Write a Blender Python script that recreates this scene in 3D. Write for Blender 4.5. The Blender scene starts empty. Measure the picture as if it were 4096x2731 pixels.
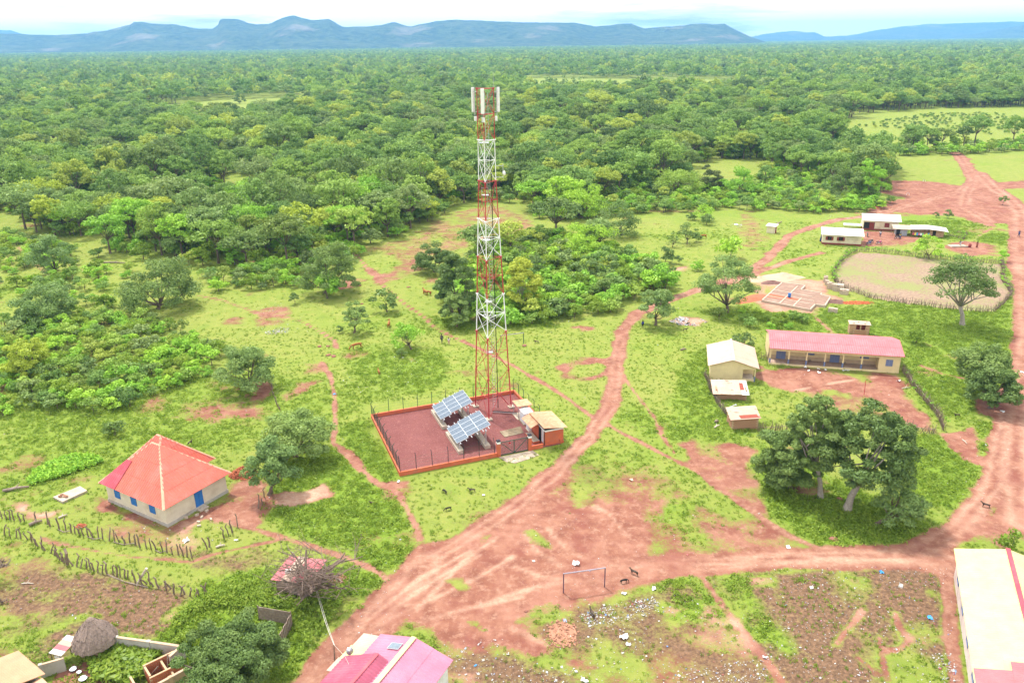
import bpy, math, random
import numpy as np
from mathutils import Vector, Matrix
rnd = random.Random(7)
sc = bpy.context.scene
col = sc.collection
# ------------------------------------------------------------------ camera
F, HOR, ROLL, CH = 3150.0, 165.0, math.radians(0.74), 50.0
PITCH = math.atan((1365.5 - HOR) / F)
cd = bpy.data.cameras.new('camera'); cam = bpy.data.objects.new('camera', cd); col.objects.link(cam)
cd.sensor_width = 36.0; cd.lens = F / 4096 * 36.0; cd.clip_start = 0.5; cd.clip_end = 60000
cam.matrix_world = (Matrix.Translation((0, 0, CH)) @ Matrix.Rotation(math.pi / 2 - PITCH, 4, 'X') @ Matrix.Rotation(-ROLL, 4, 'Z'))
sc.camera = cam
# ------------------------------------------------------------------ light
SUN_EL, SUN_AZ = math.radians(62), math.radians(-35)   # azimuth from +Y towards +X: behind the tower, to the left
w = bpy.data.worlds.new('World'); sc.world = w; w.use_nodes = True
nt = w.node_tree; nt.nodes.clear()
def WN(t, **k):
    n = nt.nodes.new(t)
    for a, b in k.items(): setattr(n, a, b)
    return n
L = nt.links.new
sky = WN('ShaderNodeTexSky', sky_type='NISHITA'); sky.sun_disc = False
sky.sun_elevation = SUN_EL; sky.sun_rotation = SUN_AZ; sky.altitude = 300; sky.dust_density = 3.0
tc = WN('ShaderNodeTexCoord'); mp = WN('ShaderNodeMapping'); mp.inputs['Scale'].default_value = (1.6, 1.6, 16.0)
mp.inputs['Location'].default_value = (0.9, 0.2, -0.40)
L(tc.outputs['Generated'], mp.inputs['Vector'])
n1 = WN('ShaderNodeTexNoise'); n1.inputs['Scale'].default_value = 2.2; n1.inputs['Detail'].default_value = 7; n1.inputs['Roughness'].default_value = 0.55
L(mp.outputs['Vector'], n1.inputs['Vector'])
rr = WN('ShaderNodeValToRGB')           # thin bright cloud with greyer bellies
e = rr.color_ramp.elements
e[0].position = 0.34; e[0].color = (0.42, 0.44, 0.52, 1); e[1].position = 0.46; e[1].color = (1, 1, 1, 1)
L(n1.outputs['Fac'], rr.inputs['Fac'])
vm = WN('ShaderNodeVectorMath', operation='SCALE'); vm.inputs['Scale'].default_value = 14.0
L(rr.outputs['Color'], vm.inputs[0])
mx = WN('ShaderNodeMix', data_type='RGBA'); mx.inputs['Factor'].default_value = 0.97
L(sky.outputs['Color'], mx.inputs['A']); L(vm.outputs['Vector'], mx.inputs['B'])
bg = WN('ShaderNodeBackground'); bg.inputs['Strength'].default_value = 0.10
L(mx.outputs['Result'], bg.inputs['Color'])
wo = WN('ShaderNodeOutputWorld'); L(bg.outputs['Background'], wo.inputs['Surface'])
sd = bpy.data.lights.new('sun', 'SUN'); sd.energy = 4.2; sd.angle = math.radians(5); sd.color = (1.0, 0.965, 0.90)
sun = bpy.data.objects.new('sun', sd); col.objects.link(sun)
sdir = Vector((math.sin(SUN_AZ) * math.cos(SUN_EL), math.cos(SUN_AZ) * math.cos(SUN_EL), math.sin(SUN_EL)))
sun.rotation_euler = sdir.to_track_quat('Z', 'Y').to_euler(); sun.location = (0, 0, 120)
sc.view_settings.view_transform = 'Standard'; sc.view_settings.look = 'None'
sc.view_settings.gamma = 1.0; sc.view_settings.exposure = 0.50; sc.view_settings.use_curve_mapping = False
sc.cycles.use_denoising = True
sc.cycles.max_bounces = 6; sc.cycles.diffuse_bounces = 3; sc.cycles.transmission_bounces = 3; sc.cycles.volume_bounces = 1
sc.cycles.transparent_max_bounces = 6; sc.cycles.volume_step_rate = 1.0; sc.cycles.volume_max_steps = 64
sc.cycles.caustics_reflective = False; sc.cycles.caustics_refractive = False
sc.cycles.use_adaptive_sampling = True; sc.cycles.adaptive_threshold = 0.02

# ------------------------------------------------------------------ pixels of the photograph -> directions -> points on what they touch
def ray(x, y):
    u, v = (x - 2048) / F, -(y - 1365.5) / F
    a, b = u * math.cos(ROLL) + v * math.sin(ROLL), -u * math.sin(ROLL) + v * math.cos(ROLL)
    return a, math.cos(PITCH) + b * math.sin(PITCH), -math.sin(PITCH) + b * math.cos(PITCH)
DS = 4096 / 2352.0
def G(x, y, z=0.0):                   # point at height z seen at (x, y) of the 2352-wide view
    d = ray(x * DS, y * DS); t = (z - CH) / d[2]
    return Vector((d[0] * t, d[1] * t, z))
def V(x, y, Y):                       # point at distance Y seen at (x, y)
    d = ray(x * DS, y * DS); t = Y / d[1]
    return Vector((d[0] * t, Y, CH + d[2] * t))
def N(x, y, z=0.0): return G(x / DS, y / DS, z)     # the same from full-size pixels
def T(c, r, x, y): return (588 * c + x / 4.0, 392 * r + y / 4.0)
def GT(c, r, x, y, z=0.0): return G(*T(c, r, x, y), z)

# ------------------------------------------------------------------ materials
MATS = {}
def mk(name):
    m = bpy.data.materials.new(name); m.use_nodes = True
    t = m.node_tree; t.nodes.clear()
    return m, t
class NT:
    def __init__(s, t): s.t = t
    def n(s, ty, **k):
        n = s.t.nodes.new(ty)
        ins = k.pop('ins', {})
        for a, b in k.items(): setattr(n, a, b)
        for a, b in ins.items():
            if isinstance(b, bpy.types.NodeSocket): s.t.links.new(b, n.inputs[a])
            else: n.inputs[a].default_value = b
        return n
    def noise(s, vec, scale, detail=4, rough=0.55):
        return s.n('ShaderNodeTexNoise', ins={'Vector': vec, 'Scale': scale, 'Detail': detail, 'Roughness': rough}).outputs['Fac']
    def ramp(s, f, *stops):
        r = s.n('ShaderNodeValToRGB', ins={'Fac': f}); el = r.color_ramp.elements
        while len(el) < len(stops): el.new(0.5)
        for k, (p, c) in enumerate(stops):
            el[k].position = p; el[k].color = (*c, 1) if not isinstance(c, (int, float)) else (c, c, c, 1)
        return r.outputs['Color']
    def mix(s, f, a, b, mode='MIX'):
        n = s.n('ShaderNodeMix', data_type='RGBA', blend_type=mode)
        for k, v in (('Factor', f), ('A', a), ('B', b)):
            if isinstance(v, bpy.types.NodeSocket): s.t.links.new(v, n.inputs[k])
            elif isinstance(v, (int, float)) and k != 'Factor': n.inputs[k].default_value = (v, v, v, 1)
            else: n.inputs[k].default_value = v if k == 'Factor' else (*v, 1)
        return n.outputs['Result']
    def math(s, op, a, b=0.0, c=None, clamp=False):
        n = s.n('ShaderNodeMath', operation=op, use_clamp=clamp)
        for k, v in enumerate((a, b) if c is None else (a, b, c)):
            if isinstance(v, bpy.types.NodeSocket): s.t.links.new(v, n.inputs[k])
            else: n.inputs[k].default_value = v
        return n.outputs[0]
    def out(s, surf, disp=None):
        o = s.n('ShaderNodeOutputMaterial', ins={'Surface': surf}); return o
    def bsdf(s, colr, rough=0.8, normal=None, metal=0.0, spec=0.3):
        i = {'Roughness': rough, 'Metallic': metal, 'Specular IOR Level': spec}
        n = s.n('ShaderNodeBsdfPrincipled', ins=i)
        if isinstance(colr, bpy.types.NodeSocket): s.t.links.new(colr, n.inputs['Base Color'])
        else: n.inputs['Base Color'].default_value = (*colr, 1)
        if normal is not None: s.t.links.new(normal, n.inputs['Normal'])
        return n.outputs['BSDF']
    def bump(s, h, strength=0.4, dist=0.05):
        return s.n('ShaderNodeBump', ins={'Height': h, 'Strength': strength, 'Distance': dist}).outputs['Normal']
def M(name, c, rough=0.8, var=0.25, scale=3.0, dirt=None, dscale=0.8, bump=0.3, metal=0.0, spec=0.25, coord='Object', corr=None):
    """plain procedural surface: base colour, grain, blotches of dirt, fine relief"""
    if name in MATS: return MATS[name]
    m, t = mk(name); k = NT(t)
    P = k.n('ShaderNodeTexCoord').outputs[coord]
    f = k.noise(P, scale, 6, 0.6)
    lo = tuple(x * (1 - var) for x in c); hi = tuple(min(0.95, x * (1 + var * 0.7)) for x in c)
    cc = k.ramp(f, (0.25, lo), (0.75, hi))
    if dirt:
        g = k.noise(P, dscale, 5, 0.65)
        cc = k.mix(k.ramp(g, (0.48, 0.0), (0.72, 0.75)), cc, dirt)
    nrm = k.bump(k.noise(P, scale * 6, 3), bump, 0.02) if bump else None
    k.out(k.bsdf(cc, rough, nrm, metal, spec)); MATS[name] = m
    return m
# ------------------------------------------------------------------ mesh building
def mesh_np(name, verts, faces_idx, nper, attrs=None, smooth=False):
    """verts (n,3), faces_idx (m,nper)"""
    me = bpy.data.meshes.new(name); verts = np.asarray(verts, np.float32); faces_idx = np.asarray(faces_idx, np.int32)
    me.vertices.add(len(verts)); me.vertices.foreach_set('co', verts.ravel())
    me.loops.add(faces_idx.size); me.loops.foreach_set('vertex_index', faces_idx.ravel())
    me.polygons.add(len(faces_idx)); me.polygons.foreach_set('loop_start', np.arange(0, faces_idx.size, nper, dtype=np.int32))
    me.polygons.foreach_set('loop_total', np.full(len(faces_idx), nper, np.int32))
    if smooth: me.polygons.foreach_set('use_smooth', np.ones(len(faces_idx), bool))
    me.update(calc_edges=True)
    for an, (ty, dat) in (attrs or {}).items():
        a = me.attributes.new(an, ty, 'POINT')
        key = {'FLOAT_COLOR': 'color', 'FLOAT': 'value', 'INT': 'value', 'FLOAT_VECTOR': 'vector'}[ty]
        a.data.foreach_set(key, np.ascontiguousarray(dat).ravel())
    return me
def link(o, parent=None):
    col.objects.link(o)
    if parent is not None: o.parent = parent
    return o
def obj(name, me, mat=None, parent=None):
    o = bpy.data.objects.new(name, me)
    if mat is not None and not me.materials: me.materials.append(mat)
    return link(o, parent)
def tag(o, label=None, cat=None, group=None, kind=None):
    if label: o['label'] = label
    if cat: o['category'] = cat
    if group: o['group'] = group
    if kind: o['kind'] = kind
    return o
def thing(name, label, cat, loc=(0, 0, 0), rz=0.0, group=None):
    o = bpy.data.objects.new(name, None); o.empty_display_size = 0.3; link(o)
    o.location = loc; o.rotation_euler = (0, 0, rz)
    return tag(o, label, cat, group)
class MB:
    def __init__(s): s.v = []; s.f = []
    def _add(s, vs, fs):
        b = len(s.v); s.v += [tuple(x) for x in vs]; s.f += [tuple(i + b for i in f) for f in fs]; return s
    def box(s, c, d, rz=0.0, m=None):
        x, y, z = d[0] / 2, d[1] / 2, d[2] / 2
        vs = [Vector((a, b, e)) for e in (-z, z) for a, b in ((-x, -y), (x, -y), (x, y), (-x, y))]
        R = m if m is not None else Matrix.Rotation(rz, 3, 'Z')
        return s._add([R @ p + Vector(c) for p in vs], [(3, 2, 1, 0), (4, 5, 6, 7), (0, 1, 5, 4), (1, 2, 6, 5), (2, 3, 7, 6), (3, 0, 4, 7)])
    def bb(s, x0, x1, y0, y1, z0, z1): return s.box(((x0 + x1) / 2, (y0 + y1) / 2, (z0 + z1) / 2), (x1 - x0, y1 - y0, z1 - z0))
    def tube(s, pts, rad, n=6, cap=True):
        pts = [Vector(p) for p in pts]; k = len(pts)
        if isinstance(rad, (int, float)): rad = [rad] * k
        vs = []; ref = None
        for i, p in enumerate(pts):
            d = (pts[min(i + 1, k - 1)] - pts[max(i - 1, 0)])
            d = d.normalized() if d.length > 1e-9 else Vector((0, 0, 1))
            if ref is None: ref = d.orthogonal().normalized()
            a = (ref - d * ref.dot(d)); a = a.normalized() if a.length > 1e-6 else d.orthogonal().normalized(); ref = a
            b = d.cross(a)
            vs += [p + (a * math.cos(q) + b * math.sin(q)) * rad[i] for q in (2 * math.pi * j / n for j in range(n))]
        fs = [(i * n + j, i * n + (j + 1) % n, (i + 1) * n + (j + 1) % n, (i + 1) * n + j) for i in range(k - 1) for j in range(n)]
        if cap: fs += [tuple(reversed(range(n))), tuple((k - 1) * n + j for j in range(n))]
        return s._add(vs, fs)
    def prism(s, poly, z0, z1):            # polygon in xy, extruded
        n = len(poly); vs = [(p[0], p[1], z0) for p in poly] + [(p[0], p[1], z1) for p in poly]
        return s._add(vs, [tuple(reversed(range(n))), tuple(range(n, 2 * n))] + [(i, (i + 1) % n, n + (i + 1) % n, n + i) for i in range(n)])
    def slab(s, pts, th):                  # planar polygon in 3D with thickness downwards along its normal
        pts = [Vector(p) for p in pts]; nn = Vector((0, 0, 0))
        for i in range(len(pts)): nn += pts[i].cross(pts[(i + 1) % len(pts)])
        nn.normalize(); n = len(pts)
        if nn.z < 0: nn = -nn; pts = pts[::-1]
        vs = pts + [p - nn * th for p in pts]
        return s._add(vs, [tuple(range(n)), tuple(reversed(range(n, 2 * n)))] + [((i + 1) % n, i, n + i, n + (i + 1) % n) for i in range(n)])
    def lathe(s, prof, n=16, c=(0, 0, 0)):
        k = len(prof)
        vs = [(c[0] + r * math.cos(2 * math.pi * j / n), c[1] + r * math.sin(2 * math.pi * j / n), c[2] + z) for r, z in prof for j in range(n)]
        fs = [(i * n + j, i * n + (j + 1) % n, (i + 1) * n + (j + 1) % n, (i + 1) * n + j) for i in range(k - 1) for j in range(n)]
        if prof[0][0] > 1e-4: fs.append(tuple(reversed(range(n))))
        if prof[-1][0] > 1e-4: fs.append(tuple((k - 1) * n + j for j in range(n)))
        return s._add(vs, fs)
    def mesh(s, name, smooth=False):
        me = bpy.data.meshes.new(name); me.from_pydata(s.v, [], s.f)
        if smooth: me.polygons.foreach_set('use_smooth', np.ones(len(me.polygons), bool))
        me.update(); return me
    def build(s, name, mat, parent=None, smooth=False): return obj(name, s.mesh(name, smooth), mat, parent)
def box(name, c, d, mat, parent=None, rz=0.0): return MB().box(c, d, rz).build(name, mat, parent)
def corrugated(name, o, ex, ey, mat, parent, pitch=0.25, amp=0.035, skip=None):
    """corrugated sheet: origin o, edge ex across the ribs, edge ey along the ribs"""
    o, ex, ey = Vector(o), Vector(ex), Vector(ey); n = max(4, int(ex.length / pitch) * 2)
    nn = ex.cross(ey).normalized(); nn = nn if nn.z > 0 else -nn
    mb = MB(); vs = []
    for i in range(n + 1):
        p = o + ex * (i / n) + nn * (amp if i % 2 else 0)
        vs += [p, p + ey, p - nn * 0.03, p + ey - nn * 0.03]
    fs = []
    for i in range(n):
        a = i * 4; b = a + 4
        fs += [(a, b, b + 1, a + 1), (a + 2, a + 3, b + 3, b + 2), (a, a + 2, b + 2, b), (a + 1, b + 1, b + 3, a + 3)]
    mb._add(vs, fs); return mb.build(name, mat, parent)
def copy_tree(root, loc=None, rz=None):
    c = root.copy(); col.objects.link(c)
    if loc is not None: c.location = loc
    if rz is not None: c.rotation_euler = (c.rotation_euler[0], c.rotation_euler[1], rz)
    for ch in list(root.children):
        d = ch.copy(); col.objects.link(d); d.parent = c
        for g in list(ch.children):
            h = g.copy(); col.objects.link(h); h.parent = d
    return c
def frame(A, B):
    """ground frame of a building: origin A, x along the front A->B, y away to the back"""
    d = B - A; return (A.x, A.y, 0.0), math.atan2(d.y, d.x), Vector((d.x, d.y)).length
# ------------------------------------------------------------------ value noise and distances on arrays
def vnoise(x, y, scale, seed=0):
    x = x / scale; y = y / scale; xi = np.floor(x).astype(np.int64); yi = np.floor(y).astype(np.int64); fx = x - xi; fy = y - yi
    fx = fx * fx * (3 - 2 * fx); fy = fy * fy * (3 - 2 * fy)
    def h(a, b):
        n = (a * 374761393 + b * 668265263 + seed * 974634777) & 0xFFFFFFFF
        n = ((n ^ (n >> 13)) * 1274126177) & 0xFFFFFFFF
        return ((n ^ (n >> 16)) & 0xFFFF) / 65535.0
    return (h(xi, yi) * (1 - fx) + h(xi + 1, yi) * fx) * (1 - fy) + (h(xi, yi + 1) * (1 - fx) + h(xi + 1, yi + 1) * fx) * fy
def fbm(x, y, scale, seed=0, o=3):
    r = 0; a = 1; t = 0
    for i in range(o): r = r + a * vnoise(x, y, scale / 2 ** i, seed + i * 17); t += a; a *= 0.5
    return r / t
def d_line(x, y, pts):
    d = np.full(x.shape, 1e9)
    for (ax, ay), (bx, by) in zip(pts[:-1], pts[1:]):
        dx, dy = bx - ax, by - ay; l = dx * dx + dy * dy + 1e-9
        t = np.clip(((x - ax) * dx + (y - ay) * dy) / l, 0, 1)
        d = np.minimum(d, np.hypot(x - ax - t * dx, y - ay - t * dy))
    return d
def inside(x, y, poly):
    r = np.zeros(x.shape, bool); n = len(poly)
    for i in range(n):
        ax, ay = poly[i]; bx, by = poly[(i + 1) % n]
        if ay == by: continue
        r ^= ((ay > y) != (by > y)) & (x < (bx - ax) * (y - ay) / (by - ay) + ax)
    return r
def s_poly(x, y, poly):
    d = d_line(x, y, list(poly) + [poly[0]]); return np.where(inside(x, y, poly), -d, d)
def xy(pts): return [tuple(G(*p)[:2]) for p in pts]
# ================================================================== GROUND
def tp(c, r, *p): return [T(c, r, a, b) for a, b in p]
APRON = [(690,1600),(735,1525),(800,1455),(845,1425),(885,1375),(903,1335),(890,1310),(925,1302),(965,1268),(985,1245),(1040,1240),(1085,1238),(1140,1200),(1190,1165),(1240,1120),(1290,1090),(1360,1083),(1438,1077),(1500,1095),(1545,1112),(1550,1140),(1505,1180),(1501,1226),(1496,1275),(1600,1280),(1700,1277),(1900,1262),(2080,1270),(2195,1290),(2195,1308),(1900,1298),(1620,1303),(1508,1321),(1496,1348),(1438,1371),(1376,1383),(1326,1388),(1258,1411),(1216,1428),(1213,1451),(1258,1476),(1301,1498),(1388,1526),(1451,1548),(1501,1600),(1400,1600),(1351,1546),(1276,1526),(1176,1501),(1100,1495),(1040,1505),(980,1480),(930,1455),(900,1470),(840,1600)]
YARD_S = tp(3,2,(-80,220),(0,240),(300,230),(900,290),(1180,310),(1250,430),(1400,600),(1500,750),(1560,830),(1300,800),(1100,700),(1000,550),(640,460),(250,470),(0,420),(-90,330))
FAR_S = tp(3,1,(1060,90),(1500,95),(1800,140),(1900,100),(1860,0),(1780,-110),(1830,-110),(1920,0),(2080,110),(2351,90),(2500,90),(2500,170),(2100,170),(2250,280),(2290,330),(2260,480),(2200,490),(2020,500),(1700,410),(1200,400),(980,390),(860,430),(840,400),(1010,330),(1200,250),(1060,200))
COURT = tp(3,1,(860,560),(1150,560),(1300,600),(1420,620),(1250,690),(1060,700),(860,690))
WELL = tp(3,1,(1600,690),(1800,640),(2060,680),(2170,720),(2140,790),(1900,790),(1620,730))
RROAD = tp(3,1,(2270,330),(2500,330),(2500,1350),(2351,1050),(2280,900),(2180,830),(2250,700),(2250,520))
SITE = tp(3,1,(-60,960),(150,940),(300,1000),(520,1010),(560,1100),(700,1200),(520,1230),(400,1310),(0,1300),(-150,1200))
FIELD = tp(3,1,(620,960),(700,820),(830,755),(1060,765),(1700,830),(2140,860),(2200,1000),(2230,1130),(2080,1290),(1990,1300),(1600,1265),(1200,1210),(960,1175),(720,1090),(620,1030))
R_MAIN = [(985,1290),(1090,1225),(1176,1170),(1276,1085),(1351,1005),(1380,965),(1401,935),(1412,880),(1421,800),(1430,760),(1463,718),(1500,706),(1551,684),(1606,664),(1680,640),(1739,611),(1764,593),(1813,541),(1870,520),(1930,503),(1976,499),(2014,488)]
R_MAIN2 = [(1606,664),(1690,645),(1764,617),(1812,600),(1850,590),(1885,580)]
R_EAST = [(1300,1320),(1450,1312),(1600,1296),(1764,1287),(1900,1280),(2080,1278),(2200,1297)]
R_EAST2 = [(2080,1276),(2139,1250),(2189,1221),(2226,1183),(2245,1160),(2280,1120),(2291,1085),(2297,1040),(2306,990),(2310,955)]
R_SOUTH = [(985,1290),(880,1400),(790,1490),(720,1600)]
R_FAR = tp(3,1,(2040,470),(1800,330),(1830,200),(1890,90),(1850,0),(1770,-120),(1690,-190),(1640,-230))
R_FAR2 = tp(3,1,(1000,400),(1400,290),(1750,200),(1900,80)); R_FAR3 = tp(3,1,(1930,20),(2080,170),(2220,260),(2330,400),(2330,700),(2351,900),(2420,1100))
R_RIGHT = [(2360,592),(2362,680),(2362,800),(2352,880),(2342,940),(2330,985),(2335,1100),(2345,1200)]
P_LIST = [  # footpaths: width, points
 (1.0,[(738,831),(760,864),(768,909),(770,971),(765,1016),(800,1049),(833,1081),(865,1109),(895,1121),(920,1141),(938,1174),(958,1216),(965,1238)]),
 (1.0,[(500,1190),(560,1203),(588,1216),(638,1231),(713,1253),(788,1278),(838,1298),(888,1326)]),
 (0.6,[(95,1235),(120,1246),(225,1266),(300,1278),(375,1283),(438,1291),(488,1273),(588,1251),(640,1240)]),
 (1.1,[(815,582),(850,622),(883,660),(938,704),(978,730),(993,750),(1028,767),(1063,784),(1100,800),(1176,838),(1226,868),(1270,893),(1310,920),(1363,960)]),
 (1.0,[(450,677),(520,692),(588,719),(663,729),(700,742),(738,762),(768,784),(775,800)]),
 (1.0,[(1388,970),(1425,993),(1476,1018),(1530,1047),(1590,1075),(1640,1110),(1700,1155),(1764,1198),(1814,1231),(1876,1256),(1940,1265)]),
 (0.9,[(1601,1311),(1651,1376),(1701,1446),(1764,1518),(1812,1590)]),
 (1.6,[(2174,1316),(2181,1426),(2202,1600)]),
 (0.7,[(1425,855),(1450,890),(1480,930),(1505,960),(1520,1000),(1550,1040)]),
 (0.7,tp(3,1,(420,1310),(500,1420),(600,1490),(700,1530))),
 (0.6,tp(3,1,(1880,640),(1960,590),(2040,540),(2090,500))),
 (1.2,tp(0,1,(180,700),(190,780),(300,850),(450,950))),
 (0.7,tp(3,2,(1400,220),(1600,300),(1820,345))),
 (0.9,tp(3,3,(870,900),(780,1020),(700,1110),(630,1210))),(0.8,tp(3,3,(1170,930),(1200,1050),(1285,1180),(1210,1260),(1090,1270))),(0.7,tp(3,3,(1020,1150),(1050,1300),(1060,1430),(1110,1540))),(0.8,tp(3,3,(820,1330),(960,1440),(1000,1500)))]
SO, LU, BR, PA = 0, 1, 2, 3
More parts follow.
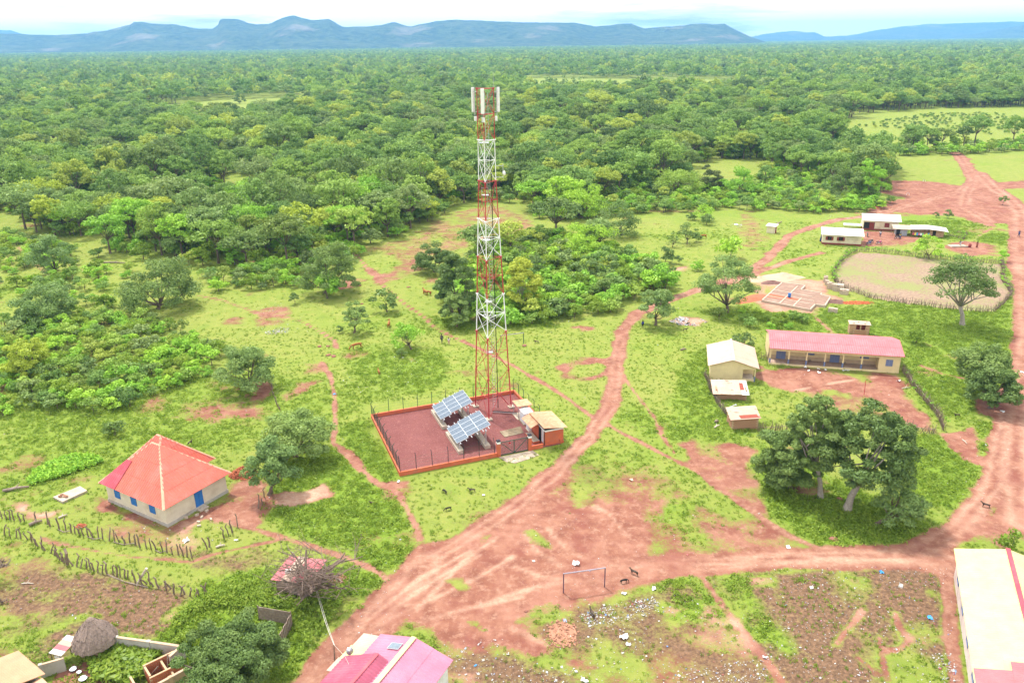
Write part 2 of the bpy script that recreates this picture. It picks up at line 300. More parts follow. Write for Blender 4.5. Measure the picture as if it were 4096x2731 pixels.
PAINT = [  # kind, channel, value, points, width or -, soft, rough
 ('p',LU,0.9,[(560,1110),(640,1060),(720,1030),(770,1020),(850,1090),(930,1150),(950,1230),(960,1260),(900,1300),(830,1270),(700,1235),(590,1190)],0,1.5,1.5),
 ('p',LU,0.8,[(770,980),(840,960),(915,1100),(880,1110),(820,1060)],0,1,1),
 ('p',LU,1.0,[(470,1330),(600,1300),(700,1300),(800,1290),(890,1330),(880,1360),(800,1370),(720,1440),(690,1568),(380,1568),(380,1440)],0,1,1),
 ('p',BR,0.5,[(700,1350),(800,1350),(860,1380),(800,1420),(720,1460)],0,1,1),
 ('p',LU,1.0,[(1720,1040),(1780,1030),(1900,1090),(2080,1170),(2140,1210),(2100,1255),(1990,1265),(1880,1255),(1830,1225),(1760,1180)],0,1,1),
 ('p',LU,0.7,[(1560,860),(1640,780),(1720,1000),(1650,1010),(1560,1010),(1390,965),(1450,930),(1540,950)],0,1.5,1.5),
 ('p',LU,0.8,[(1620,720),(1760,700),(2350,720),(2350,900),(2200,980),(2100,930),(2050,780),(1760,760)],0,3,2),
 ('p',LU,0.9,[(2080,1000),(2156,1000),(2214,1051),(2259,1071),(2250,1120),(2200,1180),(2080,1150)],0,1,1),
 ('p',LU,1.0,[(2244,970),(2310,960),(2296,1050),(2254,1054)],0,.6,.6),
 ('p',LU,0.6,[(0,860),(180,880),(420,860),(620,900),(560,1020),(230,1090),(60,1130),(0,1120)],0,3,3),
 ('p',LU,0.7,[(790,800),(1000,800),(1040,860),(960,900),(800,860)],0,2,2),
 ('p',LU,0.9,[(1080,690),(1280,720),(1280,750),(1090,760),(1000,740)],0,2,2),
 ('p',LU,0.8,tp(3,1,(980,400),(1400,410),(1700,430),(2030,520),(1800,640),(1600,620),(1250,500)),0,2,1),
 ('p',LU,0.9,tp(3,1,(1900,620),(2100,560),(2240,600),(2240,700),(2100,660),(1950,660)),0,1.5,1),
 ('p',LU,0.8,[(2000,690),(2330,600),(2345,760),(2200,800)],0,3,2),
 # bare red soil
 ('p',SO,1.0,APRON,0,1.6,2.0),
 ('p',SO,0.6,[(1250,1120),(1300,1080),(1440,1070),(1560,1105),(1570,1150),(1480,1170),(1380,1130),(1280,1150)],0,2.5,2.5),
 ('p',SO,0.62,[(1500,1190),(1620,1170),(1760,1200),(1860,1258),(1900,1272),(1700,1284),(1500,1290)],0,2.0,1.5),
 ('p',SO,0.85,[(1557,1020),(1600,1015),(1690,1017),(1740,1035),(1725,1075),(1745,1120),(1764,1184),(1700,1155),(1600,1080)],0,1.2,1.2),
 ('p',SO,0.45,[(1290,1090),(1400,1040),(1560,1100),(1560,1140),(1400,1100)],0,2.5,2),
 ('p',SO,0.95,YARD_S,0,1.5,1.5),
 ('p',SO,0.55,tp(3,2,(250,470),(640,460),(1000,550),(1100,700),(700,720),(300,650)),0,2,1.5),
 ('p',SO,1.0,FAR_S,0,2.5,2.5), ('p',SO,0.95,COURT,0,1.5,1.2), ('p',SO,0.9,WELL,0,1.5,1.5),
 ('p',SO,0.95,RROAD,0,1.5,1.5), ('p',SO,0.95,SITE,0,1.5,1.5), ('p',PA,0.75,SITE,0,2,1.5),
 ('p',SO,0.95,[(2156,996),(2234,981),(2249,1009),(2254,1054),(2289,1066),(2259,1071),(2214,1051),(2176,1014)],0,.8,.8),
 ('p',SO,1.0,[(2239,914),(2310,925),(2329,950),(2325,975),(2289,965),(2244,950)],0,.8,.8),
 ('p',SO,0.75,[(2310,880),(2400,880),(2400,1260),(2240,1250),(2200,1225),(2270,1170),(2320,1120),(2315,980)],0,2.5,2.5),
 ('p',SO,0.85,tp(2,2,(380,230),(600,150),(900,150),(930,300),(800,330),(640,370),(480,350)),0,1.0,1.0),
 ('p',SO,0.0,tp(2,2,(520,300),(600,220),(780,200),(870,240),(800,300),(640,330)),0,.7,.7),
 ('p',SO,0.85,[(525,1110),(560,1095),(600,1100),(625,1140),(605,1205),(560,1215),(470,1200),(410,1225),(330,1205),(235,1170),(225,1140),(300,1180),(400,1205),(520,1140)],0,1,1),
 ('p',PA,0.8,[(420,1200),(470,1190),(540,1200),(520,1230),(450,1260),(390,1250)],0,1,1),
 ('p',SO,0.5,[(320,1195),(420,1215),(500,1240),(430,1275),(250,1240),(180,1200)],0,1.5,1.5),
 ('p',SO,0.9,tp(0,3,(250,10),(500,0),(520,60),(300,80)),0,1,1), ('p',PA,1.0,tp(0,3,(270,0),(430,-40),(560,-30),(480,50),(330,60)),0,.8,.8),
 ('p',PA,1.0,tp(0,2,(170,1480),(260,1500),(270,1568),(160,1568)),0,.8,.5), ('p',SO,.9,tp(0,2,(170,1480),(260,1500),(270,1568),(160,1568)),0,.8,.5),
 ('p',SO,0.8,tp(0,3,(0,700),(400,600),(560,520),(300,500),(0,600)),0,1.5,1.5),
 ('p',SO,0.7,tp(0,3,(250,1000),(380,830),(520,850),(450,960),(350,1010)),0,1,1), ('p',PA,0.6,tp(0,3,(250,1000),(380,830),(520,850),(450,960),(350,1010)),0,1,1),
 ('p',BR,0.45,tp(0,3,(0,620),(700,560),(1300,640),(1900,700),(1500,1100),(0,1400)),0,3,3),
 ('p',BR,1.0,tp(0,3,(550,880),(800,850),(1100,800),(1500,720),(1800,800),(1600,1000),(1400,1130),(1000,1120),(650,1130),(300,1230),(-80,1330),(-80,1568),(200,1420),(450,1250)),0,2,2),
 ('p',SO,0.55,tp(0,3,(-60,480),(600,540),(900,700),(500,900),(-60,1000)),0,3,3), ('p',BR,0.7,tp(0,3,(200,560),(1000,640),(1400,720),(700,900),(100,900)),0,3,3),
 ('p',BR,0.5,[(395,1270),(588,1250),(700,1290),(500,1330)],0,2,2),
 ('p',PA,0.8,tp(0,3,(1500,860),(1650,840),(1700,900),(1560,960)),0,1,1),
 ('p',SO,0.42,tp(0,2,(1400,700),(1700,560),(2060,300),(2351,400),(2500,520),(2500,800),(2100,800),(1700,760),(1000,790)),0,2,2.5),
 ('p',SO,0.62,tp(0,2,(1750,640),(1950,600),(2351,620),(2351,780),(2100,790),(1900,730)),0,1,1.5),
 ('p',SO,0.75,tp(1,2,(-10,330),(120,360),(160,500),(0,520)),0,1,1), ('p',SO,0.6,tp(1,2,(180,500),(400,380),(600,360),(520,440),(280,560)),0,1,1.2),
 ('p',SO,0.6,tp(1,2,(440,200),(650,190),(680,280),(430,300)),0,1,1),
 ('p',SO,0.85,tp(1,2,(430,1000),(560,950),(650,960),(560,1020)),0,.8,.8),
 ('p',SO,1.0,tp(1,2,(700,930),(830,1000),(930,1060),(980,1150),(960,1200),(850,1080),(760,1010)),0,.6,.6),
 ('p',SO,0.9,tp(1,2,(1110,1300),(1400,1290),(1330,1340),(1200,1345)),0,.6,.6),
 ('p',SO,0.9,tp(1,2,(170,1510),(270,1390),(420,1420),(600,1330),(710,1400),(690,1450),(500,1460),(300,1500)),0,.8,.8),
 ('p',PA,1.0,tp(1,2,(170,1510),(270,1390),(420,1420),(600,1330),(640,1400),(500,1460),(300,1500)),0,.8,.8),
 ('p',SO,0.9,tp(1,1,(660,1100),(820,960),(900,970),(1000,1000),(900,1070)),0,1.5,2), ('p',SO,0.75,tp(1,1,(1050,900),(1150,980),(1480,780),(1500,850),(1600,900),(1400,1000),(1150,1030)),0,2,3),
 ('p',SO,0.5,tp(1,1,(920,740),(1300,660),(1500,560),(1900,330),(2351,320),(2450,560),(2000,700),(1500,850)),0,5,4),
 ('p',SO,0.6,tp(1,1,(0,1300),(100,1250),(300,1250),(330,1370),(200,1430),(0,1420)),0,1.5,1.5),
 ('p',SO,0.55,tp(2,1,(0,400),(130,390),(300,580),(200,620),(0,600)),0,4,3), ('p',SO,0.8,tp(2,1,(850,790),(1000,790),(980,830),(880,830)),0,2,1),
 ('p',SO,0.7,tp(2,1,(480,1430),(640,1410),(790,1450),(680,1480),(520,1460)),0,1,1),
 ('p',PA,1.0,tp(2,1,(1440,1380),(1520,1350),(1700,1345),(1810,1385),(1700,1430),(1540,1420)),0,1,1.2), ('p',SO,1.0,tp(2,1,(1440,1380),(1520,1350),(1700,1345),(1810,1385),(1700,1430),(1540,1420)),0,1,1.2),
 ('p',SO,0.9,tp(2,1,(1430,890),(1600,875),(1640,930),(1440,940)),0,1.5,1.5), ('p',PA,0.8,tp(2,1,(1430,890),(1600,875),(1640,930),(1440,940)),0,1.5,1.5),
 ('p',SO,0.5,tp(2,1,(2060,480),(2351,420),(2351,750),(2100,760)),0,4,4),
 # trampled, littered brown ground by the big yellow roof
 ('p',BR,0.74,[(1610,1306),(1900,1302),(2185,1312),(2205,1600),(1800,1600),(1640,1380)],0,1.5,1.5),
 ('p',SO,0.5,[(1230,1430),(1440,1372),(1520,1340),(1600,1320),(1800,1600),(1500,1600),(1300,1495)],0,1.5,1.5),
 ('p',BR,0.55,[(1230,1430),(1440,1372),(1520,1340),(1600,1320),(1800,1600),(1500,1600),(1300,1495)],0,1.5,1.5),
 ('p',LU,0.8,[(1500,1330),(1590,1312),(1650,1400),(1670,1440),(1560,1420)],0,1,1), ('p',SO,0.1,[(1505,1330),(1590,1314),(1650,1395),(1665,1430),(1560,1410)],0,1.5,1.5),
 ('p',LU,0.8,[(1630,1320),(1720,1320),(1800,1450),(1850,1500),(1830,1530),(1760,1500)],0,1.5,2), ('p',BR,0.3,[(1640,1325),(1710,1325),(1790,1450),(1840,1500),(1820,1520),(1760,1480)],0,1.5,2),
 ('p',BR,0.6,[(1000,1500),(1176,1503),(1351,1548),(1400,1600),(1000,1600)],0,1,1), ('p',SO,0.55,[(1000,1500),(1176,1503),(1351,1548),(1400,1600),(1000,1600)],0,1,1),
 ('p',PA,0.9,tp(3,3,(880,900),(960,820),(1050,850),(1150,900),(1120,940),(960,900)),0,1,1), ('p',PA,0.5,tp(3,3,(280,640),(420,620),(900,820),(780,920),(500,860)),0,1.5,1.5),
 ('p',SO,0.0,[(1205,1218),(1225,1216),(1260,1240),(1270,1265),(1245,1258)],0,.8,.6), ('p',SO,0.1,tp(1,3,(1740,620),(1900,600),(1930,690),(1860,750)),0,.8,.8),
 ('p',SO,0.1,tp(1,3,(1950,1010),(2020,1000),(2090,1050),(2180,1110),(2060,1100)),0,.5,.5),
 ('p',LU,1.0,tp(1,3,(880,420),(1100,330),(1450,350),(1480,400),(1300,520),(1100,520)),0,1,1), ('p',SO,0.15,[(1820,1045),(1900,1035),(1960,1075),(1900,1090)],0,1,1),
]
STREAK = [[(1085,1262),(960,1330),(850,1420),(760,1510)],[(1100,1275),(1000,1330),(900,1400),(800,1500)],[(1140,1235),(1060,1290),(1010,1345),(960,1400)],[(1176,1280),(1090,1330),(960,1390),(860,1440)],[(1200,1370),(1060,1400),(930,1440)],[(1205,1225),(1235,1265),(1290,1300),(1380,1310),(1470,1302)],[(1260,1215),(1300,1260),(1360,1290),(1440,1300)],[(1300,1335),(1220,1350),(1120,1385)],[(1176,1440),(1260,1480),(1360,1510),(1460,1540)],[(1180,1300),(1250,1325),(1340,1335),(1420,1330)],[(1500,1306),(1700,1292),(1900,1286),(2100,1285)],[(1860,1280),(2000,1284),(2150,1296)],[(1560,1030),(1580,1055),(1620,1090)],[(1340,1150),(1400,1180),(1440,1230)],[(1860,890),(1790,905),(1800,925)],[(1900,882),(1960,872),(2010,866)]]
def paint(x, y):
    m = np.zeros((len(x), 4)); nz = fbm(x, y, 3.0, 5) - 0.5; nz2 = fbm(x, y, 11.0, 9) - 0.5
    # open lawns carry worn patches of their own
    m[:, SO] = np.clip((fbm(x, y, 9.0, 31) - 0.60) * 2.2, 0, 0.5)
    m[:, LU] = np.clip((fbm(x, y, 14.0, 77) - 0.54) * 2.5, 0, 0.45)
    for kind, ch, val, pts, wd, soft, rough in PAINT:
        P = xy(pts); ax = np.array(P); lo = ax.min(0) - soft * 2 - rough * 2; hi = ax.max(0) + soft * 2 + rough * 2
        s = np.where((x > lo[0]) & (x < hi[0]) & (y > lo[1]) & (y < hi[1]))[0]
        if not len(s): continue
        d = s_poly(x[s], y[s], P) + nz[s] * rough * 2.2
        k = np.clip(0.5 - d / (2 * soft), 0, 1); k = k * k * (3 - 2 * k)
        m[s, ch] = m[s, ch] * (1 - k) + val * k
        if ch == SO and val > .8: m[s, LU] *= (1 - k)
    m[:, BR] *= np.where(x > -6, np.clip(1.05 - (fbm(x, y, 6.5, 43) - .5) * 3.0, .15, 1.15), np.clip(1.05 - (fbm(x, y, 5, 43) - .5) * 1.5, .5, 1.1))
    part = (m[:, SO] > .25) & (m[:, SO] < .97); m[:, SO] = np.where(part, m[:, SO] * np.clip(1.05 - (fbm(x, y, 5.0, 47) - .5) * 2.0, .35, 1.1), m[:, SO])
    m[:, PA] = np.maximum(m[:, PA], np.clip((fbm(x, y, 4.0, 53) - .66) * 4, 0, .8) * (m[:, BR] > .3)); m[:, SO] = np.maximum(m[:, SO], np.clip((fbm(x, y, 4.0, 53) - .66) * 4, 0, .6) * (m[:, BR] > .3)); m[:, BR] *= 1 - np.clip((fbm(x, y, 4.0, 53) - .62) * 6, 0, .95)
    def line(pts, wd, sv, pv, soft):
        P = xy(pts); d = d_line(x, y, P) + nz * min(1.0, wd * .5); k = np.clip(0.5 - (d - wd / 2) / soft, 0, 1); k = k * k * (3 - 2 * k)
        m[:, SO] = m[:, SO] * (1 - k) + sv * k; m[:, BR] *= (1 - k); m[:, LU] *= (1 - k * .8)
        # wheel ruts of paler dust
        k2 = np.clip(1 - np.abs(d - wd * .22) / (wd * .16 + .1), 0, 1) * k
        m[:, PA] = np.maximum(m[:, PA], k2 * pv * np.clip(nz2 * 2 + .6, 0, 1.2))
    for pts, wd in ((R_MAIN, 2.6), (R_MAIN2, 1.8), (R_EAST, 3.6), (R_EAST2, 3.2), (R_SOUTH, 5.0), (R_FAR, 5.0), (R_FAR2, 3.5), (R_FAR3, 6.0), (R_RIGHT, 5.0)):
        line(pts, wd, 1.0, 0.6, 1.6)
    for wd, pts in P_LIST: line(pts, wd * .8, 0.90, 0.45, 0.8)
    for pts in STREAK:
        d = d_line(x, y, xy(pts)) + nz * .5; k = np.clip(1 - d / .45, 0, 1) * np.clip(nz2 * 2.5 + .7, 0, 1) * (m[:, SO] > .6)
        m[:, PA] = np.maximum(m[:, PA], k * .9)
    return m
def ground_material():
    m, t = mk('ground'); k = NT(t)
    P = k.n('ShaderNodeTexCoord').outputs['Object']
    a = k.n('ShaderNodeAttribute', attribute_name='mask')
    sp = k.n('ShaderNodeSeparateColor', ins={'Color': a.outputs['Color']})
    so, lu, br, pa = sp.outputs['Red'], sp.outputs['Green'], sp.outputs['Blue'], a.outputs['Alpha']
    n_big = k.noise(P, 0.05, 5); n_mid = k.noise(P, 0.45, 5, 0.6); n_fin = k.noise(P, 2.6, 6, 0.7); n_mic = k.noise(P, 14.0, 3, 0.7)
    lawn = k.ramp(n_mid, (0.32, (0.165, 0.23, 0.034)), (0.5, (0.215, 0.27, 0.044)), (0.68, (0.275, 0.29, 0.066)))
    lawn = k.mix(k.ramp(n_big, (0.35, 0.0), (0.7, 0.5)), lawn, (0.28, 0.275, 0.075))
    lush = k.ramp(n_fin, (0.32, (0.10, 0.175, 0.018)), (0.5, (0.165, 0.255, 0.026)), (0.68, (0.245, 0.33, 0.038)))
    g = k.mix(lu, lawn, lush)
    g = k.mix(k.ramp(k.noise(P, 0.8, 7, .75), (0.54, 0.0), (0.70, 0.32)), g, (0.30, 0.24, 0.11))
    g = k.mix(k.ramp(k.noise(P, 0.3, 6, .7), (0.55, 0.0), (0.70, 0.35)), g, (0.14, 0.25, 0.03))
    g = k.mix(k.ramp(n_mic, (0.3, 0.28), (0.6, 0.0)), g, (0.06, 0.12, 0.02))
    soil = k.ramp(n_mid, (0.36, (0.20, 0.080, 0.053)), (0.5, (0.265, 0.113, 0.074)), (0.64, (0.33, 0.160, 0.106)))
    soil = k.mix(k.ramp(n_mic, (0.35, 0.35), (0.6, 0.0)), soil, (0.17, 0.055, 0.042))
    soil = k.mix(k.ramp(k.noise(P, 1.1, 8, .78), (0.50, 0.0), (0.62, 0.75)), soil, (0.38, 0.215, 0.15))
    soil = k.mix(k.ramp(k.noise(P, 0.13, 6, .7), (0.50, 0.0), (0.62, 0.6)), soil, (0.37, 0.185, 0.13))
    soil = k.mix(k.ramp(k.noise(P, 0.21, 4, .6), (0.36, 0.55), (0.48, 0.0)), soil, (0.20, 0.062, 0.048))
    dust = k.ramp(n_fin, (0.3, (0.42, 0.215, 0.14)), (0.7, (0.56, 0.40, 0.29)))
    soil = k.mix(k.math('MULTIPLY', pa, k.ramp(n_mid, (0.25, 0.45), (0.6, 1.0))), soil, dust)
    br_c = k.ramp(n_fin, (0.33, (0.085, 0.047, 0.032)), (0.5, (0.175, 0.105, 0.062)), (0.68, (0.31, 0.175, 0.105)))
    # soil shows where its share beats the grain of the turf
    e = k.math('ADD', k.math('MULTIPLY', n_mid, 0.55), k.math('MULTIPLY', n_fin, 0.45))
    th = k.math('MULTIPLY_ADD', so, 1.16, -0.08)
    f = k.math('MULTIPLY_ADD', k.math('SUBTRACT', th, k.math('MULTIPLY_ADD', e, 2.2, -0.6)), 2.3, 0.5, clamp=True)
    th2 = k.math('MULTIPLY_ADD', k.math('SUBTRACT', br, k.math('MULTIPLY_ADD', e, 1.7, -0.35)), 2.2, 0.5, clamp=True)
    c = k.mix(th2, k.mix(f, g, soil), br_c)
    h = k.math('ADD', k.math('MULTIPLY', n_fin, k.math('MULTIPLY_ADD', f, -0.8, 1.0)), k.math('MULTIPLY', n_mic, 0.35))
    k.out(k.bsdf(c, 0.95, k.bump(h, 0.75, 0.22), spec=0.12))
    return m
GM = ground_material()
def grid(x0, x1, y0, y1, s):
    nx, ny = int(round((x1 - x0) / s)), int(round((y1 - y0) / s))
    X, Y = np.meshgrid(np.linspace(x0, x1, nx + 1), np.linspace(y0, y1, ny + 1))
    i = np.arange((nx + 1) * (ny + 1)).reshape(ny + 1, nx + 1)
    return np.stack([X.ravel(), Y.ravel()], 1), np.stack([i[:-1, :-1].ravel(), i[:-1, 1:].ravel(), i[1:, 1:].ravel(), i[1:, :-1].ravel()], 1)
pA, fA = grid(-110, 120, 30, 132, 0.4)
pB, fB = grid(-220, 260, 132, 400, 1.0)
pts = np.concatenate([pA, pB]); fcs = np.concatenate([fA, fB + len(pA)])
msk = paint(pts[:, 0], pts[:, 1])
cx, cy = pts[fcs][:, :, 0].mean(1), pts[fcs][:, :, 1].mean(1)
cls = np.zeros(len(fcs), int)
for wd, p in P_LIST: cls[d_line(cx, cy, xy(p)) < wd * .45 + .1] = 2
for p, wd in ((R_MAIN, 2.6), (R_MAIN2, 1.8), (R_EAST, 3.6), (R_EAST2, 3.2), (R_SOUTH, 5.0), (R_FAR, 5.0), (R_FAR2, 3.5), (R_FAR3, 6.0), (R_RIGHT, 5.0)):
    cls[d_line(cx, cy, xy(p)) < wd * .5] = 1
cls[s_poly(cx, cy, xy(FIELD)) < 0] = 3
# the outer country: one ring of large faces out to the horizon
B = 26000.0
rx = np.array([-B, -220, -110, 120, 260, B]); ry = np.array([-B, 30, 132, 400, B])
rp = []; rf = []
for j in range(4):
    for i in range(5):
        x0_, x1_, y0_, y1_ = rx[i], rx[i + 1], ry[j], ry[j + 1]
        if (j == 1 and i == 2) or (j == 2 and 1 <= i <= 3): continue
        b = len(rp); rp += [(x0_, y0_), (x1_, y0_), (x1_, y1_), (x0_, y1_)]; rf.append((b, b + 1, b + 2, b + 3))
rp = np.array(rp); rf = np.array(rf) + len(pts)
allp = np.concatenate([pts, rp]); allm = np.concatenate([msk, np.tile([0.12, 0.12, 0.0, 0.0], (len(rp), 1))])
allf = np.concatenate([fcs, rf]); allc = np.concatenate([cls, np.zeros(len(rf), int)])
V3 = np.concatenate([allp, np.zeros((len(allp), 1))], 1)
def piece(name, c, mat, kind='structure'):
    f = allf[allc == c]; u, inv = np.unique(f.ravel(), return_inverse=True)
    me = mesh_np(name, V3[u], inv.reshape(-1, 4), 4, {'mask': ('FLOAT_COLOR', allm[u])})
    return tag(obj(name, me, mat), kind=kind)
piece('ground', 0, GM); piece('dirt_road', 1, GM); piece('footpath', 2, GM)
def field_material():
    m, t = mk('field'); k = NT(t); P = k.n('ShaderNodeTexCoord').outputs['Object']
    a = k.noise(P, 0.12, 5); b = k.noise(P, 1.6, 6, 0.7); c = k.noise(P, 9, 3)
    s = k.ramp(b, (0.36, (0.21, 0.14, 0.095)), (0.64, (0.36, 0.255, 0.185)))
    g = k.ramp(c, (0.3, (0.17, 0.20, 0.06)), (0.7, (0.29, 0.28, 0.12)))
    f = k.math('MULTIPLY_ADD', k.math('ADD', k.math('MULTIPLY', a, 0.9), k.math('SUBTRACT', b, 0.95)), 7, 0.32, clamp=True)
    k.out(k.bsdf(k.mix(f, s, g), 0.95, k.bump(b, 0.6, 0.15), spec=0.1)); return m
piece('field', 3, field_material())
# ================================================================== HILLS AND AIR
def hill_material():
    m, t = mk('hill'); k = NT(t); P = k.n('ShaderNodeTexCoord').outputs['Object']
    a = k.noise(P, 0.02, 8, 0.65); b = k.noise(P, 0.004, 5); c = k.noise(P, 0.0022, 6, .6)
    g = k.ramp(a, (0.36, (0.012, 0.03, 0.014)), (0.64, (0.085, 0.12, 0.045)))
    g = k.mix(k.ramp(b, (0.5, 0.0), (0.75, 0.5)), g, (0.16, 0.17, 0.07))
    rock = k.mix(k.ramp(c, (0.58, 0.0), (0.70, 0.7)), g, (0.30, 0.24, 0.19))
    k.out(k.bsdf(rock, 0.95, k.bump(a, 1.0, 30.0), spec=0.1)); return m
HM = hill_material()
def hills(name, sky, Y, front, seed, back=1500.0):
    P = [V(a, b, Y) for a, b in sky]; px = np.array([p.x for p in P]); pz = np.array([p.z for p in P])
    xs = np.linspace(px[0], px[-1], 420); zt = np.maximum(np.interp(xs, px, pz), 1.0)
    zt = zt + (fbm(xs, xs * 0, 120, seed) - .5) * 14 * (zt > 20)
    rows = []
    prof = [(1.0, 0.0), (0.93, 0.06), (0.84, 0.15), (0.74, 0.24), (0.62, 0.34), (0.48, 0.46), (0.34, 0.58), (0.22, 0.70), (0.13, 0.81), (0.06, 0.91), (0.0, 1.0)]
    hh = np.interp(np.linspace(0, 1, 40), [1 - q[0] for q in prof], [q[1] for q in prof])
    for i in range(40):                                   # from the foot up to the crest
        s = i / 39.0; d = np.interp(s, [p[1] for p in prof][::1], [1 - p[0] for p in prof][::1]) if False else s
        h = s ** 1.55 if True else s
        yy = Y - front * (1 - s); spur = (fbm(xs, np.full_like(xs, yy), 700, seed + 3) - .5) * 2 * math.sin(math.pi * s)
        z = zt * np.clip(h * (1 + 0.55 * spur), 0, 1.0) + (fbm(xs, np.full_like(xs, yy), 160, seed + 8) - .5) * 16 * math.sin(math.pi * s)
        rows.append(np.stack([xs * (yy / Y), np.full_like(xs, yy), np.where(i == 0, -4.0, z)], 1))
    for s in (0.12, 0.4, 1.0): rows.append(np.stack([xs, np.full_like(xs, Y + back * s), zt * (1 - s) * 1.0 - 4 * s], 1))
    n = len(rows); A = np.concatenate(rows); i = np.arange(n * 420).reshape(n, 420)
    f = np.stack([i[:-1, :-1].ravel(), i[:-1, 1:].ravel(), i[1:, 1:].ravel(), i[1:, :-1].ravel()], 1)
    return tag(obj(name, mesh_np(name, A, f, 4, smooth=True), HM), kind='structure')
SK1 = [(-700,92),(-400,80),(-150,70),(0,77),(60,80),(120,81),(200,78),(240,72),(270,63),(300,57),(306,51),(325,50),(345,54),(400,57),(450,66),(487,68),(500,60),(506,45),(545,44),(555,47),(570,54),(588,58),(620,54),(650,42),(675,36),(700,43),(715,47),(755,45),(768,52),(775,57),(790,64),(850,61),(905,51),(925,57),(940,61),(975,54),(1000,50),(1050,46),(1120,50),(1176,51),(1250,53),(1320,53),(1365,60),(1400,58),(1450,54),(1465,60),(1482,66),(1560,59),(1600,56),(1665,55),(1672,60),(1690,70),(1720,83),(1750,94),(1790,108)]
SK2 = [(1560,100),(1700,90),(1740,82),(1775,76),(1820,72),(1870,75),(1895,84),(1940,83),(1975,78),(2000,72),(2080,60),(2140,56),(2200,54),(2300,51),(2352,50),(2500,47),(2800,44),(3100,60)]
SK3 = [(2150,96),(2220,90),(2260,83),(2300,70),(2330,60),(2360,57),(2450,52),(2700,60),(2900,80)]
SK4 = [(-700,60),(-300,62),(0,70),(25,71),(45,78),(120,95)]
hills('hills', SK1, 6400.0, 1400.0, 3); hills('hills', SK3, 9200.0, 1500.0, 11); hills('hills', SK2, 11500.0, 2200.0, 23); hills('hills', SK4, 11500.0, 2000.0, 41)
def haze():
    mb = MB(); mb.bb(-15000, 15000, -400, 14500, -6.0, 300.0)
    m, t = mk('haze'); k = NT(t)
    v = k.n('ShaderNodeVolumePrincipled', ins={'Density': 0.00010, 'Anisotropy': 0.1, 'Color': (0.22, 0.52, 1.0, 1)})
    k.n('ShaderNodeOutputMaterial', ins={'Volume': v.outputs['Volume']})
    tag(mb.build('haze', m), kind='stuff')
haze()
# ================================================================== TREES
def leaf_material(name, stops, transl=0.26, jit=0.35):
    m, t = mk(name); k = NT(t)
    oi = k.n('ShaderNodeObjectInfo'); P = k.n('ShaderNodeTexCoord').outputs['Object']
    a = k.n('ShaderNodeAttribute', attribute_name='lv').outputs['Fac']
    base = k.ramp(oi.outputs['Random'], *stops)
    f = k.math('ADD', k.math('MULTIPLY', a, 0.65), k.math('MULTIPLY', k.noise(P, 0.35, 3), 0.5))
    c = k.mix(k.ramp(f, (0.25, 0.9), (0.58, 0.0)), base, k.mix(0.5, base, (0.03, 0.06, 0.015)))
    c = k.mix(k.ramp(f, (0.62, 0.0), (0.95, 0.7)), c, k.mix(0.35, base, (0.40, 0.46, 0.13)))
    d = k.n('ShaderNodeBsdfDiffuse', ins={'Color': c}); tr = k.n('ShaderNodeBsdfTranslucent', ins={'Color': c})
    g = k.n('ShaderNodeBsdfGlossy', ins={'Color': (0.8, 0.85, 0.9, 1), 'Roughness': 0.42})
    s1 = k.n('ShaderNodeMixShader', ins={0: transl, 1: d.outputs[0], 2: tr.outputs[0]})
    s2 = k.n('ShaderNodeMixShader', ins={0: 0.012, 1: s1.outputs[0], 2: g.outputs[0]})
    k.out(s2.outputs[0]); return m
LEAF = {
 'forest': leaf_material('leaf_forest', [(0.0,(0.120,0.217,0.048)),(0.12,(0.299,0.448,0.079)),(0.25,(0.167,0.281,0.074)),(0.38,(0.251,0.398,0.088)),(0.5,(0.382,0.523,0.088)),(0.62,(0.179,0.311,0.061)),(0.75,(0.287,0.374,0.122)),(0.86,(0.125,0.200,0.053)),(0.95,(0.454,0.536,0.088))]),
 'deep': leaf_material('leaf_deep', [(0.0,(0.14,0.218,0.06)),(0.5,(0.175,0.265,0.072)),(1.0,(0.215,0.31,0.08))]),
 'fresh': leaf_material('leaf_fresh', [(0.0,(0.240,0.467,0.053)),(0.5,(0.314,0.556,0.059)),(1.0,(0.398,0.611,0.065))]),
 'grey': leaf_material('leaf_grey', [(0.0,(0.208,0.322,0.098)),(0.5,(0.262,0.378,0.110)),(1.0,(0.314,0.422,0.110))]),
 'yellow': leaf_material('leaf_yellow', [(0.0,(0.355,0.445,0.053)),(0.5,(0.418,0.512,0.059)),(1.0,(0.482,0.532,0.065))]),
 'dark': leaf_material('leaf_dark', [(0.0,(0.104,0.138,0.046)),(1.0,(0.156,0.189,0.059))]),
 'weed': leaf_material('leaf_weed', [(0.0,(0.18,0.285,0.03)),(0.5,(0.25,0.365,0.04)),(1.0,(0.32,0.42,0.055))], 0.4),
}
BARK = M('bark', (0.17, 0.125, 0.095), 0.9, 0.4, 5.0, bump=0.6); BARKP = M('bark_pale', (0.36, 0.31, 0.26), 0.9, 0.3, 5.0, bump=0.6); BARKD = M('bark_dead', (0.20, 0.145, 0.115), 0.9, 0.45, 6.0, bump=0.5)
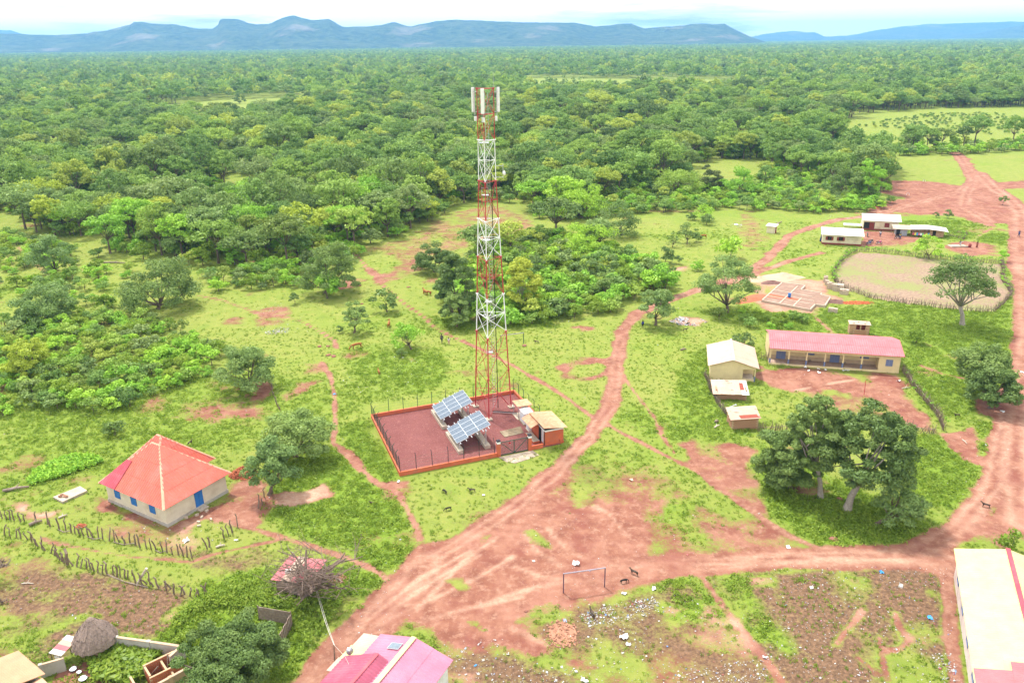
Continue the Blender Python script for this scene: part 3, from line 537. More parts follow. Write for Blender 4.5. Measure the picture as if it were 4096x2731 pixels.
def leaves(cen, rad, per, size, rs, up=0.35, flat=0.75, fill=0.35):
    """sprays of leaf-sized faces over clumps: cen (n,3), rad (n,)"""
    n = len(cen); idx = np.repeat(np.arange(n), per); k = len(idx)
    d = rs.normal(size=(k, 3)); d /= np.linalg.norm(d, axis=1)[:, None]
    d[:, 2] = np.where(d[:, 2] < -0.25, -d[:, 2] * rs.uniform(-0.5, 1, k), d[:, 2])
    r = rad[idx] * (1 - fill * rs.random(k) ** 2) * rs.uniform(0.85, 1.15, k)
    p = cen[idx] + d * np.stack([r, r, r * flat], 1)
    nn = d + rs.normal(size=(k, 3)) * 0.55; nn[:, 2] += up; nn /= np.linalg.norm(nn, axis=1)[:, None]
    a = np.cross(nn, rs.normal(size=(k, 3))); a /= np.linalg.norm(a, axis=1)[:, None] + 1e-9; b = np.cross(nn, a)
    L_ = size * rs.uniform(0.6, 1.3, k)[:, None]; W = L_ * rs.uniform(0.38, 0.6, k)[:, None]
    v = np.stack([p - a * L_ * .5, p + b * W * .5 - nn * L_ * .06, p + a * L_ * .5, p - b * W * .5 - nn * L_ * .06], 1).reshape(-1, 3)
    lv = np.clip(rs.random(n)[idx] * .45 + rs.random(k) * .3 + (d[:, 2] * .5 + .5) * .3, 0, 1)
    return v, np.arange(k * 4).reshape(-1, 4), np.repeat(lv, 4)
def crown_points(rs, R, Rz, n, open_=0.0, under=0.25):
    out = []
    for i in range(n):
        for _ in range(50):
            d = rs.normal(size=3); d /= np.linalg.norm(d)
            if d[2] < -under: continue
            r = rs.uniform(0.35 + open_ * .2, 1.0) ** 0.55
            p = d * r * np.array([R, R, Rz])
            if all(np.linalg.norm((p - q) / np.array([R, R, Rz])) > 0.95 / n ** 0.42 for q in out) or _ > 35: break
        out.append(p)
    return np.array(out)
def tree_meshes(seed, R, Rz, ch, clumps, per, size, off=(0, 0), trunk_r=0.25, under=0.25, open_=0.0, nlimb=9, csize=0.34, flat=0.75, fork=0.45, lean=(0, 0)):
    """crown radius R / half height Rz with its centre at height ch above the base; returns (trunk mesh, crown mesh)"""
    rs = np.random.RandomState(seed)
    C = crown_points(rs, R, Rz, clumps, open_, under); C *= rs.uniform(0.86, 1.10, (clumps, 1))
    cc = np.array([off[0], off[1], ch]); C = C + cc
    rad = R * csize * rs.uniform(0.65, 1.25, clumps) * (14.0 / clumps) ** 0.25
    v, f, lv = leaves(C, rad, per, size, rs, flat=flat)
    crown = mesh_np('crown', v, f, 4, {'lv': ('FLOAT', lv.astype(np.float32))})
    mb = MB(); zf = max(0.8, (ch - Rz * .75) * (1.0 if fork > .6 else .9)); zf = max(zf, ch * fork)
    top = Vector((off[0] * .6 + lean[0], off[1] * .6 + lean[1], zf)); mid = Vector((top.x * .35 + rs.uniform(-.1, .1), top.y * .35, zf * .5))
    mb.tube([(0, 0, -0.15), (0, 0, 0.12), mid * .5 + Vector((0, 0, 0)), mid, top], [trunk_r * 1.75, trunk_r * 1.25, trunk_r, trunk_r * .9, trunk_r * .75], 8)
    order = rs.permutation(clumps)[:nlimb]
    for i in order:
        e = Vector(C[i]); q = top.lerp(e, .45) + Vector((rs.uniform(-.3, .3), rs.uniform(-.3, .3), -0.12 * (e - top).length * rs.uniform(-.5, 1.2)))
        r0 = trunk_r * rs.uniform(.35, .6); mb.tube([top - Vector((0, 0, .1)), q, e], [r0, r0 * .6, r0 * .2], 5)
        for j in range(2):
            e2 = Vector(C[rs.randint(clumps)])
            if (e2 - q).length < R * .9: mb.tube([q, q.lerp(e2, .55) + Vector((0, 0, .1)), e2], [r0 * .5, r0 * .32, r0 * .12], 4)
    return mb.mesh('trunk', True), crown
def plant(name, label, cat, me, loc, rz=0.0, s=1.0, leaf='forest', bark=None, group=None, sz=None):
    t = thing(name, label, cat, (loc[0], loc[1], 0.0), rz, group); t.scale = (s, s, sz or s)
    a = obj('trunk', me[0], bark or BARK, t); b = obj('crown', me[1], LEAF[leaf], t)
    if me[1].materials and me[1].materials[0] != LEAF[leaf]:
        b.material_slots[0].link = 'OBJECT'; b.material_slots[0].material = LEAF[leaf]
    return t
def photo_tree(name, label, base, x0, x1, y0, y1, leaf='deep', seed=1, clumps=34, per=150, size=0.42, trunk=0.22, cat='tree', bark=None, **kw):
    """a tree whose foot touches the ground at base and whose crown fills the box x0..x1, y0..y1 of the view, at the foot's distance"""
    b = G(*base); c = V((x0 + x1) / 2, (y0 + y1) / 2, b.y); l, r = V(x0, (y0 + y1) / 2, b.y), V(x1, (y0 + y1) / 2, b.y)
    R = (r.x - l.x) / 2; t_, bo = V((x0 + x1) / 2, y0, b.y), V((x0 + x1) / 2, y1, b.y)
    dep = math.atan2(CH - c.z, b.y); app = (t_.z - bo.z) / 2 * math.cos(dep) ** 1
    Rz = math.sqrt(max(app * app - (R * math.sin(dep)) ** 2, (0.45 * R) ** 2 * math.cos(dep) ** 2)) / math.cos(dep)
    un = kw.get('under', .25); zt_, zb_ = c.z + Rz, c.z - Rz; Rz = Rz * 2 / (1 + un); cz = max(zt_ - Rz, Rz * un + .1)
    n_leaf = int(per * max(0.5, min(1.7, (R * R * .5 + R * Rz) / 14.0)))
    me = tree_meshes(seed, R * .92, Rz * .95, cz, clumps, n_leaf, size, off=(c.x - b.x, 0), trunk_r=trunk, **kw)
    return plant(name, label, cat, me, b, leaf=leaf, bark=bark)
PT = photo_tree
PT('shade_tree', 'broad dark green tree with a low forked trunk left of the grassy track', (364,709), 272, 450, 592, 706, 'deep', 11, 52, 190, .42, .38, fork=.3)
PT('tree', 'pale topped round tree with a straight grey trunk beside the far left path', (134,634), 62, 165, 532, 620, 'grey', 12, 34, 150, .42, .22, fork=.45)
PT('tree', 'grey green tree with a bare upright trunk at the far left of the forest', (127,526), 77, 160, 437, 512, 'grey', 13, 30, 120, .5, .25, fork=.5)
PT('tree', 'low wide dome of a tree at the left edge above the bushes', (100,745), 30, 168, 640, 748, 'grey', 14, 44, 190, .42, .25, fork=.2, under=.7)
PT('tree', 'tree with a bare crooked brown trunk standing out of the forest front', (424,584), 372, 478, 495, 560, 'grey', 15, 22, 110, .5, .3, fork=.6, open_=.6)
PT('tree', 'tall umbrella shaped tree rising from the forest left of the clearing', (585,566), 520, 640, 452, 540, 'fresh', 16, 36, 120, .5, .3, fork=.55, under=.05)
PT('tree', 'blue green spreading tree at the forest edge above the footpath crossing', (747,674), 683, 826, 552, 664, 'deep', 17, 46, 180, .42, .34, fork=.3)
PT('tree', 'small grey green tree alone on the lawn left of the tower', (814,764), 778, 848, 694, 745, 'grey', 18, 24, 130, .36, .18, fork=.5, under=.1)
PT('tree', 'small light green tree with sparse leaves nearest the tower on its left', (945,802), 893, 975, 735, 792, 'fresh', 19, 20, 110, .36, .16, fork=.45, open_=.5)
PT('mango_tree', 'round olive green tree standing alone left of the grove behind the tower', (998,625), 950, 1042, 560, 627, 'deep', 20, 36, 170, .4, .25, under=.6, fork=.25)
PT('tree', 'biggest round olive crown of the grove directly behind the tower', (1060,735), 998, 1105, 572, 725, 'deep', 21, 60, 170, .42, .35, under=.7, fork=.2)
PT('tree', 'grey green leaning crown low in front of the grove behind the tower', (1050,752), 1010, 1085, 668, 752, 'grey', 22, 36, 150, .4, .2, under=.8, fork=.2)
PT('tree', 'yellow green tree with a thin pale trunk right of the tower', (1191,714), 1150, 1250, 582, 690, 'yellow', 23, 44, 150, .42, .22, fork=.35, bark=BARKP)
PT('tree', 'tall layered light green tree at the forest edge right of the tower', (1336,500), 1258, 1386, 408, 494, 'fresh', 24, 46, 140, .5, .35, fork=.45, under=.1)
PT('tree', 'dark tree with open crooked limbs by the meadow right of the tower', (1428,541), 1356, 1476, 470, 540, 'deep', 25, 26, 120, .45, .28, fork=.3, open_=.8, under=.05)
PT('tree', 'wide spreading tree over the grove thicket right of the tower', (1396,587), 1283, 1426, 508, 585, 'fresh', 26, 46, 150, .45, .3, fork=.3)
PT('tree', 'broad feathery tree with dark forked trunk behind the bushy thicket', (1563,452), 1498, 1622, 390, 440, 'forest', 27, 34, 120, .5, .4, fork=.5, under=.05)
PT('tree', 'dense purple brown egg shaped tree behind the bushy thicket', (1627,449), 1603, 1664, 380, 446, 'dark', 28, 34, 150, .45, .25, fork=.2, under=.8)
PT('tree', 'pale feathery tree right of the purple brown tree', (1698,454), 1662, 1742, 384, 446, 'fresh', 29, 28, 110, .48, .25, fork=.4)
PT('tree', 'small tree with a straight dark trunk in the middle of the meadow', (1578,560), 1556, 1606, 512, 548, 'deep', 30, 16, 100, .36, .16, fork=.5)
PT('tree', 'smallest leaning tree on the meadow left of its neighbour', (1545,568), 1530, 1566, 534, 562, 'deep', 31, 11, 80, .34, .11, fork=.5)
PT('tree', 'small leafy tree at the back of the meadow near two round bushes', (1613,508), 1592, 1644, 470, 503, 'fresh', 32, 15, 90, .4, .15, fork=.35)
PT('acacia_tree', 'large brownish open tree with dark limbs left of the building site', (1670,718), 1604, 1744, 582, 690, 'grey', 33, 46, 130, .38, .32, fork=.36, open_=.7)
PT('tree', 'fine leaved round tree with a gnarled trunk by the bend in the road', (1506,747), 1462, 1552, 656, 722, 'grey', 34, 36, 140, .36, .26, fork=.42)
PT('tree', 'small dark tree peeping over the tan gabled roof', (1708,806), 1678, 1734, 758, 796, 'deep', 35, 16, 110, .38, .15, fork=.3)
PT('tree', 'solitary tree with a tall forked pale trunk in front of the fenced field', (2210,746), 2129, 2291, 598, 668, 'deep', 36, 40, 130, .4, .42, fork=.52, under=.1, bark=BARKP)
PT('tree', 'small light green tree inside the far hedge of the fenced field', (2134,594), 2104, 2168, 538, 584, 'fresh', 37, 18, 100, .4, .15, fork=.35)
PT('tree', 'tall vine covered tree at the corner of the thicket by the red ground', (1954,460), 1906, 1990, 375, 452, 'deep', 38, 36, 150, .48, .35, fork=.25, under=.6)
PT('tree', 'lighter rounded tree right of the vine covered tree by the red ground', (2002,462), 1964, 2034, 360, 455, 'fresh', 39, 34, 150, .48, .3, fork=.25, under=.6)
PT('mango_tree', 'dense glossy mango tree with a short trunk by the right hand road', (2275,937), 2224, 2346, 836, 926, 'deep', 40, 48, 200, .36, .28, under=.5, fork=.3)
PT('mango_tree', 'mango tree half hidden behind another at the right edge', (2262,905), 2192, 2334, 786, 885, 'deep', 41, 50, 180, .36, .3, under=.5, fork=.25)
PT('kapok_tree', 'tall tree with a slim twisted grey trunk left in the roadside clump', (1884,1142), 1806, 1950, 898, 1075, 'deep', 42, 90, 170, .32, .3, fork=.5, open_=.2, under=.7, csize=.29, bark=BARKP)
PT('kapok_tree', 'largest tree of the roadside clump with a flared pale trunk', (1946,1170), 1884, 2110, 920, 1118, 'deep', 43, 130, 190, .32, .42, fork=.42, open_=.2, under=.65, csize=.28, bark=BARKP)
PT('tree', 'bright green bushy tree leaning out left of the roadside clump', (1815,1120), 1736, 1890, 975, 1132, 'deep', 44, 70, 280, .32, .2, under=.9, fork=.2)
PT('acacia_tree', 'small feathery grey green tree with leaning trunk right of the clump', (2014,1204), 2006, 2134, 1098, 1196, 'grey', 45, 34, 170, .28, .2, fork=.35, open_=.5)
PT('tree', 'greyish tree standing in bare red soil left of the footpath', (577,896), 490, 634, 780, 884, 'grey', 46, 44, 170, .36, .24, fork=.4)
PT('tree', 'light green tree at the left edge among the bushes', (62,862), 4, 112, 772, 858, 'yellow', 47, 40, 180, .36, .22, under=.6, fork=.3)
PT('shea_tree', 'wide spreading tree between the tile roofed house and the tower yard', (680,1048), 598, 765, 932, 1040, 'grey', 48, 46, 190, .32, .26, fork=.42, open_=.5)
PT('shea_tree', 'smaller tree with a leaning dark trunk right of the tile roofed house', (619,1136), 560, 688, 1000, 1108, 'grey', 49, 42, 200, .30, .2, fork=.42)
PT('tamarind_tree', 'big fine leaved tree nearest the camera over the ruined walls', (535,1580), 405, 662, 1398, 1600, 'deep', 50, 100, 300, .24, .35, under=.7, fork=.3, csize=.28)
PT('tree', 'lone dark tree in the far meadow left of the forest clearing', (550,238), 535, 562, 212, 235, 'deep', 51, 14, 60, .9, .3, fork=.4)
PT('tree', 'second lone tree in the far meadow beside the clearing', (660,246), 646, 676, 216, 243, 'deep', 52, 14, 60, .9, .3, fork=.3)
# ------------------------------------------------------------------ shared shapes for the wood
def joined(tr, cr, leaf, bark):
    v = [tuple(q.co) for q in tr.vertices]; b = len(v); f = [tuple(p.vertices) for p in tr.polygons]; nf = len(f)
    v += [tuple(q.co) for q in cr.vertices]; f += [tuple(i + b for i in p.vertices) for p in cr.polygons]
    me = bpy.data.meshes.new('wood'); me.from_pydata(v, [], f)
    me.materials.append(LEAF[leaf]); me.materials.append(bark)
    mi = np.zeros(len(f), np.int32); mi[:nf] = 1; me.polygons.foreach_set('material_index', mi)
    a = me.attributes.new('lv', 'FLOAT', 'POINT'); lv = np.zeros(len(v), np.float32); src = np.zeros(len(cr.vertices), np.float32)
    cr.attributes['lv'].data.foreach_get('value', src); lv[b:] = src; a.data.foreach_set('value', lv); me.update(); return me
SPEC = [  # R, Rz, centre height, under, open, fork, flat, words
 (4.6,3.0,6.2,.3,.2,.4,.75,'round crowned'),(5.2,2.6,6.8,.05,.3,.5,.6,'flat topped'),(3.6,3.9,6.0,.7,0,.3,.9,'tall dense'),(4.2,3.4,6.4,.4,.4,.45,.8,'loose crowned'),
 (5.6,3.2,6.6,.15,.3,.45,.65,'wide spreading'),(3.2,3.3,5.2,.8,0,.25,1.0,'vine covered'),(4.4,2.8,6.8,.1,.7,.5,.6,'open branched'),(4.0,4.3,7.2,.6,.1,.3,.9,'high domed')]
TREE_ME = [tree_meshes(100 + i, q[0], q[1], q[2], 30, 78, .62, trunk_r=.24, under=q[3], open_=q[4], fork=q[5], flat=q[6]) for i, q in enumerate(SPEC)]
BUSH_ME = [tree_meshes(200 + i, 1.15, 0.85 + .12 * i, 0.75 + .1 * i, 11, 46, .36, trunk_r=.05, under=.3, fork=.2, nlimb=4, csize=.42) for i in range(5)]
MID = [joined(a, b, 'forest', BARK) for a, b in TREE_ME]
BUSH_J = [joined(a, b, l, BARK) for (a, b), l in zip(BUSH_ME, ('fresh', 'forest', 'weed', 'fresh', 'forest'))]
FARM = []
for i in range(5):
    tr, cr = tree_meshes(300 + i, 5.0, 3.0 + .3 * i, 6.0, 13, 22, 1.5, trunk_r=.25, nlimb=2); cr.materials.append(LEAF['forest']); FARM.append(cr)
def scatter(name, pts, sca, meshes, label=None, rot=None, tilt=0.0, seed=0, kind='stuff', parent=None):
    rs = np.random.RandomState(seed); n = len(pts)
    coll = bpy.data.collections.new(name + '_shapes')
    for i, me in enumerate(meshes): coll.objects.link(bpy.data.objects.new('%s_shape_%02d' % (name, i), me))
    if rot is None: rot = np.stack([rs.normal(size=n) * tilt, rs.normal(size=n) * tilt, rs.uniform(0, 6.283, n)], 1)
    me = bpy.data.meshes.new(name); me.vertices.add(n); me.vertices.foreach_set('co', np.asarray(pts, np.float32).ravel())
    for an, ty, key, dat in (('sca', 'FLOAT_VECTOR', 'vector', np.asarray(sca, np.float32).reshape(n, -1) * np.ones((1, 3), np.float32)), ('rot', 'FLOAT_VECTOR', 'vector', rot.astype(np.float32)), ('idx', 'INT', 'value', rs.randint(0, len(meshes), n).astype(np.int32))):
        a = me.attributes.new(an, ty, 'POINT'); a.data.foreach_set(key, np.ascontiguousarray(dat).ravel())
    g = bpy.data.node_groups.new(name, 'GeometryNodeTree')
    g.interface.new_socket('Geometry', in_out='INPUT', socket_type='NodeSocketGeometry'); g.interface.new_socket('Geometry', in_out='OUTPUT', socket_type='NodeSocketGeometry')
    gi, go = g.nodes.new('NodeGroupInput'), g.nodes.new('NodeGroupOutput')
    ci = g.nodes.new('GeometryNodeCollectionInfo'); ci.inputs[0].default_value = coll; ci.inputs[1].default_value = True; ci.inputs[2].default_value = True
    ip = g.nodes.new('GeometryNodeInstanceOnPoints'); ip.inputs['Pick Instance'].default_value = True
    def at(nm, ty):
        q = g.nodes.new('GeometryNodeInputNamedAttribute'); q.data_type = ty; q.inputs[0].default_value = nm; return q.outputs[0]
    g.links.new(gi.outputs[0], ip.inputs['Points']); g.links.new(ci.outputs[0], ip.inputs['Instance']); g.links.new(at('idx', 'INT'), ip.inputs['Instance Index'])
    er = g.nodes.new('FunctionNodeEulerToRotation'); g.links.new(at('rot', 'FLOAT_VECTOR'), er.inputs[0]); g.links.new(er.outputs[0], ip.inputs['Rotation'])
    g.links.new(at('sca', 'FLOAT_VECTOR'), ip.inputs['Scale']); g.links.new(ip.outputs[0], go.inputs[0])
    o = obj(name, me, None, parent); o.modifiers.new('scatter', 'NODES').node_group = g
    return tag(o, label, kind=kind)
# ------------------------------------------------------------------ where the wood stands
EDGE = [(-900,560),(-200,560),(0,545),(60,530),(180,555),(260,598),(340,600),(480,622),(560,622),(640,628),(690,622),(740,602),(800,577),(850,562),(900,550),(960,527),(1010,507),(1030,482),(1090,462),(1210,470),(1230,492),(1290,502),(1340,492),(1400,470),(1450,440),(1560,430),(1660,425),(1760,430),(1860,432),(1960,455),(2030,445),(2040,400),(2020,370),(2060,350),(2130,346),(2160,346),(2215,342),(2330,335),(2500,330),(3200,330)]
WOOD = [tuple(G(*p)[:2]) for p in EDGE] + [(9000, 5400), (-9000, 5400)]
CLEAR = [[(1905,290),(1990,262),(2130,250),(2600,243),(2600,330),(2352,328),(2250,336),(2160,340),(2050,338),(1960,330),(1900,312)],[(1190,180),(1290,180),(1700,184),(1690,214),(1600,217),(1330,218),(1210,208)],
 [(360,243),(520,229),(690,223),(730,232),(700,250),(600,275),(480,285),(400,272)],[(1570,385),(1660,366),(1770,370),(1770,405),(1720,432),(1590,434)],[(-60,500),(55,488),(45,540),(-60,555)],[(510,405),(600,398),(605,420),(520,432)],
 [(90,210),(260,205),(270,214),(100,222)],[(1880,345),(1960,330),(2060,340),(2060,352),(1900,372)],[(210,545),(250,540),(255,560),(215,565)],[(150,232),(200,225),(210,240),(160,245)],[(740,222),(920,222),(920,234),(740,236)]]
CLEAR_W = [xy(c) for c in CLEAR]
GROVE = xy([(1090,600),(1150,570),(1240,548),(1310,545),(1400,590),(1330,640),(1250,690),(1120,720),(1060,690)])
def jitter(x0, x1, y0, y1, s, seed):
    rs = np.random.RandomState(seed); X, Y = np.meshgrid(np.arange(x0, x1, s), np.arange(y0, y1, s)); n = X.size
    return X.ravel() + rs.uniform(-.48, .48, n) * s, Y.ravel() + rs.uniform(-.48, .48, n) * s, rs
def wooded(x, y):
    k = inside(x, y, WOOD)
    for c in CLEAR_W: k &= ~inside(x, y, c)
    return k
tx, ty_, rs = jitter(-420, 460, 130, 760, 6.4, 5)
k = wooded(tx, ty_) & (np.abs(tx) < ty_ * .80 + 25) & (rs.random(len(tx)) < np.clip(2.0 - 2.4 * fbm(tx, ty_, 34, 4), .12, 1))
mid = np.stack([tx[k], ty_[k]], 1)
gx, gy, rs2 = jitter(-60, 80, 130, 260, 5.0, 8); kg = inside(gx, gy, GROVE) & (rs2.random(len(gx)) < .22)
mid = np.concatenate([np.stack([gx[kg], gy[kg]], 1), mid]); mid = mid[np.argsort(mid[:, 1])]
rs = np.random.RandomState(77); n_ind = 215
tone = {'forest': 'mid green', 'fresh': 'bright green', 'deep': 'dark green', 'grey': 'grey green', 'yellow': 'yellow green'}
tow_x = G(1130, 950)
for i, (x, y) in enumerate(mid[:n_ind]):
    v = rs.randint(len(SPEC)); lf = rs.choice(['forest', 'forest', 'fresh', 'deep', 'grey', 'yellow'], p=[.3, .2, .16, .16, .12, .06]); s = rs.uniform(.55, 1.25) if rs.random() < .88 else rs.uniform(1.25, 1.5)
    a = x / y; row = 'front' if i < 60 else 'middle' if i < 135 else 'rear'; zone = 'at the far left of the forest front' if a < -.42 else 'in the forest left of the clearing' if a < -.16 else 'in the forest just left of the tower' if a < -.02 else 'in the wood just right of the tower' if a < .16 else 'in the wood behind the right hand meadow' if a < .36 else 'in the tree line beyond the red ground'
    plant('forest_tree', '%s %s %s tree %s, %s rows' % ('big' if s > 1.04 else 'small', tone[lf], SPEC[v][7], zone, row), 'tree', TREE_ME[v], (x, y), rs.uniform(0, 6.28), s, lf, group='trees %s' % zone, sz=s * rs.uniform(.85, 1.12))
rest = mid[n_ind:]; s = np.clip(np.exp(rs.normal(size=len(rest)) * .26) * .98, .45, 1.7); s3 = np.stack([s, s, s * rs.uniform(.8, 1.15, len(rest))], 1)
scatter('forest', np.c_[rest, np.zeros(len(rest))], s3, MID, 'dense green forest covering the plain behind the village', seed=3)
fx, fy, rs = jitter(-1250, 1300, 740, 1600, 9.0, 6); k = wooded(fx, fy) & (np.abs(fx) < fy * .80 + 30) & (rs.random(len(fx)) < np.clip(2.2 - 2.4 * fbm(fx, fy, 70, 14), .15, 1))
f1 = np.stack([fx[k], fy[k]], 1)
fx, fy, rs = jitter(-4300, 4400, 1560, 5350, 15.5, 7); k = (np.abs(fx) < fy * .80 + 30) & wooded(fx, fy) & (rs.random(len(fx)) < np.clip(2.4 - 2.6 * fbm(fx, fy, 160, 15), .2, 1)); f2 = np.stack([fx[k], fy[k]], 1)
fx, fy, rs = jitter(1200, 6500, 5300, 8200, 26.0, 9); k = (np.abs(fx) < fy * .80); f3 = np.stack([fx[k], fy[k]], 1)
ff = np.concatenate([f1, f2, f3]); rs = np.random.RandomState(5)
s = np.concatenate([np.clip(np.exp(rs.normal(size=len(f1)) * .25), .5, 1.7), np.clip(np.exp(rs.normal(size=len(f2)) * .25) * 1.5, .8, 2.4), rs.uniform(2.2, 3.2, len(f3))]); s3 = np.stack([s, s, np.minimum(s, 1.5) * rs.uniform(.7, 1.35, len(ff))], 1)
scatter('far_forest', np.c_[ff, np.zeros(len(ff))], s3, FARM, 'distant forest running to the foot of the hills', seed=4)
# ------------------------------------------------------------------ bushes
BZ = [(xy([(-60,745),(120,742),(300,735),(420,762),(505,800),(510,850),(440,890),(330,930),(220,950),(100,940),(-60,965)]), 2.5, .75, 1.5),
 (xy([(-60,560),(60,545),(180,575),(250,596),(300,625),(270,715),(160,738),(-60,742)]), 3.4, .8, 1.7), (xy([(430,640),(560,625),(690,610),(820,568),(850,580),(760,640),(700,655),(640,672),(500,672)]), 3.2, .9, 1.8),
 (xy([(1010,690),(1095,575),(1240,548),(1400,583),(1530,620),(1545,668),(1450,690),(1400,718),(1250,745),(1090,755)]), 2.7, 1.1, 2.2), (xy([(1230,470),(1480,432),(1700,420),(1990,455),(2060,466),(1990,490),(1850,490),(1700,482),(1480,492),(1240,510)]), 3.2, 1.1, 2.0),
 (xy([(1610,715),(1760,722),(1850,742),(1840,768),(1740,765),(1640,742)]), 3.6, .6, 1.2), (xy([(1780,700),(1870,735),(1850,760),(1790,740)]), 3.0, .7, 1.1), (xy([(170,620),(280,640),(300,760),(180,760)]), 4.0, .6, 1.2), (xy([(2055,352),(2200,348),(2330,342),(2352,336),(2352,350),(2200,356),(2060,360)]), 4.0, 1.4, 2.4)]
bx = []
for q, (poly, sp, s0, s1) in enumerate(BZ):
    a = np.array(poly); x, y, rs = jitter(a[:, 0].min(), a[:, 0].max(), a[:, 1].min(), a[:, 1].max(), sp, 20 + q); k = inside(x, y, poly) & (rs.random(len(x)) < np.clip(({0: 2.4, 1: 1.7, 7: 1.6}.get(q, 2.6)) - 2.4 * fbm(x, y, 9, 88), .08, .95))
    bx.append(np.stack([x[k], y[k], rs.uniform(s0, s1, k.sum()), np.full(k.sum(), q)], 1))
x, y, rs = jitter(-330, 330, 140, 430, 5.2, 40); k = wooded(x, y) & (np.abs(x) < y * .8 + 25); bx.append(np.stack([x[k], y[k], rs.uniform(1.2, 2.3, k.sum()), np.full(k.sum(), 99)], 1))
bx = np.concatenate(bx); app = bx[:, 2] / bx[:, 1] * np.where(np.isin(bx[:, 3], (0, 3, 4, 5, 6)), 1.0, 0.2)
od = np.argsort(-app); rs = np.random.RandomState(8)
zn = {0: 'in the thicket at the left edge', 3: 'in the undergrowth of the grove behind the tower', 4: 'in the thicket behind the meadow', 5: 'below the building site', 6: 'behind the tan gabled roof'}
for i in od[:130]:
    x, y, s, q = bx[i]; v = rs.randint(5); lf = rs.choice(['fresh', 'deep', 'forest', 'weed'], p=[.45, .1, .25, .2])
    w_ = {'fresh': 'bright green', 'deep': 'dark green', 'forest': 'mid green', 'weed': 'yellow green'}[lf]
    zz = bx[bx[:, 3] == q]; fx_ = (zz[:, 0] < x).mean(); fy_ = (zz[:, 1] < y).mean()
    plant('shrub', '%s %s shrub %s, %s %s part' % ('high' if s > 1.3 else 'low', w_, zn.get(int(q), 'at the forest edge'), 'front' if fy_ < .33 else 'middle' if fy_ < .66 else 'rear', 'left' if fx_ < .33 else 'centre' if fx_ < .66 else 'right'), 'shrub', BUSH_ME[v], (x, y), rs.uniform(0, 6.28), s, lf, group='shrubs ' + zn.get(int(q), 'at the forest edge'), sz=s * rs.uniform(.7, 1.1))
r = bx[od[130:]]; scatter('undergrowth', np.c_[r[:, :2], np.zeros(len(r))], np.stack([r[:, 2], r[:, 2], r[:, 2] * .9], 1), BUSH_J, 'leafy undergrowth filling the thickets and forest edge', seed=9)
def one_bush(label, x0, x1, y0, y1, leaf='deep', v=0):
    b = G((x0 + x1) / 2, y1 - (y1 - y0) * .18); a_, c_ = V(x0, y1, b.y), V(x1, y1, b.y); s = (c_.x - a_.x) / 2 / 1.35
    plant('shrub', label, 'shrub', BUSH_ME[v], b, rnd.uniform(0, 6), s, leaf)
for i, a in enumerate([('round dark bush alone on the upper meadow', 1577,1604,492,508,'deep'),('round bush beneath the small tree at the back of the meadow',1606,1640,498,520,'deep'),('bush leaning on the straight trunked meadow tree',1586,1612,534,560,'deep'),
 ('largest round bush on the lower meadow',1506,1550,581,610,'deep'),('small bush right of the largest meadow bush',1549,1570,591,610,'deep'),('bright bush left of the brownish open tree',1587,1620,602,625,'fresh'),('wide bright bush behind the brownish open tree',1643,1712,574,596,'fresh'),
 ('large bluish bush beside the small lawn tree',856,922,682,724,'deep'),('small round bush on the lawn below the bluish one',770,790,756,766,'deep'),('dense bush on the lawn left of the small tree',664,692,682,702,'deep'),('low dark bush in the grass above the tile roofed house',236,292,976,1004,'deep'),
 ('bright bush beside the long school roof',2080,2128,764,792,'weed'),('dark bush on the grass mound by the far road',2143,2158,489,502,'deep'),('larger dark bush on the grass mound by the far road',2166,2188,487,504,'deep'),('bush on the green strip by the far road',2292,2314,458,474,'deep'),
 ('round green tree sized bush by the hut wall',400,450,1440,1490,'weed'),('bush at the foot of the spreading forest edge tree',712,792,666,690,'fresh'),('small bush on the lawn nearest the tower',908,936,808,822,'deep'),('yellow green bush beyond the yellow roof',2290,2352,1232,1275,'weed'),('dark bush at the field corner behind the school',2290,2318,562,610,'fresh')]):
    one_bush(*a, v=i % 5)
# ------------------------------------------------------------------ weeds and grass
def tuft(seed, n, r, h, size, up=.6):
    rs = np.random.RandomState(seed); a = rs.uniform(0, 6.28, n); q = r * np.sqrt(rs.random(n)); c = np.stack([q * np.cos(a), q * np.sin(a), h * (1 - (q / r) ** 2 * .7) * rs.uniform(.4, 1, n)], 1)
    v, f, lv = leaves(c, np.full(n, .03), 1, size, rs, up=up); v[:, 2] = np.maximum(v[:, 2], 0.005)
    me = mesh_np('tuft', v, f, 4, {'lv': ('FLOAT', lv.astype(np.float32))}); me.materials.append(LEAF['weed']); return me
def blades(seed, n, h):
    rs = np.random.RandomState(seed); a = rs.uniform(0, 6.28, n); v = []
    for q in a:
        b = np.array([rs.normal() * .09, rs.normal() * .09, 0]); d = np.array([math.cos(q), math.sin(q), 0]); p = np.array([-d[1], d[0], 0]) * .03; t = b + d * h * rs.uniform(.2, .7) + np.array([0, 0, h * rs.uniform(.6, 1.1)])
        v += [b - p, b + p, t + p * .3, t - p * .3]
    me = mesh_np('blades', np.array(v), np.arange(4 * n).reshape(-1, 4), 4, {'lv': ('FLOAT', np.repeat(rs.random(n), 4).astype(np.float32))}); me.materials.append(LEAF['weed']); return me
TUFT = [tuft(400 + i, 16, .34, .26, .22) for i in range(4)]; BLADE = [blades(420 + i, 12, .26) for i in range(3)]
rs = np.random.RandomState(21); n = 330000; ux = rs.uniform(-1, 1, n); uy = 42 + (225 - 42) * rs.random(n) ** .85; ux *= uy * .74 + 12
mk_ = paint(ux, uy); TOWER_YARD = xy([(838,930),(918,1098),(1296,1022),(1185,905)])
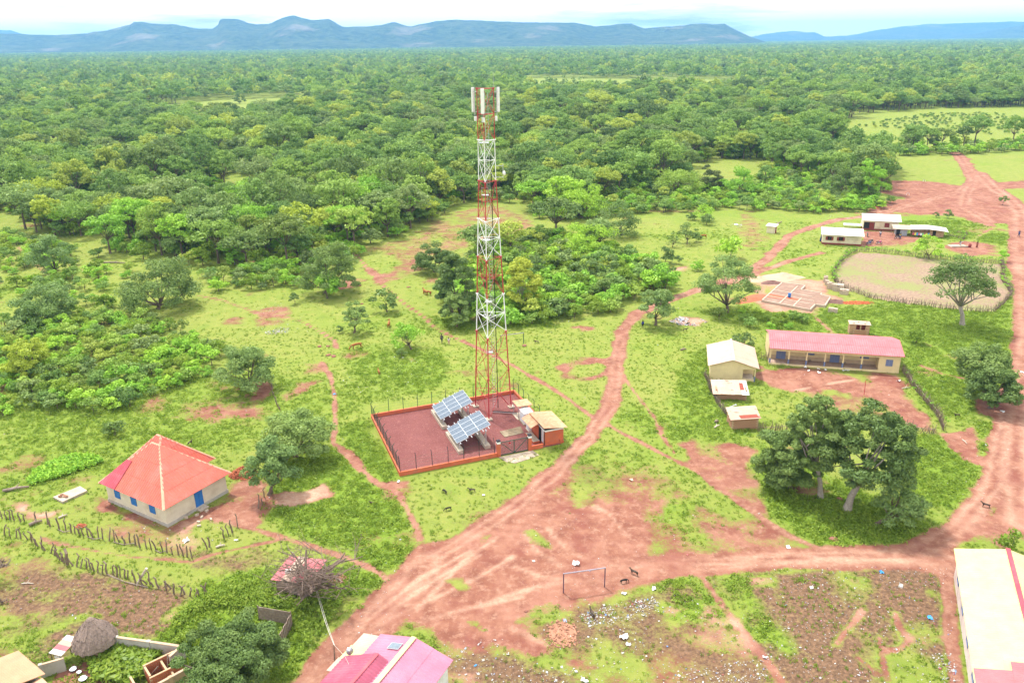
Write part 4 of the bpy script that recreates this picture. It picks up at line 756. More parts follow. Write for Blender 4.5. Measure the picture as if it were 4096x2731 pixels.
keep = ~inside(ux, uy, xy(FIELD)) & ~(s_poly(ux, uy, TOWER_YARD) < .3) & (fbm(ux, uy, 1.6, 61) > mk_[:, SO] * .95 - .02)
pr = (mk_[:, LU] * .62 + .05) * (1 - mk_[:, SO] * .8) * (1 - mk_[:, BR] * .75) * np.clip(1.5 - fbm(ux, uy, 4, 66) * 1.3, .1, 1) * np.where(mk_[:, BR] > .3, np.clip((fbm(ux, uy, 3.2, 71) - .5) * 12, 0, 2.2), 1.0)
kt = keep & (rs.random(n) < pr); s = rs.uniform(.55, 1.35, kt.sum()) * (.75 + .5 * mk_[kt, LU])
scatter('weeds', np.c_[ux[kt], uy[kt], np.zeros(kt.sum())], s, TUFT, 'low leafy weeds growing over the open ground', seed=11, tilt=.1)
vx, vy = rs.uniform(90, 330, 2600), rs.uniform(330, 560, 2600); kd = inside(vx, vy, xy([(1960,292),(2130,262),(2352,256),(2500,256),(2500,308),(2250,312),(2100,300)]))
scatter('pasture_tussocks', np.c_[vx[kd], vy[kd], np.zeros(kd.sum())][:420], rs.uniform(.5, .95, kd.sum())[:420], [BUSH_J[1]], 'dark tussocks dotted over the far right pasture', seed=15)
kb = keep & ~kt & (rs.random(n) < .17 * (1 - mk_[:, SO])) & (uy < 140)
scatter('grass', np.c_[ux[kb], uy[kb], np.zeros(kb.sum())], rs.uniform(.4, 1.0, kb.sum()), BLADE, 'short grass on the open ground', seed=12)
# ================================================================== TELECOM SITE
def paint_mat(name, c, rough=0.55, dirt=None): return M(name, c, rough, 0.10, 2.0, dirt, 0.6, 0.12, spec=0.3)
RED = paint_mat('tower_red', (0.46, 0.045, 0.055)); WHT = paint_mat('tower_white', (0.80, 0.80, 0.80)); ZINC = M('galvanised', (0.50, 0.52, 0.54), 0.45, 0.15, 4, metal=0.6, bump=0.1)
CONC = M('concrete', (0.48, 0.40, 0.31), 0.9, 0.2, 2.5, (0.25, 0.20, 0.16), 1.2); CONCD = M('concrete_stained', (0.22, 0.165, 0.105), 0.95, 0.45, 1.6, (0.36, 0.30, 0.21), 0.9)
ORANGE = M('orange_paint', (0.55, 0.13, 0.06), 0.8, 0.16, 1.2, (0.40, 0.15, 0.10), 0.8, 0.15); WHITEP = M('white_paint', (0.78, 0.78, 0.78), 0.7, 0.06, 1.5, (0.6, 0.56, 0.5), 0.6, 0.1)
BLACKP = M('black_paint', (0.025, 0.022, 0.03), 0.6, 0.2, 3); GREENM = M('green_metal', (0.022, 0.085, 0.055), 0.5, 0.2, 3, bump=0.1); BLACKM = M('dark_metal', (0.02, 0.03, 0.03), 0.5, 0.2, 3, bump=0.1)
tb = [N(1902, 1627), N(1956, 1680), N(2045, 1630)]           # feet of the three legs: left, front, right
tc0 = sum(tb, Vector()) / 3; TH = 44.6
tower = thing('telecom_tower', 'tall red and white lattice telecom tower in the walled gravel yard', 'tower', (tc0.x, tc0.y, 0))
lv0 = [b - tc0 for b in tb]
top_w = [(V(1900 / 1, 0, 1) * 0) for _ in tb]
# side shrinks in a straight taper to the sixth joint, then stays parallel
levels = [0.0, 6.2, 12.1, 17.6, 22.9, 28.1, 33.1, 38.3, TH]
def wfac(z): return max(0.405, 1.0 - z * (1 - 0.405) / 34.5)
def legp(i, z): return lv0[i] * wfac(z) + Vector((0, 0, z))
cols = [RED, RED, WHT, RED, WHT, RED, WHT, RED]
# band limits follow the photograph: two red bays at the foot, then bays in turn, the red head in two bays
for si in range(8):
    z0, z1 = levels[si], levels[si + 1]; m = cols[si]
    sec = MB()
    s_ = obj('tower_section', MB().box((lv0[1].x * wfac(z1), lv0[1].y * wfac(z1), z1 - 0.06), (.34, .34, .1)).mesh('flange'), m, tower)
    s_['label'] = ('red' if m is RED else 'white') + ' painted bay of the lattice tower'
    zm = (z0 + z1) / 2
    r = 0.088 - 0.0055 * si
    for i in range(3):
        MB().tube([legp(i, z0), legp(i, z1 - .005)], r, 8).build('leg', m, s_)
        if i != 1: MB().box(legp(i, z1 - .06), (.32, .32, .1)).build('flange', m, s_)
        a, b = i, (i + 1) % 3; q = MB(); br = 0.030
        mida = legp(a, zm).lerp(legp(b, zm), .5)
        if si in (0, 1, 3, 5): # K bracing round a mid strut
            q.tube([legp(a, zm), legp(b, zm)], br, 5)
            for e in (legp(a, z0), legp(b, z0), legp(a, z1), legp(b, z1)): q.tube([mida, e], br * 1.15, 5)
        elif si in (2, 4, 6):
            q.tube([legp(a, zm), legp(b, zm)], br, 5)
            for u, w_ in ((z0, zm), (zm, z1)): q.tube([legp(a, u), legp(b, w_)], br, 5); q.tube([legp(b, u), legp(a, w_)], br, 5)
        else:
            for u, w_ in ((z0, zm), (zm, z1)): q.tube([legp(a, u), legp(b, w_)], br, 5); q.tube([legp(b, u), legp(a, w_)], br, 5)
            q.tube([legp(a, zm), legp(b, zm)], br * 1.2, 5)
        q.build('brace', m, s_)
        if si in (5, 6, 7, 3, 4): MB().tube([legp(a, z1 - .08), legp(b, z1 - .08)], br * 1.2, 5).build('ring', m, s_)
        if si in (0, 1, 2, 3):
            mids = [legp(j, zm).lerp(legp((j + 1) % 3, zm), .5) for j in range(3)]
            MB().tube([mids[i], mids[(i + 1) % 3]], .03, 5).build('plan_brace', m, s_)
for i in range(3): box('footing', lv0[i] + Vector((0, 0, .12)), (.85, .85, .28), CONC, tower, .4)
# ladder inside, cable run and rest platforms
lp = Vector((lv0[2].x * .05 + .25, lv0[2].y * .4 + .35, 0)); lad = MB()
for dx in (-.2, .2): lad.tube([lp + Vector((dx, 0, .2)), lp * .45 + Vector((dx, 0, TH - .6))], .028, 5)
k_ = 0
while .4 + k_ * .42 < TH - .7:
    z = .4 + k_ * .42; c = lp.lerp(lp * .45, z / TH) + Vector((0, 0, z)); lad.tube([c - Vector((.2, 0, 0)), c + Vector((.2, 0, 0))], .018, 4); k_ += 1
lad.build('ladder', ZINC, tower)
MB().tube([lp + Vector((.5, 0, .2)), lp * .45 + Vector((.42, 0, 36.0))], .06, 6).build('feeder_cable', BLACKM, tower)
for z in (9.0, 16.5, 25.2, 31.2, 37.9):
    c = lp.lerp(lp * .45, z / TH); w_ = .9 if z < 37 else 1.3
    pl = MB().box((c.x - .45, c.y - .1, z), (w_, w_ * .8, .06)).build('rest_platform', ZINC, tower)
    g = MB()
    for dz in (.5, 1.0): g.box((c.x - .45, c.y - .1 - w_ * .4, z + dz), (w_, .03, .03)); g.box((c.x - .45 - w_ * .5, c.y - .1, z + dz), (.03, w_ * .8, .03))
    for dx in (-.5, .5): g.box((c.x - .45 + dx * w_, c.y - .1 - w_ * .4, z + .5), (.03, .03, 1.0))
    if z < 37: g.build('guard_rail', ZINC, pl)
# head: three sector antennas, radio units, lightning rod, dish
for i, lab in ((0, 'left'), (1, 'front'), (2, 'right')):
    d = Vector((lv0[i].x, lv0[i].y, 0)).normalized(); a0 = legp(i, TH - 3.1) + d * .62; ang = math.atan2(d.y, d.x)
    an = MB(); an.box((a0.x, a0.y, TH - 1.45), (.2, .42, 2.95), ang); an.box((a0.x, a0.y, TH - 2.96), (.14, .34, .07), ang)
    A = an.build('sector_antenna', WHT, tower)
    p = legp(i, TH - 3.1) + d * .38
    MB().tube([(p.x, p.y, TH - 3.4), (p.x, p.y, TH - .05)], .045, 6).build('mount_pole', ZINC, A)
    for z in (TH - 2.9, TH - .5):
        q = legp(i, z); MB().tube([q, (p.x, p.y, z), (a0.x, a0.y, z)], .035, 5).build('bracket', ZINC, A)
    u = legp(i, TH - 3.75) + d * .28
    MB().box((u.x, u.y, TH - 3.75), (.22, .36, .55), ang).build('radio_unit', WHT, tower)
    MB().tube([(a0.x, a0.y, TH - 3.0), (a0.x + d.x * .1, a0.y + d.y * .1, TH - 3.7), (a0.x - d.x * .1, a0.y - d.y * .1, TH - 4.4), (u.x, u.y, TH - 4.05)], .022, 5).build('jumper_cable', BLACKM, tower)
MB().tube([legp(2, TH - .4), legp(2, TH + 1.9)], [.02, .012], 5).build('lightning_rod', ZINC, tower)
hc = legp(2, 34.6); dish = MB(); dc = hc + Vector((1.15, -.1, -.6))
dish.lathe([(0.02, -.16), (.16, -.15), (.27, -.06), (.31, .05), (.30, .10), (.02, .16)], 18)
dm = dish.mesh('microwave_dish', True); D = obj('microwave_dish', dm, WHT, tower); D.location = dc; D.rotation_euler = (0, math.radians(80), math.radians(-20))
mk2 = MB()
for dz in (.35, -1.1): mk2.tube([hc + Vector((0, 0, dz)), Vector((dc.x - .12, dc.y, hc.z + dz))], .035, 5)
mk2.tube([(dc.x - .12, dc.y, hc.z - 1.3), (dc.x - .12, dc.y, hc.z + .6)], .045, 6); mk2.build('dish_mount', ZINC, tower)
# ------------------------------------------------------------------ walled yard
CW = [N(1460, 1675), N(1599, 1905), N(2248, 1776), N(2062, 1573)]      # left-back, front-left, front-right, back-right
FL = CW[1]; ax = (CW[2] - CW[1]); ax.normalize(); ay = Vector((-ax.y, ax.x, 0)); WX = (CW[2] - CW[1]).length; WY = (CW[0] - CW[1]).length
YR = math.atan2(ax.y, ax.x)
def yl(x, y): return FL + ax * x + ay * y
def yinv(p): d = p - FL; return d.dot(ax), d.dot(ay)
def gravel_material():
    m, t = mk('gravel'); k = NT(t); P = k.n('ShaderNodeTexCoord').outputs['Object']
    a = k.noise(P, 0.35, 4); b = k.noise(P, 9, 4, .7); v = k.n('ShaderNodeTexVoronoi', ins={'Vector': P, 'Scale': 11.0})
    c = k.ramp(a, (.3, (0.20, 0.072, 0.066)), (.7, (0.255, 0.098, 0.088))); c = k.mix(k.ramp(b, (.35, .6), (.62, 0.)), c, (0.10, 0.033, 0.033))
    c = k.mix(k.ramp(v.outputs['Color'], (.78, 0.), (.85, .45)), c, (0.37, 0.19, 0.16))
    k.out(k.bsdf(c, .95, k.bump(v.outputs['Distance'], .6, .06), spec=.1)); return m
gy = MB().bb(.1, WX - .1, .1, WY - .1, 0.0, .06).build('gravel_yard', gravel_material()); gy.location = (FL.x, FL.y, 0); gy.rotation_euler = (0, 0, YR); tag(gy, kind='structure')
wall = thing('perimeter_wall', 'low orange wall with green wire fence posts round the tower yard', 'wall', (FL.x, FL.y, 0), YR)
GX0, _ = yinv(N(2000, 1823)); GX1, _ = yinv(N(2112, 1800))       # gate opening
HX0, _ = yinv(N(2168, 1786))
tw = .2; hz = .52
for a, b, c, d in ((0, GX0 - .42, 0, tw), (GX1 + .42, HX0, 0, tw), (0, tw, tw + .003, WY), (tw + .003, WX, WY - tw, WY + .003), (WX - tw, WX + .003, tw, WY - tw - .003)):
    MB().bb(a, b, c, d, 0, hz).build('wall_panel', ORANGE, wall)
    MB().bb(a - .02, b + .02, c - .02, d + .02, hz + .002, hz + .06).build('coping', ORANGE, wall)
POSTM = {}
def post_mesh(ang):
    if ang not in POSTM:
        q = MB(); q.tube([(0, 0, 0), (0, 0, 1.75)], .04, 6); q.tube([(0, 0, 1.75), (math.cos(ang) * .28, math.sin(ang) * .28, 2.1)], .035, 6); POSTM[ang] = q.mesh('fence_post')
    return POSTM[ang]
def posts(p0, p1, n, ang, mt):
    for i in range(n):
        o = obj('fence_post', post_mesh(ang), mt, wall); x = p0[0] + (p1[0] - p0[0]) * i / (n - 1); y = p0[1] + (p1[1] - p0[1]) * i / (n - 1); o.location = (x, y, hz + .05)
        o.rotation_euler = (rnd.uniform(-.02, .02), rnd.uniform(-.02, .02), 0)
h2 = math.pi / 2
posts((.12, .12), (GX0 - .75, .12), 7, 2 * h2 * 0 + h2 * 1.0 + 0.0, BLACKM); posts((.12, 1.9), (.12, WY - .15), 9, 0.0, GREENM)
posts((2.6, WY - .12), (WX - .2, WY - .12), 10, -h2, GREENM); posts((WX - .12, 7.4), (WX - .12, WY - 2.2), 5, 2 * h2, GREENM)
wr = MB()
for z in (hz + .35, hz + .8, hz + 1.25, hz + 1.7): wr.tube([(.12, .12, z), (GX0 - .8, .12, z)], .007, 3); wr.tube([(.12, .12, z), (.12, WY - .1, z)], .007, 3); wr.tube([(.12, WY - .12, z), (WX - .1, WY - .12, z)], .007, 3); wr.tube([(WX - .12, 6.5, z), (WX - .12, WY - .1, z)], .007, 3)
wr.build('fence_wire', GREENM, wall)
mesh_m, t_ = mk('chain_link'); k = NT(t_); uvn = k.n('ShaderNodeTexCoord').outputs['Object']
wv = k.n('ShaderNodeTexWave', bands_direction='DIAGONAL', ins={'Vector': uvn, 'Scale': 6.0}); tp_ = k.n('ShaderNodeBsdfTransparent'); df = k.n('ShaderNodeBsdfDiffuse', ins={'Color': (.02, .05, .04, 1)})
k.out(k.n('ShaderNodeMixShader', ins={0: k.ramp(wv.outputs['Fac'], (.70, 0.), (.85, .75)), 1: tp_.outputs[0], 2: df.outputs[0]}).outputs[0])
MB().bb(.115, .121, .25, WY - .2, hz + .1, hz + 1.75).build('chain_link', mesh_m, wall)
for gx in (GX0 - .2, GX1 + .2):
    pl = MB().bb(gx - .22, gx + .22, -.1, .34, 0, 1.85).build('gate_pillar', ORANGE, wall)
    MB().bb(gx - .225, gx + .225, -.105, .345, 1.852, 2.15).build('white_band', WHITEP, pl); MB().bb(gx - .23, gx + .23, -.11, .35, 2.152, 2.34).build('cap', BLACKP, pl)
gate = thing('yard_gate', 'dark green double leaf metal gate with diagonal struts in the orange wall', 'gate', (FL.x, FL.y, 0), YR)
gm = (GX0 + GX1) / 2
for a, b, up in ((GX0 + .03, gm - .015, 0), (gm + .015, GX1 - .03, 1)):
    lf = MB(); z0, z1 = .12, 1.95
    for p, q in (((a, z0), (b, z0)), ((a, z1), (b, z1)), ((a, z0), (a, z1)), ((b, z0), (b, z1))): lf.tube([(p[0], .12, p[1]), (q[0], .12, q[1])], .045, 6)
    Lf = lf.build('gate_leaf', GREENM, gate); MB().tube([(b if up else a, .12, z1), (a if up else b, .12, z0)], .04, 6).build('strut', GREENM, Lf)
    MB().bb(a, b, .115, .125, z0, z1).build('gate_mesh', mesh_m, Lf)
MB().bb(gm - .75, gm - .45, .06, .09, 1.55, 1.72).build('warning_plate', M('plate_red', (.4, .03, .03)), gate)
ap = MB().prism([(GX0 - .3, -.2), (GX1 + .5, -.15), (GX1 + .8, -1.6), (GX1 - .6, -2.0), (GX0 + 1.1, -2.4), (GX0 + .2, -1.7)], 0, .05).build('gate_apron', M('apron', (.42, .34, .26), .9, .35, 1.2, (.2, .13, .09), 1.1)); ap.location = (FL.x, FL.y, 0); ap.rotation_euler = (0, 0, YR); tag(ap, kind='structure')
# ------------------------------------------------------------------ solar tables
def cell_material():
    m, t = mk('solar_cells'); k = NT(t); P = k.n('ShaderNodeTexCoord').outputs['Object']
    b = k.n('ShaderNodeTexBrick', offset=0.0, ins={'Vector': P, 'Scale': 1.0, 'Color1': (.075, .105, .145, 1), 'Color2': (.10, .13, .17, 1), 'Mortar': (.22, .26, .30, 1), 'Mortar Size': .006, 'Brick Width': .165, 'Row Height': .165})
    k.out(k.bsdf(b.outputs['Color'], .22, spec=.45)); return m
CELL = cell_material(); ALU = M('aluminium', (.55, .57, .59), .4, .08, 3, metal=.35, bump=0)
def solar_array(label, y0, y1):
    """panels on rails across two plinths; slope rises from x=8.4 to x=13.2 of the yard frame"""
    t = thing('solar_table', label, 'solar panels', (FL.x, FL.y, 0), YR)
    A0, A1 = Vector((8.4, y0, 1.3)), Vector((13.2, y0, 2.9)); ex = A1 - A0; ux = ex.normalized(); uy = Vector((0, 1, 0)); nn = ux.cross(uy); pw, ph = ex.length / 3, (y1 - y0) / 4
    R = Matrix((ux, uy, nn)).transposed(); pm = MB().bb(.03, pw - .03, .03, ph - .03, 0, .035).mesh('cells'); fm = MB()
    for a in ((0, pw, 0, .028), (0, pw, ph - .028, ph), (0, .028, .029, ph - .029), (pw - .028, pw, .029, ph - .029)): fm.bb(*a, -.01, .045)
    fm = fm.mesh('panel_frame')
    for i in range(3):
        for j in range(4):
            p = obj('solar_panel', pm, CELL, t); p.matrix_local = Matrix.Translation(A0 + ux * (pw * i) + uy * (ph * j + (-.35 if i == 0 else 0)) + nn * (.05 + .006 * i)) @ R.to_4x4(); obj('panel_frame', fm, ALU, p)
    for i in range(6):
        a = A0 + ux * (pw * (i * .5 + .25)) - uy * (.75 if i < 2 else .55) - nn * .03; MB().tube([a, a + uy * (y1 - y0 + 1.05)], .06, 4).build('rail', ALU, t)
    for s in (.06, .82):
        b = A0 + ex * s - nn * .14
        MB().tube([b - uy * .6, b + uy * (y1 - y0 + .5)], .06, 4).build('beam', ZINC, t)
        for q in (-.3, .5, 1.0):
            c = b + uy * ((y1 - y0) * max(q, 0) + (q if q < 0 else 0)); MB().tube([(c.x, c.y, .45), c], .065, 6).build('leg', ZINC, t)
            if s > .5: MB().tube([(c.x, c.y, c.z - .3), (c.x - .75, c.y, .5)], .03, 4).build('tie', ZINC, t)
        box('plinth', (b.x, (y0 + y1) / 2 - .3, .28), (.75, y1 - y0 + 1.3, .5), CONC, t)
    for s in (.3, .55): a = A0 + ex * s - nn * .2; MB().tube([(A0 + ex * .06) - nn * .2 + uy * (.5 if s < .5 else 3.5), (A0 + ex * .82) - nn * .2 + uy * (.5 if s < .5 else 3.5)], .05, 4).build('cross_beam', ZINC, t)
solar_array('rear tilted blue solar table on concrete plinths beside the tower', 10.9, 15.4); solar_array('front tilted blue solar table nearest the green gate', 3.4, 8.0)
# ------------------------------------------------------------------ shelter and cabinets
def tile_material():
    m, t = mk('clay_roof'); k = NT(t); P = k.n('ShaderNodeTexCoord').outputs['Object']; a = k.noise(P, 2.5, 5); b = k.noise(P, 0.7, 4)
    c = k.ramp(a, (.3, (.50, .25, .13)), (.7, (.66, .40, .24))); c = k.mix(k.ramp(b, (.55, 0.), (.75, .5)), c, (.42, .10, .06)); k.out(k.bsdf(c, .6, spec=.3)); return m
TILE = tile_material()
sh = thing('equipment_shelter', 'orange equipment shelter with ribbed tan roof at the gate corner of the yard', 'shelter', (FL.x, FL.y, 0), YR)
x0, x1, y0, y1 = 19.6, 22.3, .36, 4.7
for a in ((x0, x1, y0, y0 + .2), (x0, x1, y1 - .2, y1), (x1 - .2, x1, y0 + .203, y1 - .203), (x0, x0 + .2, y0 + .203, 1.5), (x0, x0 + .2, 2.4, y1 - .203)): MB().bb(*a, 0, 2.05).build('wall', ORANGE, sh)
MB().bb(x0 - .05, x1 + .06, y0 - .06, y0 + .02, 0, .3).build('plinth_course', ORANGE, sh)
MB().bb(x0 - .003, x1 + .003, y0 - .012, y1 + .012, 2.053, 2.28).build('white_band', WHITEP, sh)
MB()._add([(x0, y0, 2.283), (x1, y0, 2.283), (x1, y1, 2.283), (x0, y1, 2.283), (x0, y0, 2.82), (x1, y0, 2.45), (x1, y1, 2.45), (x0, y1, 2.82)], [(3, 2, 1, 0), (4, 5, 6, 7), (0, 1, 5, 4), (1, 2, 6, 5), (2, 3, 7, 6), (3, 0, 4, 7)]).build('gable_infill', BLACKP, sh)
corrugated('roof', (x0 - .35, y0 - .5, 2.92), (0, y1 - y0 + .95, 0), (3.4, 0, -.48), TILE, sh, .36, .06)
corrugated('porch_roof', (x0 - .02, 1.9, 2.72), (0, 3.3, 0), (-1.35, 0, -.55), TILE, sh, .36, .06)
dd = MB().bb(x0 + .06, x0 + .14, 1.503, 2.397, 0, 2.05).build('door', BLACKM, sh); gr = MB()
for i in range(6): gr.bb(x0 - .01, x0 + .03, 1.55 + i * .16, 1.58 + i * .16, .1, 2.0)
gr.build('grille', BLACKM, dd); MB().bb(x0 - .03, x0 + .0, .7, 1.35, .3, 2.05).build('side_panel', M('panel_grey', (.55, .57, .6)), sh)
MB().tube([(x0 - .05, y0 - .08, .2), (x0 - .05, y0 - .08, 2.2)], .05, 6).build('downpipe', BLACKM, sh)
pr_ = MB().bb(18.4, 19.35, 1.4, 4.2, .06, .34).build('porch_step', ORANGE, sh); MB().bb(18.42, 19.33, 1.42, 4.18, .342, .37).build('tread', CONC, pr_)
ds = MB().prism([(15.45, 6.3), (15.55, 4.55), (18.35, 4.75), (18.7, 6.7)], .05, .13).build('concrete_pad', CONCD); ds.location = (FL.x, FL.y, 0); ds.rotation_euler = (0, 0, YR); tag(ds, kind='structure')
def yard_thing(n, l, c): return thing(n, l, c, (FL.x, FL.y, 0), YR)
cb = yard_thing('generator_cabinet', 'large white generator cabinet beside the orange shelter', 'cabinet'); MB().bb(19.3, 20.7, 6.9, 8.5, .15, 1.75).build('casing', WHITEP, cb); MB().bb(19.25, 20.75, 6.85, 8.55, 1.752, 1.83).build('lid', WHITEP, cb); MB().bb(19.2, 20.8, 6.8, 8.6, .06, .148).build('base', CONCD, cb)
MB().bb(19.285, 19.297, 7.1, 8.3, .4, 1.5).build('door', M('cabinet_door', (.66, .68, .7)), cb)
cb = yard_thing('battery_cabinet', 'narrow white cabinet under the porch roof of the orange shelter', 'cabinet'); MB().bb(19.2, 19.58, 4.9, 5.9, .1, 1.5).build('casing', WHITEP, cb); MB().bb(19.185, 19.198, 5.0, 5.8, .3, 1.3).build('door', M('cabinet_door', (.66, .68, .7)), cb); MB().bb(19.1, 19.62, 4.8, 6.0, .06, .098).build('base', CONC, cb)
cb = yard_thing('radio_cabinet', 'small tall white cabinet under the open tin canopy', 'cabinet'); MB().bb(20.1, 20.8, 9.3, 10.0, .2, 1.5).build('casing', WHITEP, cb); MB().bb(20.05, 20.85, 9.25, 10.05, 1.502, 1.58).build('lid', WHITEP, cb); MB().bb(20.0, 20.9, 9.2, 10.1, .1, .198).build('base', CONC, cb)
cn = yard_thing('tin_canopy', 'small ribbed tan canopy on thin posts behind the white cabinets', 'canopy'); corrugated('roof', (19.1, 8.9, 2.05), (0, 2.2, 0), (2.3, 0, -.1), TILE, cn, .32, .05)
for px, py in ((19.3, 9.05), (19.3, 10.9), (21.2, 9.05), (21.2, 10.9)): MB().tube([(px, py, .06), (px, py, 2.0)], .04, 6).build('post', ZINC, cn)
MB().bb(19.05, 21.4, 8.8, 10.95, .05, .1).build('pad', CONC, cn)
tr_ = yard_thing('cable_tray', 'galvanised ladder cable tray running from the tower to the cabinets', 'cable tray'); tq = MB()
pa, pb = Vector((16.5, 12.3, .28)), Vector((19.6, 10.5, .28)); dv = (pb - pa).normalized(); sv_ = Vector((-dv.y, dv.x, 0)) * .18
for s in (1, -1): MB().tube([pa + sv_ * s, pb + sv_ * s], .03, 4).build('side_rail', ZINC, tr_)
for i in range(14): c = pa.lerp(pb, (i + .5) / 14); MB().tube([c - sv_, c + sv_], .022, 4).build('rung', ZINC, tr_)
for i in (0, 1): c = pa.lerp(pb, i); MB().tube([(c.x, c.y, .05), c], .04, 4).build('support', ZINC, tr_)
MB().tube([pa + Vector((0, 0, .05)), pb + Vector((0, 0, .05))], .07, 6).build('cable_bundle', BLACKM, tr_)
# ================================================================== HOUSES
def sheet_material(name, c, streak=(0, 0, 0), sf=.35, rough=.5, rust=None):
    m, t = mk(name); k = NT(t); P = k.n('ShaderNodeTexCoord').outputs['Object']; a = k.noise(P, .8, 5); b = k.noise(P, 6, 4)
    cc = k.ramp(a, (.3, tuple(v * .86 for v in c)), (.7, tuple(min(.9, v * 1.1) for v in c))); cc = k.mix(k.ramp(b, (.45, 0.), (.8, .25)), cc, tuple(v * .7 for v in c))
    cc = k.mix(k.ramp(k.noise(P, .35, 7, .75), (.50, 0.), (.66, .38)), cc, tuple(min(.9, v * .75 + .13) for v in c))
    if rust: cc = k.mix(k.ramp(k.noise(P, .9, 6, .7), (.52, 0.), (.62, .85)), cc, rust)
    k.out(k.bsdf(cc, rough, spec=.35)); MATS[name] = m; return m
S_RED = sheet_material('sheet_red', (.56, .125, .085)); S_DRED = sheet_material('sheet_dark_red', (.46, .06, .085)); S_PINK = sheet_material('sheet_pink', (.50, .125, .14)); S_MAG = sheet_material('sheet_magenta', (.50, .165, .245)); S_DMAG = sheet_material('sheet_deep_magenta', (.35, .075, .125))
S_CREAM = sheet_material('sheet_cream', (.68, .62, .24)); S_TAN = sheet_material('sheet_tan', (.54, .31, .18)); S_TANP = sheet_material('sheet_pale_tan', (.50, .35, .26)); S_RUST = sheet_material('sheet_rusty', (.52, .35, .26), rust=(.30, .09, .05)); S_ZINC = sheet_material('sheet_zinc', (.62, .58, .53)); S_SAL = sheet_material('ridge_salmon', (.72, .36, .24))
PLAST = M('plaster', (.66, .58, .46), .9, .1, 1.2, (.50, .40, .29), .5); PLGREY = M('plaster_grey', (.45, .42, .38), .9, .15, 1.5, (.30, .22, .17), .6); YELW = M('yellow_wall', (.74, .60, .33), .85, .08, 1.2, (.58, .45, .27), .4); CREAMW = M('cream_wall', (.72, .64, .46), .85, .08, 1.2, (.5, .38, .26), .4)
BLUE = M('blue_paint', (.03, .16, .46), .55, .12, 3); GBLUE = M('grey_blue_paint', (.17, .21, .36), .6, .12, 3); MAROON = M('maroon_paint', (.24, .045, .035), .6, .15, 3); WOOD_ = M('old_wood', (.27, .20, .16), .9, .35, 5, (.42, .37, .33), 2.0); WOODD = M('fence_wood', (.22, .16, .12), .95, .45, 6, (.34, .28, .23), 2.5); DARK = M('dark_inside', (.03, .025, .022), .9, .2, 2); MUD = M('mud_plaster', (.50, .36, .22), .95, .15, 1.5, (.38, .26, .16), .8); EARTH = M('bare_earth', (.30, .13, .09), .95, .3, 2)
def brick_material(name, c1, c2, mortar, bw=.3, rh=.14, sc_=1.0):
    m, t = mk(name); k = NT(t); P = k.n('ShaderNodeTexCoord'); g = k.n('ShaderNodeSeparateXYZ', ins={0: P.outputs['Object']}); cm = k.n('ShaderNodeCombineXYZ', ins={0: k.math('ADD', g.outputs[0], g.outputs[1]), 1: g.outputs[2]})
    b = k.n('ShaderNodeTexBrick', ins={'Vector': cm.outputs[0], 'Scale': sc_, 'Color1': (*c1, 1), 'Color2': (*c2, 1), 'Mortar': (*mortar, 1), 'Mortar Size': .018, 'Brick Width': bw, 'Row Height': rh}); nz = k.noise(P.outputs['Object'], 3, 5)
    k.out(k.bsdf(k.mix(k.ramp(nz, (.4, 0.), (.8, .5)), b.outputs['Color'], tuple(v * .6 for v in c1)), .95, k.bump(b.outputs['Fac'], -.5, .03), spec=.1)); return m
BRICK = brick_material('mud_brick', (.40, .19, .11), (.52, .29, .18), (.55, .42, .30)); 
BRK = M('brick_red', (.42, .13, .065), .9, .4, 4); BLK = M('block_grey', (.52, .42, .33), .95, .2, 3)
def leaf_window(t, x, y, z, w_, h, mat, ny=-1, axis='x', frame_m=None):
    """two shutters in a frame set on a wall; ny = which way it looks"""
    e = .05 * ny
    def B(a0, a1, d0, d1, z0, z1): return (a0, a1, min(y + d0, y + d1), max(y + d0, y + d1), z0, z1) if axis == 'x' else (min(y + d0, y + d1), max(y + d0, y + d1), a0, a1, z0, z1)
    f = MB(); fr_ = .06
    for a in ((x - w_ / 2 - fr_, x + w_ / 2 + fr_, z - fr_, z), (x - w_ / 2 - fr_, x + w_ / 2 + fr_, z + h, z + h + fr_), (x - w_ / 2 - fr_, x - w_ / 2, z + .001, z + h - .001), (x + w_ / 2, x + w_ / 2 + fr_, z + .001, z + h - .001)): f.bb(*B(a[0], a[1], .002 * ny, e * 1.3, a[2], a[3]))
    o = f.build('window' if h < 1.6 else 'door', frame_m or mat, t)
    for a, b in ((x - w_ / 2 + .01, x - .01), (x + .01, x + w_ / 2 - .01)): MB().bb(*B(a, b, .004 * ny, e * .8, z + .01, z + h - .01)).build('shutter' if h < 1.6 else 'door_leaf', mat, o)
    return o
